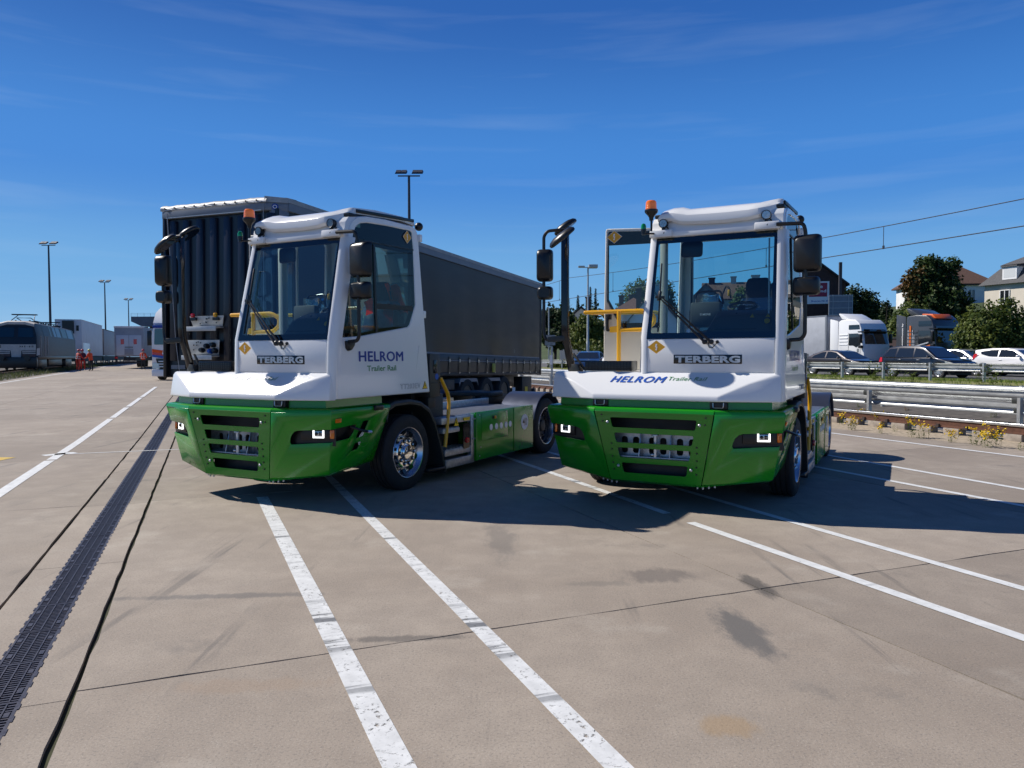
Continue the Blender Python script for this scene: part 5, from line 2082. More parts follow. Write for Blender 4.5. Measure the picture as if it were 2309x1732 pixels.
lettering('plate_letter', 'A', (1.735, .018, 1.925), (.09, 0, 0), (0, 0, .11), M['blackgloss'], CT)
sq = MB()
for i in range(5):
    sq.box(2.5605, 2.563, .46 + i * .10, .54 + i * .10, 3.92, 3.99)
sq.box(2.5605, 2.563, .46, .54, 3.72, 3.90)
sq.build('curtain_print', M['stripgrey'], CT, smooth=False)
mb = MB()
mb.box(-.02, .03, -.05, .03, 2.55, 2.62)
mb.build('side_marker', M['sticker'], CT, .01)

# ------------------------------------------------------------------ cars
BLACKTRIM = M['black']


def carpaint(name, c, metal=.3):
    return mat(name, c, .28, metal=metal, coat=.8)


def make_car(name, loc, yaw, spec, paint, label, cat='car', group=None, lights=True):
    """x forward, z up. spec: L, W, body outline, cabin outline, belt z, wheel x positions and radius, side windows"""
    o = empty(name, loc, yaw)
    W2 = spec['W'] / 2
    zb = spec['belt']
    rw = spec['r']
    # lower body with open wheel arches
    out = list(spec['body'])                      # from front bottom, over the bonnet, belt, tail, to rear bottom
    for wx in spec['wheels']:                     # wheels listed rear first
        out += [(wx + (rw + .06) * math.cos(a), rw * .98 + (rw + .06) * math.sin(a)) for a in [math.pi - i * math.pi / 10 for i in range(11)] if rw * .98 + (rw + .06) * math.sin(a) > spec['sill'] - .01]
    mb = MB()
    kk_ = lambda z, x: W2 * (1 - .05 * max(0, (abs(x) - spec['L'] * .34)) / (spec['L'] * .16) - (.035 if z > zb - .12 else 0) - (.04 if z < .35 else 0))
    mb.loops([[(x, -kk_(z, x), z) for x, z in out], [(x, kk_(z, x), z) for x, z in out]])
    mb.build('body', paint, o, .045, 3, angle=50, bang=40)
    ub = MB()
    ub.box(-spec['L'] * .44, spec['L'] * .44, -W2 * .82, W2 * .82, .17, zb - .1)
    ub.build('underbody', M['chassis'], o)
    cab = spec['cabin']
    zt = max(z for x, z in cab)
    hw = lambda z: W2 * .955 - (z - zb) / (zt - zb) * spec['tumble']
    mb = MB()
    mb.loops([[(x, -hw(z), z) for x, z in cab], [(x, hw(z), z) for x, z in cab]])
    cb = mb.build('roof', paint, o, .05, 3, angle=50, bang=25)
    for s in (-1, 1):
        for wpoly in spec['windows']:
            mb = MB()
            pts = rpoly(wpoly, .03, 3)
            mb.poly([(x, s * (hw(z) + .006), z) for x, z in pts])
            mb.build('side_window', M['carglass'], o, smooth=False)
        for (x, z) in spec.get('handles', ()):
            mb = MB()
            mb.box(x - .09, x + .09, s * (W2 * .99), s * (W2 * 1.02), z - .012, z + .012)
            mb.build('door_handle', M['alu'] if spec.get('brighthandle') else paint, o, .006)
        mx_, mz = spec['mirror']
        mb = MB()
        mb.ball((mx_, s * (W2 + .09), mz), .11, sc=(.8, .9, .65))
        mb.build('wing_mirror', spec.get('mirpaint', paint), o)
        for wx in spec['wheels']:
            small_wheel_y(o, wx, s * (W2 - .11), rw * .98, rw, .21, s, spec.get('spokes', 8))
        for q in spec.get('lines', ()):
            mb = MB()
            mb.tube([(x, s * (W2 * .985 if z < zb else hw(z) + .004), z) for x, z in q], .006, 5)
            mb.build('trim_line', M['black'], o)
        if lights:
            mb = MB()
            mb.poly([(x, s * (kk_(z, x) + .004), z) for x, z in spec['tail']])
            mb.build('tail_lamp', M['redlens'], o, smooth=False)
            mb = MB()
            mb.poly([(x, s * (kk_(z, x) + .006), z) for x, z in spec['head']])
            mb.build('headlamp', M['lens'], o, smooth=False)
    for nm, (xa, za), (xb, zb_) in (('windscreen', spec['ws'][0], spec['ws'][1]), ('rear_window', spec['rs'][0], spec['rs'][1])):
        d = V((xb - xa, 0, zb_ - za)).normalized()
        n_ = V((d.z, 0, -d.x)) if nm == 'windscreen' else V((-d.z, 0, d.x))
        if n_.z < 0:
            n_ = -n_
        mb = MB()
        mb.poly([V((xa, -hw(za) + .07, za)) + n_ * .008, V((xa, hw(za) - .07, za)) + n_ * .008, V((xb, hw(zb_) - .10, zb_)) + n_ * .008, V((xb, -hw(zb_) + .10, zb_)) + n_ * .008])
        mb.build(nm, M['carglass'], o, smooth=False)
    for xg, z0, z1, nm, mm in spec.get('plates', ()):
        mb = MB()
        mb.box(xg - .01, xg + .01, -.26, .26, z0, z1)
        mb.build(nm, mm, o)
    return tag(o, label, cat, group)


def small_wheel_y(root, x, y, z, r, w_, side, spokes):
    mb = MB()
    mb.lathe([(r * .66, -w_ / 2), (r * .94, -w_ / 2), (r, -w_ * .38), (r, w_ * .38), (r * .94, w_ / 2), (r * .68, w_ / 2), (r * .66, w_ * .42)], (x, y, z), (0, side, 0), 28, cap=False)
    t = mb.build('wheel', M['rubber'], root)
    mb = MB()
    mb.lathe([(r * .66, w_ * .40), (r * .64, w_ * .05), (r * .2, .0)], (x, y, z), (0, side, 0), 24)
    mb.build('brake_disc', M['chassis'], t)
    mb = MB()
    mb.lathe([(r * .68, w_ * .46), (r * .66, w_ * .5), (r * .62, w_ * .46), (r * .62, w_ * .40)], (x, y, z), (0, side, 0), 28, cap=False)
    for k in range(spokes):
        a = 2 * math.pi * k / spokes
        mb.bar((x + r * .08 * math.cos(a), y + side * w_ * .42, z + r * .08 * math.sin(a)), (x + r * .64 * math.cos(a), y + side * w_ * .45, z + r * .64 * math.sin(a)), .045, .03, (0, 1, 0))
    mb.lathe([(r * .16, w_ * .40), (r * .14, w_ * .5)], (x, y, z), (0, side, 0), 12)
    mb.build('rim', M['alu'], t)


FWD = R(22.2 - 90)           # cars face down the yard axis, towards the right of the photograph
MPV = dict(L=4.35, W=1.78, belt=.98, sill=.22, r=.325, tumble=.20, wheels=(-1.32, 1.38),
           body=[(2.15, .30), (2.20, .45), (2.17, .66), (2.02, .80), (1.35, .97), (1.15, 1.02), (-2.02, 1.00), (-2.14, .92), (-2.17, .60), (-2.13, .32), (-1.9, .24)],
           cabin=[(1.28, .97), (.45, 1.52), (.10, 1.60), (-.9, 1.62), (-1.65, 1.55), (-2.06, 1.02)],
           windows=[[(.98, 1.03), (.42, 1.42), (-.05, 1.49), (-.05, 1.02)], [(-.13, 1.02), (-.13, 1.495), (-1.02, 1.50), (-1.10, 1.02)], [(-1.2, 1.03), (-1.13, 1.49), (-1.58, 1.46), (-1.82, 1.12)]],
           mirror=(.88, 1.06), ws=((1.20, 1.03), (.50, 1.49)), rs=((-2.02, 1.08), (-1.72, 1.48)), handles=((-.02 + .25, .90), (-.85, .92)), brighthandle=True, spokes=9,
           lines=[[(1.22, .62), (1.2, .9), (1.0, 1.0)], [(-.09, .30), (-.09, 1.0)], [(-1.1, .42), (-1.18, .98)]],
           tail=[(-2.145, .78), (-2.09, 1.03), (-1.96, 1.03), (-1.93, .80)], head=[(2.10, .62), (2.12, .76), (1.70, .84), (1.75, .66)], plates=((2.195, .40, .50, 'number_plate', M['stickerwhite']),))
COUPE = dict(L=4.46, W=1.84, belt=.93, sill=.22, r=.34, tumble=.24, wheels=(-1.32, 1.36),
             body=[(2.20, .30), (2.24, .48), (2.16, .66), (1.9, .78), (1.25, .93), (1.0, .96), (-1.75, .98), (-2.08, .96), (-2.20, .84), (-2.2, .50), (-2.12, .30), (-1.9, .24)],
             cabin=[(1.25, .92), (.35, 1.36), (-.15, 1.44), (-.7, 1.42), (-1.35, 1.24), (-1.95, .97)],
             windows=[[(.88, .98), (.30, 1.29), (-.12, 1.35), (-.36, 1.345), (-.36, .98)], [(-.44, .98), (-.44, 1.34), (-.72, 1.32), (-1.30, 1.13), (-1.42, 1.0)]],
             mirror=(.72, 1.00), ws=((1.15, .97), (.42, 1.34)), rs=((-1.85, 1.02), (-1.0, 1.33)), handles=((-.25, .82),), spokes=10,
             lines=[[(1.08, .5), (1.02, .9)], [(-.42, .35), (-.5, .7), (-.42, .97)]],
             tail=[(-2.17, .74), (-2.13, .92), (-1.86, .93), (-1.90, .80)], head=[(2.12, .56), (2.10, .70), (1.55, .80), (1.66, .64)])
HATCH = dict(L=3.95, W=1.72, belt=.95, sill=.22, r=.31, tumble=.22, wheels=(-1.20, 1.27),
             body=[(1.95, .30), (2.0, .46), (1.94, .66), (1.70, .80), (1.10, .96), (.9, .99), (-1.75, 1.06), (-1.88, .98), (-1.94, .58), (-1.88, .30), (-1.7, .24)],
             cabin=[(1.15, .95), (.35, 1.40), (-.05, 1.475), (-.9, 1.475), (-1.72, 1.40), (-1.84, 1.36), (-1.70, 1.04)],
             windows=[[(.86, 1.0), (.30, 1.33), (-.10, 1.39), (-.40, 1.39), (-.40, 1.0)], [(-.48, 1.0), (-.48, 1.39), (-.85, 1.385), (-1.45, 1.30), (-1.40, 1.16), (-.9, 1.03)]],
             mirror=(.70, 1.05), ws=((1.05, 1.0), (.40, 1.37)), rs=((-1.76, 1.10), (-1.80, 1.34)), handles=((-.3, .86),), spokes=5,
             lines=[[(1.0, .5), (.95, .93)], [(-.44, .3), (-.44, 1.0)]],
             tail=[(-1.87, .83), (-1.80, 1.10), (-1.74, 1.17), (-1.55, 1.20), (-1.62, 1.02)], head=[(1.86, .6), (1.84, .74), (1.4, .84), (1.5, .66)])


def road(u, v, z=.45):
    p = G(u, v)
    return (p.x, p.y, z)


cdark = carpaint('night_blue_paint', (.010, .011, .019))
cgrey = carpaint('brown_grey_paint', (.070, .062, .064), .6)
csil = carpaint('silver_paint', (.46, .48, .52), .6)
cwht = carpaint('white_car_paint', (.78, .78, .78), 0)
cblue = carpaint('blue_car_paint', (.03, .07, .17), .5)
q = at(2089, 800, 38.0)
make_car('parked_car', (q.x, q.y, .45), FWD, MPV, cdark, 'dark blue family car behind the far guard rail, nearest to it', group='cars on the road')
q = at(1898, 800, 43.0)
make_car('parked_car', (q.x, q.y, .45), FWD, COUPE, cgrey, 'low brown-grey coupe in front of the white articulated lorry', group='cars on the road')
q = at(2176, 800, 42.0)
make_car('parked_car', (q.x, q.y, .45), FWD, dict(HATCH, L=4.2, W=1.76, spokes=12), csil, 'silver hatchback half hidden behind the dark blue family car', group='cars on the road')
q = at(2292, 800, 39.2)
make_car('parked_car', (q.x, q.y, .47), FWD, HATCH, cwht, 'white hatchback with a red tail lamp, cut by the right edge', group='cars on the road')
q = at(1330, 800, 50.0)
make_car('parked_car', (q.x, q.y, .45), R(-106), COUPE, cblue, 'blue car seen between the right tractor and its mirror post', group='cars on the road')
q = at(1500, 800, 56.0)
make_car('parked_car', (q.x, q.y, .45), FWD, HATCH, csil, 'silver car glimpsed low through the windscreen of the right tractor', group='cars on the road')

# white panel van behind the open door
VAN = dict(L=5.6, W=1.95, belt=1.25, sill=.25, r=.34, tumble=.16, wheels=(-1.6, 1.75),
           body=[(2.75, .32), (2.8, .6), (2.72, .95), (2.1, 1.22), (1.7, 1.28), (-2.70, 1.28), (-2.76, .6), (-2.7, .3), (-2.4, .25)],
           cabin=[(1.9, 1.22), (1.15, 2.02), (.9, 2.2), (-2.62, 2.3), (-2.72, 1.26)],
           windows=[[(1.55, 1.3), (1.05, 1.95), (.25, 1.98), (.25, 1.28)]], mirror=(1.45, 1.45), ws=((1.85, 1.28), (1.2, 1.97)), rs=((-2.70, 1.5), (-2.66, 2.1)), handles=((.35, 1.1),),
           tail=[(-2.74, 1.0), (-2.72, 1.27), (-2.6, 1.27), (-2.6, 1.0)], head=[(2.72, .8), (2.70, 1.0), (2.3, 1.12), (2.4, .85)], spokes=5)
q = at(1456, 800, 47.0)
make_car('delivery_van', (q.x, q.y, .45), R(-150), VAN, cwht, 'white panel van showing past the open cab door of the right tractor', 'van')

# ------------------------------------------------------------------ lorries
def lorry_cab(root, x0, W, prof, paint, mats, windows, lower=None):
    """cab from a side profile; x forward"""
    mb = MB()
    mb.loops([[(x, s * (W / 2 - .05 * max(0, (z - 2.4)) / 1.5), z) for x, z in prof] for s in (-1, 1)])
    mb.build('cab', paint, root, .07, 3, angle=50, bang=20)
    for s in (-1, 1):
        for wp in windows:
            mb = MB()
            mb.poly([(x, s * (W / 2 + .008 - .05 * max(0, (z - 2.4)) / 1.5), z) for x, z in rpoly(wp, .05, 3)])
            mb.build('side_window', M['carglass'], root, smooth=False)


def artic(name, loc, yaw, paint, trailer_mat, label, deflector=True, trailer=True, dark=False):
    o = empty(name, loc, yaw)
    W = 2.44
    prof = [(2.25, .55), (2.30, 1.1), (2.22, 1.75), (2.0, 2.75), (1.85, 3.05), (1.5, 3.30), (.75, 3.34), (.2, 3.30), (.02, 3.22), (0, .95), (.25, .9), (.5, 1.15), (1.2, 1.15), (1.5, .9), (1.65, .55)]
    lorry_cab(o, 0, W, prof, paint, None, [[(1.98, 1.78), (1.80, 2.45), (.98, 2.45), (.98, 1.72), (1.35, 1.72), (1.6, 1.6)], [(1.90, 2.70), (1.84, 2.98), (.95, 2.98), (.95, 2.70)]])
    for z in (1.75, 1.95, 2.15, 2.35):
        mb = MB()
        mb.box(.12, .85, -W / 2 - .02, W / 2 + .02, z, z + .05)
        mb.build('air_vent', paint, o)
    mb = MB()
    mb.poly([(2.235, -1.05, 1.80), (2.235, 1.05, 1.80), (2.035, 1.0, 2.70), (2.035, -1.0, 2.70)])
    mb.build('windscreen', M['carglass'], o, smooth=False)
    mb = MB()
    mb.box(1.75, 2.35, -W / 2 - .02, W / 2 + .02, 2.53, 2.58)
    mb.build('sun_visor', M['black'], o)
    for s in (-1, 1):
        mb = MB()
        mb.box(2.0, 2.25, s * (W / 2 + .02), s * (W / 2 + .26), 1.55, 1.72)
        mb.box(2.05, 2.2, s * (W / 2 + .05), s * (W / 2 + .28), 1.85, 2.4)
        mb.build('wing_mirror', M['black'], o, .03)
        mb = MB()
        mb.tube([(.95, s * (W / 2 + .004), 1.1), (.95, s * (W / 2 + .004), 2.5)], .008, 5)
        mb.tube([(1.95, s * (W / 2 + .004), 1.0), (1.95, s * (W / 2 + .004), 1.75)], .008, 5)
        mb.build('door_seam', M['darkgrey'], o)
        mb = MB()
        mb.box(1.0, 1.22, s * (W / 2 + .0), s * (W / 2 + .02), 1.05, 1.2)
        mb.build('door_handle', M['black'], o, .01)
        mb = MB()
        mb.prism([(-.72, .95), (0, .95), (0, 3.25), (-.4, 3.35), (-.72, 3.4)], 1, s * (W / 2 - .06), s * (W / 2 - .02))
        mb.build('side_fairing', paint, o, .01)
        mb = MB()
        mb.box(-2.6, 2.2, s * 1.1, s * 1.2, .35, .85)
        mb.build('side_skirt', paint, o, .03)
    if deflector:
        mb = MB()
        mb.loops([[(x, s * (1.05), z) for x, z in ((.95, 3.32), (.3, 3.62), (-.05, 3.74), (-.1, 3.70), (.2, 3.36))] for s in (-1, 1)])
        mb.build('roof_deflector', paint, o, .03)
    for x in (1.0, -2.2):
        for s in (-1, 1):
            small_wheel_y(o, x, s * 1.02, .5, .5, .36, s, 10)
    mb = MB()
    mb.box(-3.2, 1.9, -.5, .5, .5, .95)
    mb.build('chassis', M['chassis'], o)
    if trailer:
        mb = MB()
        mb.box(-14.6, -1.0, -1.27, 1.27, 1.05, 3.96)
        t = mb.build('trailer_body', trailer_mat, o, .03)
        mb = MB()
        mb.box(-14.62, -.98, -1.285, 1.285, 3.90, 4.0).box(-14.62, -.98, -1.285, 1.285, 1.0, 1.1)
        for s in (-1, 1):
            mb.box(-1.12, -.98, s * 1.2, s * 1.29, 1.0, 4.0)
        mb.build('trailer_frame', M['trailgrey'], o)
        for x in (-9.6, -10.9, -12.2):
            for s in (-1, 1):
                small_wheel_y(o, x, s * 1.02, .5, .5, .36, s, 10)
        mb = MB()
        for x in [-14.3 + .55 * i for i in range(24)]:
            mb.box(x, x + .04, -1.30, -1.28, 1.0, 1.25).box(x, x + .04, 1.28, 1.30, 1.0, 1.25)
        mb.build('strap', M['darkgrey'], o)
    return o


M['lorrywhite'] = mat('lorry_white', (.76, .77, .78), .35, coat=.3)
M['silvercurtain'] = mat('pale_curtain', (.42, .44, .48), .5, var=.12, vs=2, bump=.1, bs=5)
q = at(1918, 800, 53.0)
LW = artic('articulated_lorry', (q.x, q.y, .45), FWD, M['lorrywhite'], M['silvercurtain'], '')
tag(LW, 'white articulated lorry with a pale curtain-sided trailer on the far lane', 'lorry', 'lorries on the road')
mb = MB()
mb.box(-6.35, -6.1, -1.295, -1.28, 1.25, 1.6)
mb.build('warning_plate', M['sticker'], LW)
mb = MB()
mb.box(1.68, 1.83, -1.232, -1.226, 1.30, 1.52)
mb.build('door_print', M['grey_print'], LW)
M['anthracite'] = mat('anthracite_paint', (.045, .050, .058), .35, coat=.5)
q = at(2071, 800, 49.5)
LB = artic('tractor_lorry', (q.x, q.y, .45), FWD, M['anthracite'], None, '', True, False)
tag(LB, 'dark grey lorry cab with orange and silver stripes half behind the green bush', 'lorry', 'lorries on the road')
M['orange_stripe'] = mat('orange_stripe', (.62, .14, .02), .4)
for nm, mm, polys in (('orange_stripe', M['orange_stripe'], [[(.30, 1.3), (.42, 1.3), (.42, 2.75), (.30, 2.75)], [(.42, 1.28), (2.0, 1.62), (2.0, 1.72), (.42, 1.40)], [(-.3, 1.35), (.30, 1.28), (.30, 1.38), (-.3, 1.46)]]),
                      ('silver_stripe', M['silver_text'], [[(.18, 1.5), (.25, 1.42), (.25, 2.5), (.18, 2.5)], [(.50, 1.55), (.56, 1.58), (.56, 2.5), (.50, 2.5)], [(.62, 1.62), (.68, 1.64), (.68, 2.25), (.62, 2.25)], [(.56, 1.52), (1.7, 1.78), (1.7, 1.84), (.56, 1.60)], [(.50, 1.22), (1.6, 1.42), (1.6, 1.47), (.50, 1.27)]])):
    mb = MB()
    for pl in polys:
        mb.poly([(x, -1.236 if x > 0 else -1.245, z) for x, z in pl])
    mb.build(nm, mm, LB, smooth=False)
mb = MB()
mb.loops([[(x, s * .8, z) for x, z in ((1.9, 3.1), (1.6, 3.36), (.9, 3.40), (.8, 3.34))] for s in (-1, 1)])
mb.build('roof_light_bar', mat('orange_roof', (.72, .12, .015), .4), LB, .03)
lettering('vertical_lettering', 'powerhouse by', (-.12, -1.262, 1.55), (0, 0, 1.35), (-.14, 0, 0), M['stickerwhite'], LB, bold=.02)

for o_, k_z in ((LW, 1.12), (LB, 1.17)):
    for ch in COL.objects:
        if ch.parent is o_ and ch.name.split('.')[0] not in ('trailer_body', 'trailer_frame', 'strap', 'wheel', 'chassis', 'warning_plate'):
            for v_ in ch.data.vertices:
                if v_.co.z > 1:
                    v_.co.z = 1 + (v_.co.z - 1) * k_z
# white and blue lorry whose nose shows left of the black trailer
DT = empty('delivery_lorry')
q = at(392, 830, 43.0)
DT.location = (q.x, q.y, gz(q.x, q.y))
DT.rotation_euler = (0, 0, R(6))
tag(DT, 'white lorry with a red and orange stripe peeping out left of the black trailer', 'lorry')
mb = MB()
mb.loops([[(x, y, z) for x, z in rpoly([(-1.22, .75), (1.22, .75), (1.22, 2.6), (1.12, 3.1), (-1.12, 3.1), (-1.22, 2.6)], .08)] for y in (0.06, 2.2)])
mb.build('cab', M['lorrywhite'], DT, .04)
mb = MB()
mb.loops([[(-1.15 * k, y, z) for k in (1,)] + [(1.15 * k, y, z) for k in (1,)] for y, z, k_ in ((.3, 3.05, 1), (.15, 3.3, 1), (.6, 3.9, 1), (1.4, 4.25, 1))], False, False, False)
mb.poly([(-1.15, .3, 3.05), (-1.15, .15, 3.3), (-1.15, .6, 3.9), (-1.15, 1.4, 4.25), (-1.15, 2.2, 4.25), (-1.15, 2.2, 3.05)])
mb.poly([(-1.15, 1.4, 4.25), (1.15, 1.4, 4.25), (1.15, 2.2, 4.25), (-1.15, 2.2, 4.25)])
mb.build('roof_fairing', M['lorrywhite'], DT)
mb = MB()
mb.prism(rpoly([(-1.08, 2.05), (1.08, 2.05), (1.03, 2.95), (-1.03, 2.95)], .06), 1, .03, .062)
mb.build('windscreen', mat('teal_windscreen', (.03, .11, .13), .05, coat=.6), DT)
mb = MB()
mb.box(-1.14, 1.14, -.02, .30, 3.0, 3.16)
mb.build('sun_visor', M['blue_text'], DT, .03)
mb = MB()
mb.prism([(-1.2, 1.62), (1.2, 1.30), (1.2, 1.42), (-1.2, 1.80)], 1, .045, .058)
mb.build('orange_stripe', M['orange_cloth'], DT)
mb = MB()
mb.prism([(-1.2, 1.48), (1.2, 1.18), (1.2, 1.297), (-1.2, 1.617)], 1, .045, .058)
mb.build('red_stripe', M['redlens'], DT)
mb = MB()
mb.prism([(-1.2, 1.34), (1.2, 1.05), (1.2, 1.177), (-1.2, 1.477)], 1, .045, .058)
mb.build('blue_stripe', M['blue_text2'], DT)
mb = MB()
mb.lathe([(.19, 0), (.19, .008)], (-.45, .044, 1.56), (0, -1, 0), 24)
eb = mb.build('round_emblem', M['stickerwhite'], DT)
mb = MB()
ae = [math.pi * i / 10 for i in range(11)]
mb.poly([(-.45 + .165 * math.cos(a), .034, 1.585 + .14 * math.sin(a)) for a in ae] + [(-.50, .034, 1.60), (-.55, .034, 1.565)])
mb.build('emblem_top', M['redlens'], eb, smooth=False, fixn=False)
mb = MB()
mb.poly([(-.45 + .165 * math.cos(a), .034, 1.525 - .14 * math.sin(a)) for a in ae] + [(-.50, .034, 1.505), (-.40, .034, 1.545)])
mb.build('emblem_bottom', M['blue_text2'], eb, smooth=False, fixn=False)
mb = MB()
mb.prism(rpoly([(-.85, .62), (.85, .62), (1.0, 1.25), (-1.0, 1.25)], .05), 1, .03, .07)
gp_ = mb.build('grille', M['blackgloss'], DT)
mb = MB()
for z in (.75, .9, 1.05):
    mb.box(-.85, .85, .0, .035, z, z + .07)
mb.build('grille_bar', M['silver_text'], gp_, .01)
mb = MB()
mb.loops([[(x, y, z) for x, y in ((-1.24, .0), (-.75, -.08), (.75, -.08), (1.24, .0), (1.24, .5), (-1.24, .5))] for z in (.22, .62)])
mb.build('bumper', M['lorrywhite'], DT, .04)
for s in (-1, 1):
    mb = MB()
    mb.prism(rpoly([(s * .78, .66), (s * 1.2, .66), (s * 1.2, .98), (s * .86, .98)], .03), 1, .02, .07)
    mb.build('headlamp', M['lens'], DT)
    mb = MB()
    mb.box(s * 1.25, s * 1.5, .15, .32, 2.0, 2.85)
    mb.bar((s * 1.15, .3, 2.95), (s * 1.4, .25, 2.85), .04, .04)
    mb.build('wing_mirror', M['black'], DT, .03)
    mb = MB()
    mb.lathe([(.30, -.16), (.5, -.15), (.5, .15), (.30, .16)], (s * 1.05, 1.2, .5), (1, 0, 0), 26)
    mb.build('wheel', M['rubber'], DT)
mb = MB()
mb.box(-1.27, 1.27, 2.7, 12, 1.1, 3.95)
mb.box(-1.1, 1.1, .4, 11, .55, .95)
mb.build('load_body', M['lorrywhite'], DT)

# ------------------------------------------------------------------ trains on the left
M['locogrey'] = mat('loco_dark_paint', (.018, .022, .032), .5, var=.35, vs=1.5)
M['locoblack'] = mat('loco_black', (.008, .009, .012), .35)
M['dustgrey'] = mat('dusty_grey', (.50, .48, .45), .7, var=.2, vs=3)
M['contwhite'] = mat('reefer_white', (.62, .63, .65), .5, var=.1, vs=1)
M['contgrey'] = mat('container_grey', (.30, .31, .34), .5, var=.15, vs=1)
M['brown'] = mat('brown_paint', (.085, .045, .040), .6, var=.2)
sheet('track_bed', -30, -10.8, -8, 170, M['dirt'], lambda x, y: gz(x, y) - .02, 2, 40)
rail_t = lambda u: None
for u in (-14.85, -13.41):
    tr_ = empty('track_rail')
    mb = MB()
    for j in range(40):
        a, b = G(u, -4 + j * 4.4), G(u, -4 + (j + 1) * 4.4)
        mb.bar((a.x, a.y, gz(a.x, a.y) + .10), (b.x, b.y, gz(b.x, b.y) + .10), .07, .15)
    mb.build('rail_head', M['rust'], tr_)
    tag(tr_, 'left rail of the track under the dark locomotive' if u < -14 else 'right rail of the track under the dark locomotive, nearer the yard', 'rail')
tb_ = blades('track_grass', 6000, lambda rn: (lambda p: V((p.x, p.y, gz(p.x, p.y))))(G(rn.uniform(-13.3, -10.9), rn.uniform(24, 110))), .08, .30, .02, leaf_mat('dull_grass', (.05, .075, .02), (.14, .14, .06), .6), 9)
tag(tb_, 'rough grass between the yard edge and the track', 'grass', kind='stuff')

p = G(-14.13, 70.0)
LZ = gz(p.x, p.y) + .18
LO = empty('locomotive', (p.x, p.y, LZ), R(22.2))      # y runs back along the track
tag(LO, 'dark electric locomotive with a white front band and pantographs on its roof', 'locomotive')
fr = [(-1.48, 1.1), (1.48, 1.1), (1.48, 2.75), (1.22, 3.72), (.6, 3.92), (-.6, 3.92), (-1.22, 3.72), (-1.48, 2.75)]
secs = [[(x * k, y + .28 * max(0, z - 2.2) * f, z * kz + (1 - kz) * 1.1) for x, z in fr] for y, k, kz, f in ((.0, .94, .985, 1), (.35, 1, 1, 1), (2.6, 1, 1, .3), (18.6, 1, 1, 0), (18.9, .94, .97, 0))]
MB().loops(secs).build('body', M['locogrey'], LO, angle=35)
yf = lambda z: -.012 + .28 * max(0, z - 2.2)
mb = MB()
mb.poly([(-1.36, yf(2.15) - .005, 2.05), (1.36, yf(2.15) - .005, 2.05), (1.36, yf(2.75) - .008, 2.75), (1.16, yf(3.5) - .008, 3.5), (-1.16, yf(3.5) - .008, 3.5), (-1.36, yf(2.75) - .008, 2.75)])
mb.build('front_mask', M['locoblack'], LO, smooth=False)
for s in (-1, 1):
    mb = MB()
    mb.poly([(s * .14, yf(2.62) - .02, 2.62), (s * 1.22, yf(2.62) - .02, 2.62), (s * 1.10, yf(3.38) - .02, 3.38), (s * .14, yf(3.38) - .02, 3.38)])
    mb.build('windscreen', mat('loco_glass', (.010, .035, .055), .12), LO, smooth=False)
mb = MB()
mb.loops([[(-1.22, y, z), (-.6, y, z + .18), (.6, y, z + .18), (1.22, y, z)] for y, z in ((.32, 3.46), (.30, 3.66), (.55, 3.76), (2.4, 3.78))], False, False, False)
mb.build('roof_front', M['dustgrey'], LO)
mb = MB()
for pl in ([(-1.36, 1.55), (1.36, 1.55), (1.36, 2.04), (-1.36, 2.04)], [(-.32, 1.02), (.32, 1.02), (.36, 1.55), (-.36, 1.55)], [(.42, 1.39), (1.34, 1.43), (1.34, 1.51), (.40, 1.49)], [(-.42, 1.39), (-1.34, 1.43), (-1.34, 1.51), (-.40, 1.49)], [(.44, 1.28), (1.32, 1.28), (1.34, 1.37), (.42, 1.34)], [(-.44, 1.28), (-1.32, 1.28), (-1.34, 1.37), (-.42, 1.34)]):
    mb.poly([(x, -.022, z) for x, z in pl])
mb.build('front_band', M['dustgrey'], LO, smooth=False)
mb = MB()
for s in (-1, 1):
    mb.poly([(s * .40, -.02, 1.05), (s * 1.32, -.02, 1.05), (s * 1.34, -.02, 1.26), (s * .42, -.02, 1.26)])
mb.build('red_band', M['brown'], LO, smooth=False)
lettering('loco_number', 'X4 E - 615', (.20, -.026, 1.80), (1.0, 0, 0), (0, 0, .15), M['blackgloss'], LO, bold=.03)
mb = MB()
for z in (1.76, 1.85, 1.94):
    mb.box(-1.26, -1.0, -.028, -.022, z, z + .06)
mb.build('maker_mark', M['blackgloss'], LO)
mb = MB()
mb.poly([(1.40, -.03, 1.15), (1.62, .05, 1.2), (1.64, .05, 1.78), (1.42, -.03, 1.70)])
mb.build('step_plate', M['dustgrey'], LO, smooth=False)
for y in (1.2, 2.9, 4.0):
    mb = MB()
    mb.box(1.475, 1.52, y, y + .06, 1.1, 2.75)
    mb.build('grab_rail', M['dustgrey'], LO)
for y0, y1, mm in ((2.7, 5.2, 'locogrey'), (5.6, 6.2, 'locoblack'), (7.2, 8.4, 'fender'), (8.7, 10.6, 'fender'), (11.4, 14, 'locoblack'), (14.5, 17.5, 'fender')):
    mb = MB()
    mb.poly([(1.475, y0, 2.82), (1.475, y1, 2.82), (1.245, y1, 3.68), (1.245, y0, 3.68)])
    mb.build('roof_panel', M[mm], LO, smooth=False)
mb = MB()
mb.box(-1.5, 1.5, .1, 18.7, .85, 1.1)
mb.box(-1.3, 1.3, 1.2, 4.6, .15, .9).box(-1.3, 1.3, 13.8, 17.2, .15, .9).box(-1.2, 1.2, 6, 12.5, .25, .9)
mb.box(-1.45, 1.45, -.35, .2, .15, 1.0)
mb.build('underframe', M['locoblack'], LO, .03)
for y in (1.6, 4.2, 14.2, 16.8):
    for s in (-1, 1):
        mb = MB()
        mb.lathe([(.55, 0), (.55, .1), (.3, .13)], (s * .95, y, .52), (s, 0, 0), 20)
        mb.build('wheel', M['locoblack'], LO)
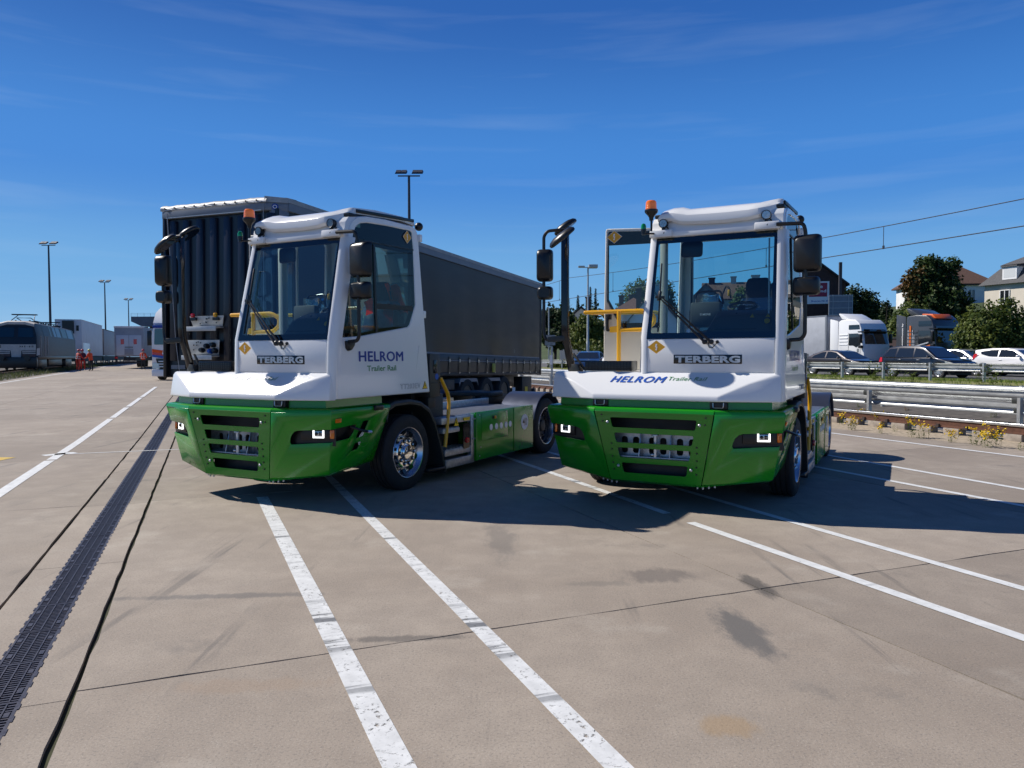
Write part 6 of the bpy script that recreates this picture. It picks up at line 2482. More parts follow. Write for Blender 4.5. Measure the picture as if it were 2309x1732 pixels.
for s in (-1, 1):
    mb = MB()
    mb.cyl((s * .87, -.75, .98), .08, .5, (0, 1, 0), 12).cyl((s * .87, -.80, .98), .22, .06, (0, 1, 0), 16)
    mb.build('buffer', M['locoblack'], LO)
for y0, hi in ((2.6, .52), (13.0, .30)):
    mb = MB()
    mb.tube([(-.8, y0, 4.05), (-.6, y0 + 1.5, 4.05 + hi), (.6, y0 + 1.5, 4.05 + hi), (.8, y0, 4.05)], .035, 6)
    mb.tube([(-.5, y0 + 2.9, 4.0), (-.5, y0 + .4, 4.02 + hi * .5), (.5, y0 + .4, 4.02 + hi * .5), (.5, y0 + 2.9, 4.0)], .035, 6)
    mb.tube([(-.9, y0 + .6, 4.05 + hi), (.9, y0 + .6, 4.05 + hi)], .05, 6).tube([(-.9, y0 + .9, 4.05 + hi), (.9, y0 + .9, 4.05 + hi)], .05, 6)
    for x in (-.5, .5):
        for dy in (0, 2.8):
            mb.cyl((x, y0 + dy, 3.88), .07, .2)
    mb.bar((-.9, y0 + 1.2, 4.0), (.9, y0 + 1.2, 4.0), .12, .12)
    mb.build('pantograph', M['locoblack'], LO)
mb = MB()
for i in range(14):
    mb.cyl((.3 * (-1) ** i, 6.0 + i * .55, 3.9), .06, .24)
mb.tube([(.3, 5.5, 4.16), (.3, 14, 4.16)], .03, 6)
mb.build('roof_gear', M['locoblack'], LO)


def wagon(u, v0, v1, zb, zt, m, label, cat, front=None, w_=2.5, group='trailers on the train'):
    p = G(u, v0)
    o = empty('rail_trailer', (p.x, p.y, gz(p.x, p.y)), R(22.2))
    L_ = v1 - v0
    mb = MB()
    mb.box(-w_ / 2, w_ / 2, 0, L_, zb, zt)
    mb.build('box_body', m, o, .03)
    mb = MB()
    mb.box(-w_ / 2 - .02, w_ / 2 + .02, -.02, L_ + .02, zt - .10, zt + .01)
    for x in (-w_ / 2, w_ / 2):
        mb.box(x - .03, x + .03, -.03, .08, zb, zt)
    mb.build('box_frame', front or m, o)
    mb = MB()
    mb.box(-1.2, 1.2, .2, L_ - .2, .5, zb - .05)
    mb.build('wagon_frame', mat('wagon_green', (.03, .055, .045), .7, var=.3), o)
    n = int(L_ / 1.8)
    for k in range(0, n, 3):
        mb = MB()
        for s in (-1, 1):
            mb.lathe([(.45, 0), (.45, .1)], (s * 1.0, 1 + k * 1.8, .50), (s, 0, 0), 16)
        mb.build('wheel', M['locoblack'], o)
    return tag(o, label, cat, group)


W1 = wagon(-14.13, 94.5, 112, 1.15, 5.15, M['contwhite'], 'white refrigerated trailer on the train, right behind the dark locomotive', 'trailer')
mb = MB()
mb.box(-.55, .55, -.35, 0, 3.6, 5.0).box(.75, 1.0, -.05, 0, 3.9, 4.5)
mb.build('cooling_unit', M['locoblack'], W1)
mb = MB()
mb.box(1.252, 1.262, 1.0, 6, 1.3, 2.6)
mb.build('side_panel', M['lorrywhite'], W1)
W2_ = wagon(-14.13, 113.2, 128, 1.2, 4.75, M['contgrey'], 'grey trailer with a brown front end on the train beyond the white one', 'trailer', M['brown'])
W3_ = wagon(-14.13, 129, 144, 1.2, 4.6, M['contgrey'], 'farthest pale trailer of the train, behind the grey rear-door trailer', 'trailer')
# grey trailer seen from behind
q = at(291, 800, 70.0)
GT = empty('rear_trailer', (q.x, q.y, gz(q.x, q.y)), R(14))
tag(GT, 'grey trailer seen from behind with two red panels on its white rear doors', 'trailer')
mb = MB()
mb.box(-1.25, 1.25, .05, 13.5, 1.15, 3.92)
mb.build('box_body', M['contgrey'], GT, .03)
mb = MB()
mb.box(-1.27, 1.27, .0, .25, 3.82, 4.0)
mb.build('roof_edge', M['contwhite'], GT, .03)
for s in (-1, 1):
    mb = MB()
    mb.box(s * .02 if s > 0 else -1.08, 1.08 if s > 0 else -.02, .0, .049, 1.25, 3.15)
    mb.build('rear_door', mat('rear_door_white', (.50, .53, .58), .5), GT, .01)
    mb = MB()
    mb.box(s * .55 - .14, s * .55 + .14, -.02, -.001, 2.3, 2.78)
    mb.build('red_panel', M['redlens'], GT)
    mb = MB()
    mb.box(s * 1.1 - .12, s * 1.1 + .12, -.03, .05, .95, 1.12)
    mb.build('tail_lamp', M['redlens'], GT)
    for y in (8.5, 9.8, 11.1):
        mb = MB()
        mb.lathe([(.3, -.18), (.5, -.17), (.5, .17), (.3, .18)], (s * 1.0, y, .5), (1, 0, 0), 20)
        mb.build('wheel', M['rubber'], GT)
mb = MB()
mb.box(-.38, .38, -.03, -.001, 1.3, 1.88)
mb.build('door_box', M['contgrey'], GT, .01)
mb = MB()
mb.box(-.36, .36, -.022, -.001, 1.96, 2.08)
mb.build('name_print', M['grey_print'], GT)
mb = MB()
mb.box(-1.2, 1.2, .0, .12, .5, .65).box(-1.2, -1.0, .02, .1, .6, 1.2).box(1.0, 1.2, .02, .1, .6, 1.2)
mb.box(-.5, .5, .2, 13, .75, 1.12)
mb.build('underrun_bar', M['chassis'], GT)


# ------------------------------------------------------------------ people
def person(loc, yaw, jacket, trousers, helmet, lean, label, h=1.78, strips=True):
    o = empty('person', loc, yaw)
    s = h / 1.78
    J = {'pelvis': (0, 0, .95), 'waist': (0, lean * .2, 1.10), 'chest': (0, lean * .7, 1.34), 'neck': (0, lean * .95, 1.50), 'head': (0, lean * 1.1, 1.62), 'crown': (0, lean * 1.15, 1.72)}
    for sd, n in ((-1, 'l'), (1, 'r')):
        J['hip' + n] = (sd * .10, 0, .90)
        J['knee' + n] = (sd * .12, .03, .50)
        J['ank' + n] = (sd * .13, -.02, .09)
        J['toe' + n] = (sd * .14, .14, .04)
        J['sh' + n] = (sd * .19, lean * .8, 1.42)
        J['el' + n] = (sd * .25, lean * .8 + .06, 1.14)
        J['wr' + n] = (sd * .20, lean * .8 + .26, 1.05)
        J['hand' + n] = (sd * .17, lean * .8 + .34, 1.05)
    rad = dict(pelvis=.15, waist=.15, chest=.165, neck=.06, head=.095, crown=.085)
    for n in 'lr':
        rad.update({'hip' + n: .095, 'knee' + n: .068, 'ank' + n: .05, 'toe' + n: .045, 'sh' + n: .075, 'el' + n: .055, 'wr' + n: .042, 'hand' + n: .045})
    E_ = [('pelvis', 'waist'), ('waist', 'chest'), ('chest', 'neck'), ('neck', 'head'), ('head', 'crown')]
    for n in 'lr':
        E_ += [('pelvis', 'hip' + n), ('hip' + n, 'knee' + n), ('knee' + n, 'ank' + n), ('ank' + n, 'toe' + n), ('chest', 'sh' + n), ('sh' + n, 'el' + n), ('el' + n, 'wr' + n), ('wr' + n, 'hand' + n)]
    names = list(J)
    me = bpy.data.meshes.new('body')
    me.from_pydata([V(J[n]) * s for n in names], [(names.index(a), names.index(b)) for a, b in E_], [])
    ob = bpy.data.objects.new('body', me)
    COL.objects.link(ob)
    md = ob.modifiers.new('skin', 'SKIN')
    for i, n in enumerate(names):
        me.skin_vertices[0].data[i].radius = (rad[n] * s, rad[n] * s * (.75 if n in ('chest', 'waist', 'pelvis') else 1))
        me.skin_vertices[0].data[i].use_root = n == 'pelvis'
    sb = ob.modifiers.new('sub', 'SUBSURF')
    sb.levels = sb.render_levels = 1
    dg = bpy.context.evaluated_depsgraph_get()
    m2 = bpy.data.meshes.new_from_object(ob.evaluated_get(dg))
    bpy.data.objects.remove(ob)
    body = bpy.data.objects.new('body', m2)
    COL.objects.link(body)
    body.parent = o
    for m in (jacket, trousers, SKIN, M['black']):
        m2.materials.append(m)
    for pl in m2.polygons:
        c = pl.center / s
        pl.use_smooth = True
        pl.material_index = 2 if c.z > 1.50 or (c.z < 1.12 and c.y > lean * .8 + .27) else 3 if c.z < .13 else 0 if c.z > .88 else 1
    hm = MB()
    hm.loops([[(r * math.cos(a * math.pi / 8) * s, (lean * 1.13 + r * 1.1 * math.sin(a * math.pi / 8)) * s, z * s) for a in range(16)] for r, z in ((.13, 1.685), (.125, 1.70), (.118, 1.76), (.085, 1.80), (.03, 1.82))])
    hm.build('helmet', helmet, o)
    if strips:
        sp = MB()
        for z in (1.02, 1.18):
            sp.tube([(.185 * s * math.cos(a * math.pi / 8), (lean * (.2 if z < 1.1 else .45) + .14 * math.sin(a * math.pi / 8)) * s, z * s) for a in range(16)], .022 * s, 6, True)
        for sd in (-1, 1):
            sp.tube([(sd * .10 * s, (lean * .3 - .14) * s, 1.05 * s), (sd * .10 * s, (lean * .75 - .13) * s, 1.42 * s)], .02 * s, 5)
        sp.build('reflective_band', M['reflect'], o)
    return tag(o, label, 'person', 'workers by the train')


SKIN = mat('skin', (.42, .25, .18), .6)
hv = mat('hi_vis_orange', (.80, .075, .012), .7)
hv2 = mat('hi_vis_red', (.55, .035, .02), .7)
dkt = mat('dark_trousers', (.015, .017, .022), .8)
yh = mat('yellow_helmet', (.55, .50, .06), .4)
rh = mat('red_helmet', (.45, .03, .05), .4)
for (px_, D, jk, tr2, he, yaw, lean, lab) in ((176, 62.5, hv2, hv2, rh, R(-20), .10, 'worker in red-orange hi-vis jacket, trousers and red helmet, back turned, beside the locomotive'),
                                              (187, 64.5, mat('plum_jacket', (.08, .02, .04), .8), hv2, rh, R(200), .06, 'worker in a dark plum jacket and orange trousers between two colleagues'),
                                              (206, 63.0, hv, dkt, yh, R(75), .16, 'worker in orange hi-vis jacket, dark trousers and yellow helmet leaning towards two colleagues'),
                                              (323, 66.0, hv, dkt, rh, R(10), .05, 'worker in an orange hi-vis jacket beside the grey trailer with red panels')):
    q = at(px_, 830, D)
    person((q.x, q.y, gz(q.x, q.y)), yaw, jk, tr2, he, lean, lab, 1.80, lab.startswith('worker in red') or px_ == 323)

# ------------------------------------------------------------------ masts, lamp posts, wires, signs
M['mast'] = mat('mast_steel', (.045, .050, .065), .5, metal=.4)
M['wire'] = mat('dark_wire', (.02, .025, .04), .7)
M['lightpole'] = mat('pale_pole', (.36, .39, .40), .5, metal=.4)


def mast(px, D, h, label, heads=2):
    q = at(px, 800, D)
    z0 = gz(q.x, q.y)
    o = empty('light_mast', (q.x, q.y, z0))
    mb = MB()
    mb.tube([(0, 0, 0), (0, 0, h * .5), (0, 0, h - z0)], [.20, .16, .11], 10)
    mb.build('pole', M['mast'], o)
    mb = MB()
    mb.bar((-1.0, 0, h - z0 - .05), (1.0, 0, h - z0 - .05), .10, .10)
    mb.build('crossbar', M['mast'], o)
    for x in (-.95, -.45, .55, 1.0):
        mb = MB()
        mb.loops([[(x + a, -.35 + b, h - z0 + .05 + .25 * (b > .3) + c) for a, b, c in ((-.28, 0, 0), (.28, 0, 0), (.28, .7, .1), (-.28, .7, .1))], [(x + a, -.35 + b, h - z0 + .22 + .25 * (b > .3) + c) for a, b, c in ((-.22, .05, 0), (.22, .05, 0), (.22, .65, .1), (-.22, .65, .1))]])
        mb.build('floodlight', M['mast'], o)
    return tag(o, label, 'light mast', 'tall floodlight masts of the yard')


mast(115.5, 110, 17.97, 'tall floodlight mast rising behind the dark locomotive')
mast(239.5, 165, 17.95, 'tall floodlight mast above the brown-ended trailer, middle of the left three')
mast(292, 216, 17.9, 'tall floodlight mast beside the concrete crane deck, smallest of the left three')
mast(925, 68, 17.9, 'tall floodlight mast standing behind the black trailer')

q = at(1325.5, 800, 57)
o = empty('street_lamp', (q.x, q.y, .45))
mb = MB()
mb.tube([(0, 0, 0), (0, 0, 2.2), (0, 0, 2.25), (0, 0, 7.85)], [.13, .12, .09, .06], 10)
mb.build('pole', M['lightpole'], o)
mb = MB()
mb.bar((-.7, 0, 7.85), (.7, 0, 7.85), .08, .06)
mb.box(.05, .72, -.3, .3, 7.8, 8.05)
mb.box(-.75, -.25, -.15, .15, 7.85, 7.97)
mb.build('lamp_head', M['lightpole'], o, .03)
tag(o, 'pale street lamp in front of the hedge left of the open cab door', 'street lamp')

# overhead line: messenger and contact wire with droppers
for nm, zf_, r_, lab in (('contact_wire', lambda v: 5.5, .018, 'lower overhead wire above the tracks, nearly level'), ('messenger_wire', lambda v: 6.45 + .45 * ((v - 20) / 24.0) ** 2 if abs(v - 20) < 30 else 7.1, .016, 'upper overhead wire sagging between its supports')):
    mb = MB()
    pts = []
    for i in range(61):
        v = -6 + i * 2.6
        vv = (v - 20 + 26) % 52 - 26
        z = 5.5 + .0009 * 0 if nm == 'contact_wire' else 6.30 + .62 * (vv / 26) ** 2
        p = G(23, v)
        pts.append((p.x, p.y, z))
    mb.tube(pts, r_, 6)
    wr = mb.build(nm, M['wire'])
    tag(wr, lab, 'wire')
for i, v in enumerate((13.2, 20.3, 26.5, 33, 40, 47.5, 55)):
    vv = (v - 20 + 26) % 52 - 26
    p = G(23, v)
    mb = MB()
    mb.tube([(p.x, p.y, 5.5), (p.x, p.y, 6.30 + .62 * (vv / 26) ** 2)], .012, 5)
    mb.box(p.x - .02, p.x + .02, p.y - .05, p.y + .05, 5.48, 5.60)
    tag(mb.build('dropper', M['wire']), 'thin dropper hanging between the two overhead wires', 'dropper', 'droppers of the overhead line')

# back of a large road sign on a tall post
q = at(1894, 800, 62)
o = empty('road_sign', (q.x, q.y, .45), R(-8))
mb = MB()
mb.box(-.11, .11, .1, .32, 0, 8.85)
mb.build('post', mat('brown_post', (.045, .04, .042), .6), o)
mb = MB()
mb.box(-.96, .96, .0, .05, 4.4, 6.15)
mb.build('sign_panel', M['trailgrey'], o)
mb = MB()
for z in (4.5, 5.05, 5.6, 6.05):
    mb.box(-.93, .93, -.05, 0, z - .025, z + .025)
for x in (-.92, -.62, .62, .92):
    mb.box(x - .02, x + .02, -.045, .0, 4.4, 6.15)
mb.build('sign_frame', M['lightpole'], o)
tag(o, 'back of a large grey road sign on a tall brown post above the white lorry', 'road sign')

# small post with a white cap by the nearest guard rail, and a board behind it
q = at(1244.5, 800, 33)
o = empty('marker_post', (q.x, q.y, 0))
mb = MB()
mb.box(-.04, .04, -.04, .04, 0, 2.0)
mb.build('post', M['lightpole'], o)
mb = MB()
mb.box(-.10, .02, -.07, -.041, 1.2, 1.62)
mb.build('marker_board', M['stickerwhite'], o)
mb = MB()
mb.bar((0, 0, 2.0), (-.22, 0, 2.02), .06, .05)
mb.build('cap', M['lightpole'], o)
tag(o, 'slim grey marker post with a white board, between black trailer and mirror post', 'marker post')
q = at(1241, 800, 58)
o = empty('notice_board', (q.x, q.y, .45))
mb = MB()
mb.box(-.42, .38, 0, .04, 1.95, 2.75)
mb.build('board', mat('board_grey', (.30, .29, .32), .5, var=.5, vs=7), o)
mb = MB()
mb.tube([(-.12, .07, 0), (-.12, .07, 4.9)], .05, 8)
mb.build('pole', M['lightpole'], o)
tag(o, 'pale notice board on a slim pole in front of the hedge beside the black trailer', 'notice board')

# concrete crane deck far left
q = at(297, 800, 230)
o = empty('crane_deck', (q.x, q.y, .5))
mb = MB()
mb.prism([(0, 13.4), (0, 11.9), (3.2, 10.4), (40, 10.4), (40, 13.4)], 1, 0, 14)
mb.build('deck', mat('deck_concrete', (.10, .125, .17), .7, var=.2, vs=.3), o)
for x in (2.3, 4.2, 24):
    mb = MB()
    mb.box(x - .45, x + .45, 4, 5.2, 0, 10.4)
    mb.build('pillar', M['mast'], o)
mb = MB()
for z in (13.9, 14.4):
    mb.bar((0, .1, z), (40, .1, z), .06, .06)
for k in range(21):
    mb.bar((k * 2, .1, 13.4), (k * 2, .1, 14.4), .06, .06)
mb.build('railing', M['lightpole'], o)
tag(o, 'raised concrete crane deck on pillars far off above the grey trailer', 'crane deck')

# green noise barrier of vertical boards with a red rail
o = empty('noise_barrier', G(51.2, 0), R(22.2))
o.location.z = .45
M['fencegreen'] = mat('barrier_green', (.035, .17, .065), .6, var=.25, vs=2)
bm_ = MB()
bm_.box(-.03, .03, 0, .15, 0, 3.1)
b0 = bm_.build('board', M['fencegreen'], o, smooth=False)
for k in range(300):
    c = b0 if k == 0 else b0.copy()
    if k:
        COL.objects.link(c)
    c.location = (.0 if k % 2 else .035, -6 + k * .19, 0)
mb = MB()
mb.box(-.10, -.04, -6, 51, 1.55, 1.68)
mb.build('red_rail', M['redlens'], o)
tag(o, 'green noise barrier of upright boards with a red rail behind the lorries', 'fence')

# dark retaining wall beyond the road
o = empty('retaining_wall', G(49, 40), R(22.2))
mb = MB()
mb.box(0, .4, 0, 55, .3, 2.85)
mb.build('wall_face', mat('brown_wall', (.055, .035, .036), .85, var=.35, vs=.8), o)
mb = MB()
mb.box(-.06, .46, 0, 55, 2.85, 2.97)
mb.build('coping', M['darkgrey'], o)
tag(o, 'dark brown retaining wall below the hedge behind the blue car', 'wall')


# ------------------------------------------------------------------ houses
def tiles_mat(name, c, c2):
    m, t, b = nodes_mat(name)
    tc = t.nodes.new('ShaderNodeTexCoord')
    br = t.nodes.new('ShaderNodeTexBrick')
    br.inputs['Color1'].default_value = (*c, 1)
    br.inputs['Color2'].default_value = (*c2, 1)
    br.inputs['Mortar'].default_value = (*(x * .45 for x in c), 1)
    br.inputs['Scale'].default_value = 3.0
    br.inputs['Mortar Size'].default_value = .03
    t.links.new(tc.outputs['Object'], br.inputs['Vector'])
    t.links.new(br.outputs['Color'], b.inputs['Base Color'])
    b.inputs['Roughness'].default_value = .8
    return m


RT = {'brown': tiles_mat('brown_tiles', (.115, .062, .045), (.15, .085, .06)), 'slate': tiles_mat('slate_tiles', (.085, .085, .09), (.11, .11, .115)),
      'red': tiles_mat('red_tiles', (.17, .062, .045), (.21, .085, .06)), 'umber': tiles_mat('umber_tiles', (.10, .085, .065), (.13, .11, .085)), 'dark': tiles_mat('dark_tiles', (.04, .042, .05), (.055, .055, .06))}
WL = {'white': mat('white_render', (.72, .72, .71), .85, var=.08, vs=1), 'cream': mat('cream_render', (.66, .60, .50), .85, var=.08, vs=1), 'brick': mat('dark_brick', (.060, .032, .028), .9, var=.3, vs=3), 'slateblue': mat('slate_wall', (.12, .15, .17), .85), 'grey': mat('grey_render', (.45, .44, .43), .85, var=.1)}


def house(label, loc, yaw, w_, d_, hw_, hr, wall, roof, kind='gable', wins=(), chims=(), over=.35, extra=None):
    """front wall in the plane y = 0 looking to -y; kind: gable (ridge along x), end (gable to the front), hip, mansard"""
    o = empty('house', loc, yaw)
    H = hw_
    mb = MB()
    if kind == 'end':
        mb.loops([[(0, y, -6), (w_, y, -6), (w_, y, H), (w_ / 2, y, H + hr - .12), (0, y, H)] for y in (0, d_)])
    elif kind == 'gable':
        mb.loops([[(x, 0, -6), (x, 0, H), (x, d_ / 2, H + hr - .12), (x, d_, H), (x, d_, -6)] for x in (0, w_)])
    else:
        mb.box(0, w_, 0, d_, -6, H)
    mb.build('wall', wall, o)
    e = over
    mb = MB()
    if kind == 'end':
        k = hr / (w_ / 2)
        for s in (0, 1):
            X = (lambda x: x) if s == 0 else (lambda x: w_ - x)
            mb.loops([[(X(-e), y, H - e * k), (X(w_ / 2), y, H + hr), (X(w_ / 2), y, H + hr + .18), (X(-e), y, H - e * k + .18)] for y in (-e, d_ + e)])
    elif kind == 'gable':
        k = hr / (d_ / 2)
        for s in (0, 1):
            Y = (lambda y: y) if s == 0 else (lambda y: d_ - y)
            mb.loops([[(x, Y(-e), H - e * k), (x, Y(d_ / 2), H + hr), (x, Y(d_ / 2), H + hr + .18), (x, Y(-e), H - e * k + .18)] for x in (-e, w_ + e)])
    elif kind == 'hip':
        r = min(w_, d_) / 2
        a = [(-e, -e, H), (w_ + e, -e, H), (w_ + e, d_ + e, H), (-e, d_ + e, H)]
        p, q = ((r, d_ / 2, H + hr), (w_ - r, d_ / 2, H + hr)) if w_ >= d_ else ((w_ / 2, r, H + hr), (w_ / 2, d_ - r, H + hr))
        if w_ >= d_:
            for f in ([a[0], a[1], q, p], [a[1], a[2], q], [a[2], a[3], p, q], [a[3], a[0], p]):
                mb.poly(f)
        else:
            for f in ([a[0], a[1], p], [a[1], a[2], q, p], [a[2], a[3], q], [a[3], a[0], p, q]):
                mb.poly(f)
        mb.box(-e, w_ + e, -e, d_ + e, H - .18, H - .002)
    else:
        i = 1.25
        m_ = H + hr * .45
        a = [(-e, -e, H), (w_ + e, -e, H), (w_ + e, d_ + e, H), (-e, d_ + e, H)]
        b = [(i, i, m_), (w_ - i, i, m_), (w_ - i, d_ - i, m_), (i, d_ - i, m_)]
        b2 = [(i - .3, i - .3, m_ + .02), (w_ - i + .3, i - .3, m_ + .02), (w_ - i + .3, d_ - i + .3, m_ + .02), (i - .3, d_ - i + .3, m_ + .02)]
        mb.loops([a, b], True, True, True)
        r = d_ / 2
        p, q = (r, r, H + hr), (w_ - r, r, H + hr)
        for f in ([b2[0], b2[1], q, p], [b2[1], b2[2], q], [b2[2], b2[3], p, q], [b2[3], b2[0], p], b2[::-1]):
            mb.poly(f)
    rf = mb.build('roof', roof, o, smooth=False)
    for x, y, z0, z1, s in chims:
        mb = MB()
        mb.box(x - s, x + s, y - s, y + s, z0, z1).box(x - s - .08, x + s + .08, y - s - .08, y + s + .08, z1, z1 + .15)
        mb.build('chimney', WL['brick'] if z1 % 1 < .5 else WL['grey'], rf)
    for face, x, z, ww, hh in wins:
        mb = MB()
        fr = .07

        def T(a, b, c):
            return (x + a, -b, z + c) if face == 'f' else (-b, x + a, z + c)
        for a0, a1, c0, c1 in ((0, ww, 0, fr), (0, ww, hh - fr, hh), (0, fr, fr, hh - fr), (ww - fr, ww, fr, hh - fr), (ww / 2 - fr / 2, ww / 2 + fr / 2, fr, hh - fr)):
            mb.loops([[T(a0, .002, c0), T(a1, .002, c0), T(a1, .002, c1), T(a0, .002, c1)], [T(a0, .08, c0), T(a1, .08, c0), T(a1, .08, c1), T(a0, .08, c1)]])
        f = mb.build('window', M['stickerwhite'], o, smooth=False)
        mb = MB()
        mb.poly([T(fr, .02, fr), T(ww - fr, .02, fr), T(ww - fr, .02, hh - fr), T(fr, .02, hh - fr)])
        mb.build('pane', M['carglass'], f, smooth=False)
        mb = MB()
        mb.loops([[T(-.1, .003, -.12), T(ww + .1, .003, -.12), T(ww + .1, .003, -.02), T(-.1, .003, -.02)], [T(-.1, .16, -.12), T(ww + .1, .16, -.12), T(ww + .1, .16, -.02), T(-.1, .16, -.02)]])
        mb.build('sill', M['stickerwhite'], f, smooth=False)
    tag(o, label, 'house')
    return o


# cream house on the right edge
q = at(2217, 800, 80.5)
H2 = house('cream house with a grey mansard roof and dormers at the right edge', (q.x, q.y, 0), FWD, 22, 11, 9.0, 4.6, WL['cream'], RT['slate'], 'mansard',
           [('f', 1.7, 6.9, 1.05, 1.5), ('f', 4.6, 7.5, .5, .9), ('f', 6.6, 7.1, 3.0, 1.25), ('f', 10.8, 6.9, 1.1, 1.6), ('f', 1.7, 3.6, 1.1, 1.5), ('f', 6.6, 3.7, 2.4, 1.3), ('f', 14, 6.9, 1.2, 1.5)], [(9.2, 4.6, 12, 14.5, .42)], .45)
for x0, x1, z0, z1, nm in ((2.0, 3.5, 9.45, 10.75, 'dormer'), (5.0, 5.6, 9.6, 10.9, 'dormer')):
    mb = MB()
    mb.box(x0, x1, -.15, 1.4, z0, z1)
    d0 = mb.build(nm, M['stickerwhite'], H2)
    mb = MB()
    mb.box(x0 - .12, x1 + .12, -.3, 1.5, z1, z1 + .14)
    mb.build('dormer_roof', RT['slate'], d0)
    mb = MB()
    mb.poly([(x0 + .15, -.16, z0 + .2), (x1 - .15, -.16, z0 + .2), (x1 - .15, -.16, z1 - .12), (x0 + .15, -.16, z1 - .12)])
    mb.build('pane', mat('blind_white', (.6, .62, .63), .4), d0, smooth=False)
mb = MB()
mb.box(6.3, 12.5, .1, 2.2, 9.35, 11.3)
d0 = mb.build('attic_front', WL['cream'], H2)
mb = MB()
mb.box(7.5, 10.0, .04, .1, 9.95, 10.95)
mb.build('roller_blind', M['stickerwhite'], d0)
mb = MB()
mb.poly([(5.6, 3.55, 12.35), (6.5, 3.55, 12.35), (6.5, 4.15, 12.85), (5.6, 4.15, 12.85)])
mb.build('roof_window', M['carglass'], H2, smooth=False)
# white house with brown hip roof
q = at(2062, 800, 100)
house('white house with a brown hipped roof behind the tall tree', (q.x, q.y, 0), R(-8), 9.6, 7.0, 11.0, 3.1, WL['white'], RT['brown'], 'hip', [('f', 6.5, 8.9, .9, 1.4), ('f', 2.0, 8.9, .9, 1.4), ('f', 6.5, 5.8, .9, 1.4)] + [('l', 2.5, 8.7, .9, 1.4), ('l', 2.5, 5.4, .9, 1.4)], [], .5)
# brick gable with the poster
q = at(1738, 800, 80)
H3 = house('dark brick house with a poster on its gable behind the right tractor mirror', (q.x, q.y, 0), R(-14), 7.4, 15, 9.1, 3.0, WL['brick'], RT['dark'], 'end', [], [], .3)
mb = MB()
mb.box(3.55, 5.75, -.06, -.005, 7.0, 9.35)
po_ = mb.build('poster_board', M['stickerwhite'], H3)
mb = MB()
mb.box(3.75, 5.55, -.07, -.061, 7.75, 9.2)
mb.build('poster_field', mat('poster_red', (.30, .012, .045), .5), po_)
lettering('poster_lettering', 'de', (4.55, -.075, 8.65), (.55, 0, 0), (0, 0, .36), M['stickerwhite'], po_, bold=.02)
lettering('poster_lettering', 'grund', (4.1, -.075, 8.1), (1.35, 0, 0), (0, 0, .40), M['stickerwhite'], po_, bold=.02)
lettering('poster_lettering', 'Brungen Nr. 8', (4.0, -.065, 7.15), (1.6, 0, 0), (0, 0, .24), M['blue_text2'], po_, bold=.02)
# red-tiled house seen through the windscreen
q = at(1584, 800, 112)
H4 = house('red-tiled house with a slate gable and round window, seen through the cab', (q.x, q.y, 0), R(-16), 9.5, 8, 10.0, 2.6, WL['grey'], RT['red'], 'gable', [], [(1.2, 4, 12, 13.4, .45), (4.4, 4, 12, 13.5, .4), (7.6, 4, 12, 13.6, .6)], .3)
mb = MB()
mb.loops([[(-1.6, y, 2), (2.6, y, 2), (2.6, y, 9.9), (.5, y, 12.0), (-1.6, y, 9.9)] for y in (-2.0, 2.0)])
wg = mb.build('wing', WL['slateblue'], H4)
mb = MB()
for s in (-1, 1):
    mb.loops([[(.5 + s * 2.5, y, 9.5), (.5, y, 12.0), (.5, y, 12.25), (.5 + s * 2.5, y, 9.75)] for y in (-2.3, 3.9)])
mb.build('wing_roof', RT['red'], wg, smooth=False)
mb = MB()
mb.lathe([(.5, 0), (.5, .06)], (.5, -2.0, 10.2), (0, -1, 0), 20)
rw_ = mb.build('round_window', M['stickerwhite'], wg)
mb = MB()
mb.lathe([(.26, 0), (.26, .02)], (.5, -2.07, 10.2), (0, -1, 0), 16)
mb.build('pane', M['carglass'], rw_)
# houses left of the open door
q = at(1381, 800, 92)
house('house with a low red-brown roof and pale walls left of the open cab door', (q.x, q.y, 0), R(-6), 5.4, 7, 6.9, 2.0, WL['white'], RT['red'], 'hip', [('f', 1.0, 4.6, 1.0, 1.3), ('f', 3.2, 4.6, 1.0, 1.3)], [(1.2, 3.4, 7, 9.1, .3), (2.6, 3.4, 8, 9.2, .45), (4.6, 3.4, 8, 9.4, .3)], .35)
q = at(1419, 800, 84)
house('house with a steep umber roof and twin chimneys seen through the open door', (q.x, q.y, 0), R(-10), 5.2, 8, 5.6, 3.2, WL['white'], RT['umber'], 'end', [('f', 1.2, 3.6, .9, 1.3), ('f', 3.0, 3.6, .9, 1.3)], [(1.0, 3.0, 6.5, 9.2, .3), (3.0, 2.2, 7, 9.6, .35), (3.9, 2.4, 6.5, 9.6, .35)], .4)
q = at(1262, 800, 96)
house('house roof half buried in the hedge behind the mirror post', (q.x, q.y, 0), R(-6), 5.5, 7, 5.2, 2.6, WL['cream'], RT['dark'], 'end', [], [(3.6, 2, 6, 9.1, .3)], .3)

# ------------------------------------------------------------------ trees
LV = {'maple': leaf_mat('maple_leaf', (.016, .036, .008), (.055, .090, .018), .9, .22), 'rust': leaf_mat('turning_leaf', (.075, .060, .014), (.16, .085, .022), .9, .25), 'bush': leaf_mat('bush_leaf', (.040, .070, .010), (.150, .180, .034), 1.1, .28), 'hedge': leaf_mat('hedge_leaf', (.014, .030, .010), (.050, .085, .022), .7, .2),
      'fir': leaf_mat('fir_needles', (.008, .020, .012), (.020, .042, .022), .8, .1), 'far': leaf_mat('far_leaf', (.022, .044, .018), (.055, .085, .030), .12, .2)}
M['bark'] = mat('bark', (.060, .050, .040), .9, var=.4, vs=5)


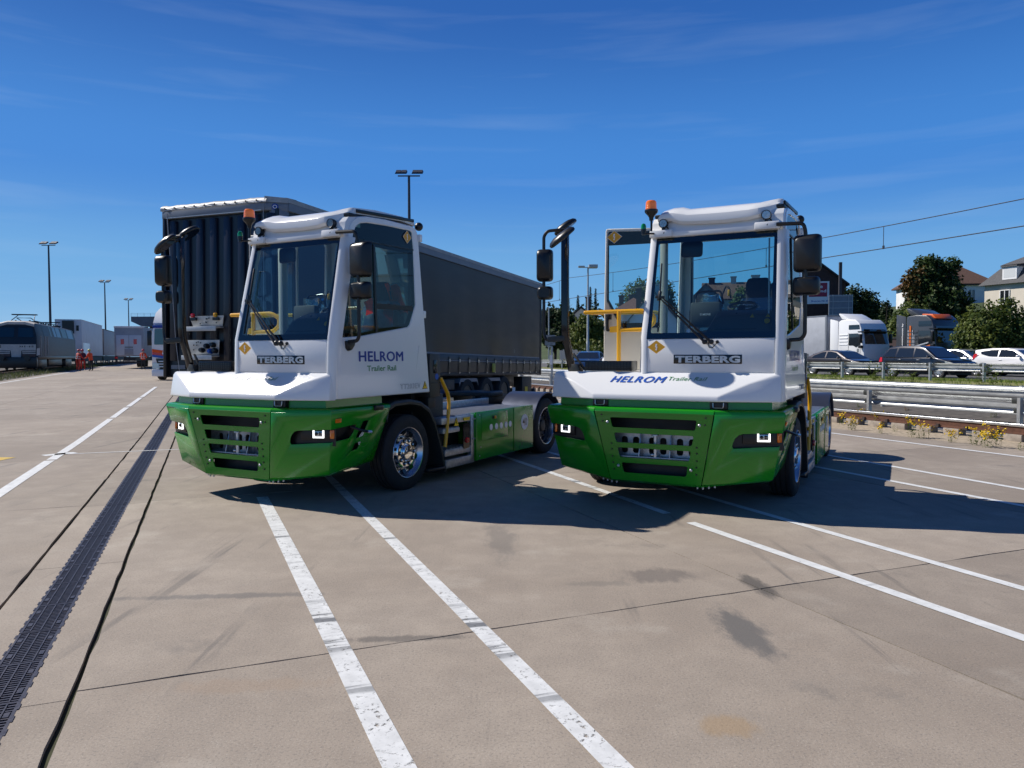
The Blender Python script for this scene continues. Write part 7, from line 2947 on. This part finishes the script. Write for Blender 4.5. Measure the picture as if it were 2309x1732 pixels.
def leaves(blobs, n, size, seed, squash=.75):
    rn = random.Random(seed)
    vs, fs = [], []
    wts = [b[3] * b[4] * b[5] for b in blobs]
    for _ in range(n):
        b = rn.choices(blobs, wts)[0]
        d = V((rn.gauss(0, 1), rn.gauss(0, 1), rn.gauss(0, 1))).normalized()
        r = rn.random() ** .42
        lump = 1 + .20 * math.sin(d.x * 7 + b[0] * 3 + seed) * math.cos(d.y * 6 + b[1]) + .13 * math.sin(d.z * 9 + b[2] * 2 + d.x * 4)
        p = V((b[0] + d.x * b[3] * r * lump, b[1] + d.y * b[4] * r * lump, b[2] + d.z * b[5] * r * lump))
        nrm = (d * .7 + V((rn.gauss(0, .6), rn.gauss(0, .6), rn.gauss(0, .6) + .35))).normalized()
        a = nrm.cross(V((rn.gauss(0, 1), rn.gauss(0, 1), rn.gauss(0, 1)))).normalized()
        c = nrm.cross(a)
        s = size * rn.uniform(.6, 1.25)
        i = len(vs)
        vs += [p - a * s, p - c * s * squash - nrm * s * .15, p + a * s, p + c * s * squash - nrm * s * .15]
        fs.append((i, i + 1, i + 2, i + 3))
    return vs, fs


def add_crown(o, name, blobs, n, size, m, seed):
    vs, fs = leaves(blobs, n, size, seed)
    me = bpy.data.meshes.new(name)
    me.from_pydata(vs, [], fs)
    me.materials.append(m)
    c = bpy.data.objects.new(name, me)
    COL.objects.link(c)
    c.parent = o
    return c


def tree(name, loc, trunk_h, r, blobs, n, size, m, seed, label, cat='tree', group=None, extra=None):
    o = empty(name, loc)
    rn = random.Random(seed + 99)
    mb = MB()
    top = max(b[2] + b[5] * .4 for b in blobs)
    mb.tube([(0, 0, -.5), (rn.gauss(0, .1), rn.gauss(0, .1), trunk_h * .6), (rn.gauss(0, .2), rn.gauss(0, .2), top)], [r, r * .75, r * .15], 8)
    for b in blobs:
        mb.tube([(0, 0, trunk_h * rn.uniform(.5, .95)), (b[0] * .5, b[1] * .5, (trunk_h + b[2]) / 2), (b[0], b[1], b[2])], [r * .45, r * .28, r * .08], 6)
    mb.build('trunk', M['bark'], o)
    add_crown(o, 'crown', blobs, n, size, m, seed)
    if extra:
        add_crown(o, 'turning_leaves', *extra)
    return tag(o, label, cat, group)


def blobs_px(base, D, lst):
    """crown lumps given by centre pixel and size in pixels at depth D, kept relative to the base"""
    out = []
    s = D / F_PX
    for (u, v, ru, rv) in lst:
        c = at(u, v, D)
        rr = random.Random(int(u * 7 + v))
        out.append((c.x - base.x, rr.uniform(-.5, .5) * ru * s, c.z - base.z, ru * s, ru * s * .95, rv * s))
    return out


def base_at(u, D):
    q = at(u, 800, D)
    return V((q.x, q.y, hz(q.x, q.y)))


b = base_at(2108, 66)
bl = blobs_px(b, 66, [(2110, 612, 42, 38), (2080, 640, 38, 40), (2140, 645, 40, 40), (2105, 680, 60, 45), (2150, 690, 36, 40), (2072, 700, 35, 40), (2120, 735, 48, 40), (2095, 590, 24, 16), (2138, 600, 24, 22)])
tree('maple_tree', b, 3.5, .26, bl, 17000, .15, LV['maple'], 1, 'tall dark maple with rusty leaves on its left side, between the two houses', extra=(blobs_px(b, 65.4, [(2062, 640, 24, 36), (2070, 668, 20, 40), (2085, 615, 18, 18)]), 2200, .15, LV['rust'], 21))
b = base_at(2050, 60)
tree('shrub', b, 1.5, .12, blobs_px(b, 60, [(2060, 730, 45, 45), (2020, 755, 36, 45), (2075, 775, 50, 48), (2030, 800, 40, 40), (2055, 700, 22, 20)]), 9500, .13, LV['bush'], 2, 'mid-green shrub under the tall maple, left of the dark grey lorry', 'shrub')
b = base_at(2215, 45.5)
tree('bush', b, 1.6, .12, blobs_px(b, 45.5, [(2215, 770, 62, 70), (2265, 760, 50, 70), (2185, 810, 42, 42), (2240, 715, 40, 36), (2290, 790, 36, 55), (2200, 720, 24, 30), (2270, 690, 20, 24), (2235, 820, 60, 34), (2180, 760, 26, 34), (2165, 800, 22, 26), (2300, 720, 20, 26)]), 17000, .105, LV['bush'], 3, 'large leafy bush hiding the front of the dark grey lorry', 'bush')
b = base_at(2235, 125)
tree('tree', b, 4, .25, blobs_px(b, 125, [(2232, 665, 26, 28), (2255, 660, 22, 26), (2214, 675, 18, 20), (2250, 646, 12, 12)]), 4000, .24, LV['hedge'], 4, 'dark round tree behind, between white and cream house')
b = base_at(1915, 74)
tree('tree', b, 3, .2, blobs_px(b, 74, [(1915, 695, 26, 40), (1940, 690, 28, 42), (1965, 700, 28, 36), (1925, 665, 18, 22), (1958, 672, 18, 20), (1900, 730, 22, 34), (1985, 730, 22, 30), (1940, 740, 40, 30)]), 11000, .15, LV['hedge'], 5, 'dense dark tree right of the road sign on the brown post')
b = base_at(1990, 68)
tree('shrub', b, 1.5, .12, blobs_px(b, 68, [(1975, 745, 30, 22), (1945, 755, 30, 18), (2000, 700, 14, 24)]), 4000, .13, LV['hedge'], 6, 'brownish shrub right above the roof of the white lorry cab', 'shrub')
b = base_at(1470, 98)
tree('tree', b, 4, .3, blobs_px(b, 98, [(1440, 670, 38, 36), (1490, 665, 34, 34), (1465, 650, 30, 18), (1420, 700, 30, 36), (1500, 710, 38, 46), (1460, 720, 44, 44), (1530, 740, 30, 34)]), 11000, .20, LV['bush'], 7, 'broad green tree behind the cab and open door of the right tractor')
b = base_at(1690, 90)
tree('tree', b, 3, .18, blobs_px(b, 90, [(1672, 672, 18, 26), (1668, 700, 22, 30), (1685, 720, 24, 30), (1655, 735, 20, 24)]), 4500, .17, LV['bush'], 8, 'slim green tree in front of the red-tiled house')
b = base_at(1250, 80)
tree('tree', b, 2.5, .2, blobs_px(b, 80, [(1235, 730, 26, 34), (1262, 725, 24, 34), (1285, 735, 22, 34), (1215, 735, 20, 34), (1245, 705, 16, 14), (1255, 760, 40, 30)]), 9500, .16, LV['hedge'], 9, 'dark hedge-like tree between the black trailer and the mirror post')
b = base_at(1335, 72)
tree('tree', b, 2.5, .2, blobs_px(b, 72, [(1320, 745, 34, 26), (1350, 750, 30, 28), (1300, 765, 26, 24), (1340, 778, 44, 18), (1322, 722, 22, 16)]), 8000, .145, LV['bush'], 10, 'round leafy tree behind the pale street lamp')
b = base_at(1335, 58)
tree('shrub', b, 1, .06, blobs_px(b, 58, [(1325, 808, 22, 24), (1350, 805, 26, 28), (1300, 822, 22, 16), (1275, 825, 26, 14), (1250, 826, 18, 14)]), 4500, .10, LV['bush'], 12, 'sunlit shrub in front of the dark retaining wall', 'shrub')


def fir(px, top, D, wpx, label, seed):
    b = base_at(px, D)
    o = empty('fir_tree', b)
    zt = at(px, top, D).z - b.z
    mb = MB()
    mb.tube([(0, 0, -.5), (0, 0, zt)], [.22, .03], 6)
    mb.build('trunk', M['bark'], o)
    rn = random.Random(seed)
    vs, fs = [], []
    rmax = wpx * D / F_PX / 2
    for _ in range(2600):
        t = rn.random() ** .75
        z = zt * (1 - t * .95)
        tier = .72 + .28 * ((z * 1.5) % 1.0 < .55)
        r = rmax * t * tier * rn.random() ** .5
        a = rn.uniform(0, 6.28)
        p = V((r * math.cos(a), r * math.sin(a), z - r * .35))
        d = V((math.cos(a), math.sin(a), -.45)).normalized() * rn.uniform(.15, .34)
        sd = d.cross(V((0, 0, 1))).normalized() * .07
        i = len(vs)
        vs += [p, p + d * .5 + sd, p + d, p + d * .5 - sd]
        fs.append((i, i + 1, i + 2, i + 3))
    me = bpy.data.meshes.new('crown')
    me.from_pydata(vs, [], fs)
    me.materials.append(LV['fir'])
    c = bpy.data.objects.new('crown', me)
    COL.objects.link(c)
    c.parent = o
    return tag(o, label, 'tree', 'fir trees above the hedge')


fir(1331, 646, 115, 26, 'dark pointed fir right behind the pale street lamp', 1)
fir(1342.5, 650, 118, 24, 'dark pointed fir just right of the street lamp fir', 2)
fir(1303, 665, 105, 30, 'dark pointed fir standing alone between mirror post and street lamp', 3)
fir(1282, 671, 112, 22, 'dark fir partly hidden by the mirror post', 4)
# far-off wood that reads as one mass
blw = []
rn = random.Random(31)
for i in range(46):
    px = 1190 + i * 25
    D = rn.uniform(185, 230)
    top = rn.uniform(686, 712) - (8 if px > 1900 else 0)
    c = at(px, top + 30, D)
    blw.append((c.x, c.y, c.z, rn.uniform(2.6, 4.2), 3.5, rn.uniform(3.0, 5.0)))
    blw.append((c.x + rn.uniform(-2, 2), c.y + 3, c.z - 6, 4.5, 4, 6))
o = empty('wood')
tag(add_crown(None, 'far_wood', blw, 26000, .55, LV['far'], 77), 'distant wooded ridge behind the houses', 'wood', kind='stuff')
bpy.data.objects.remove(o)
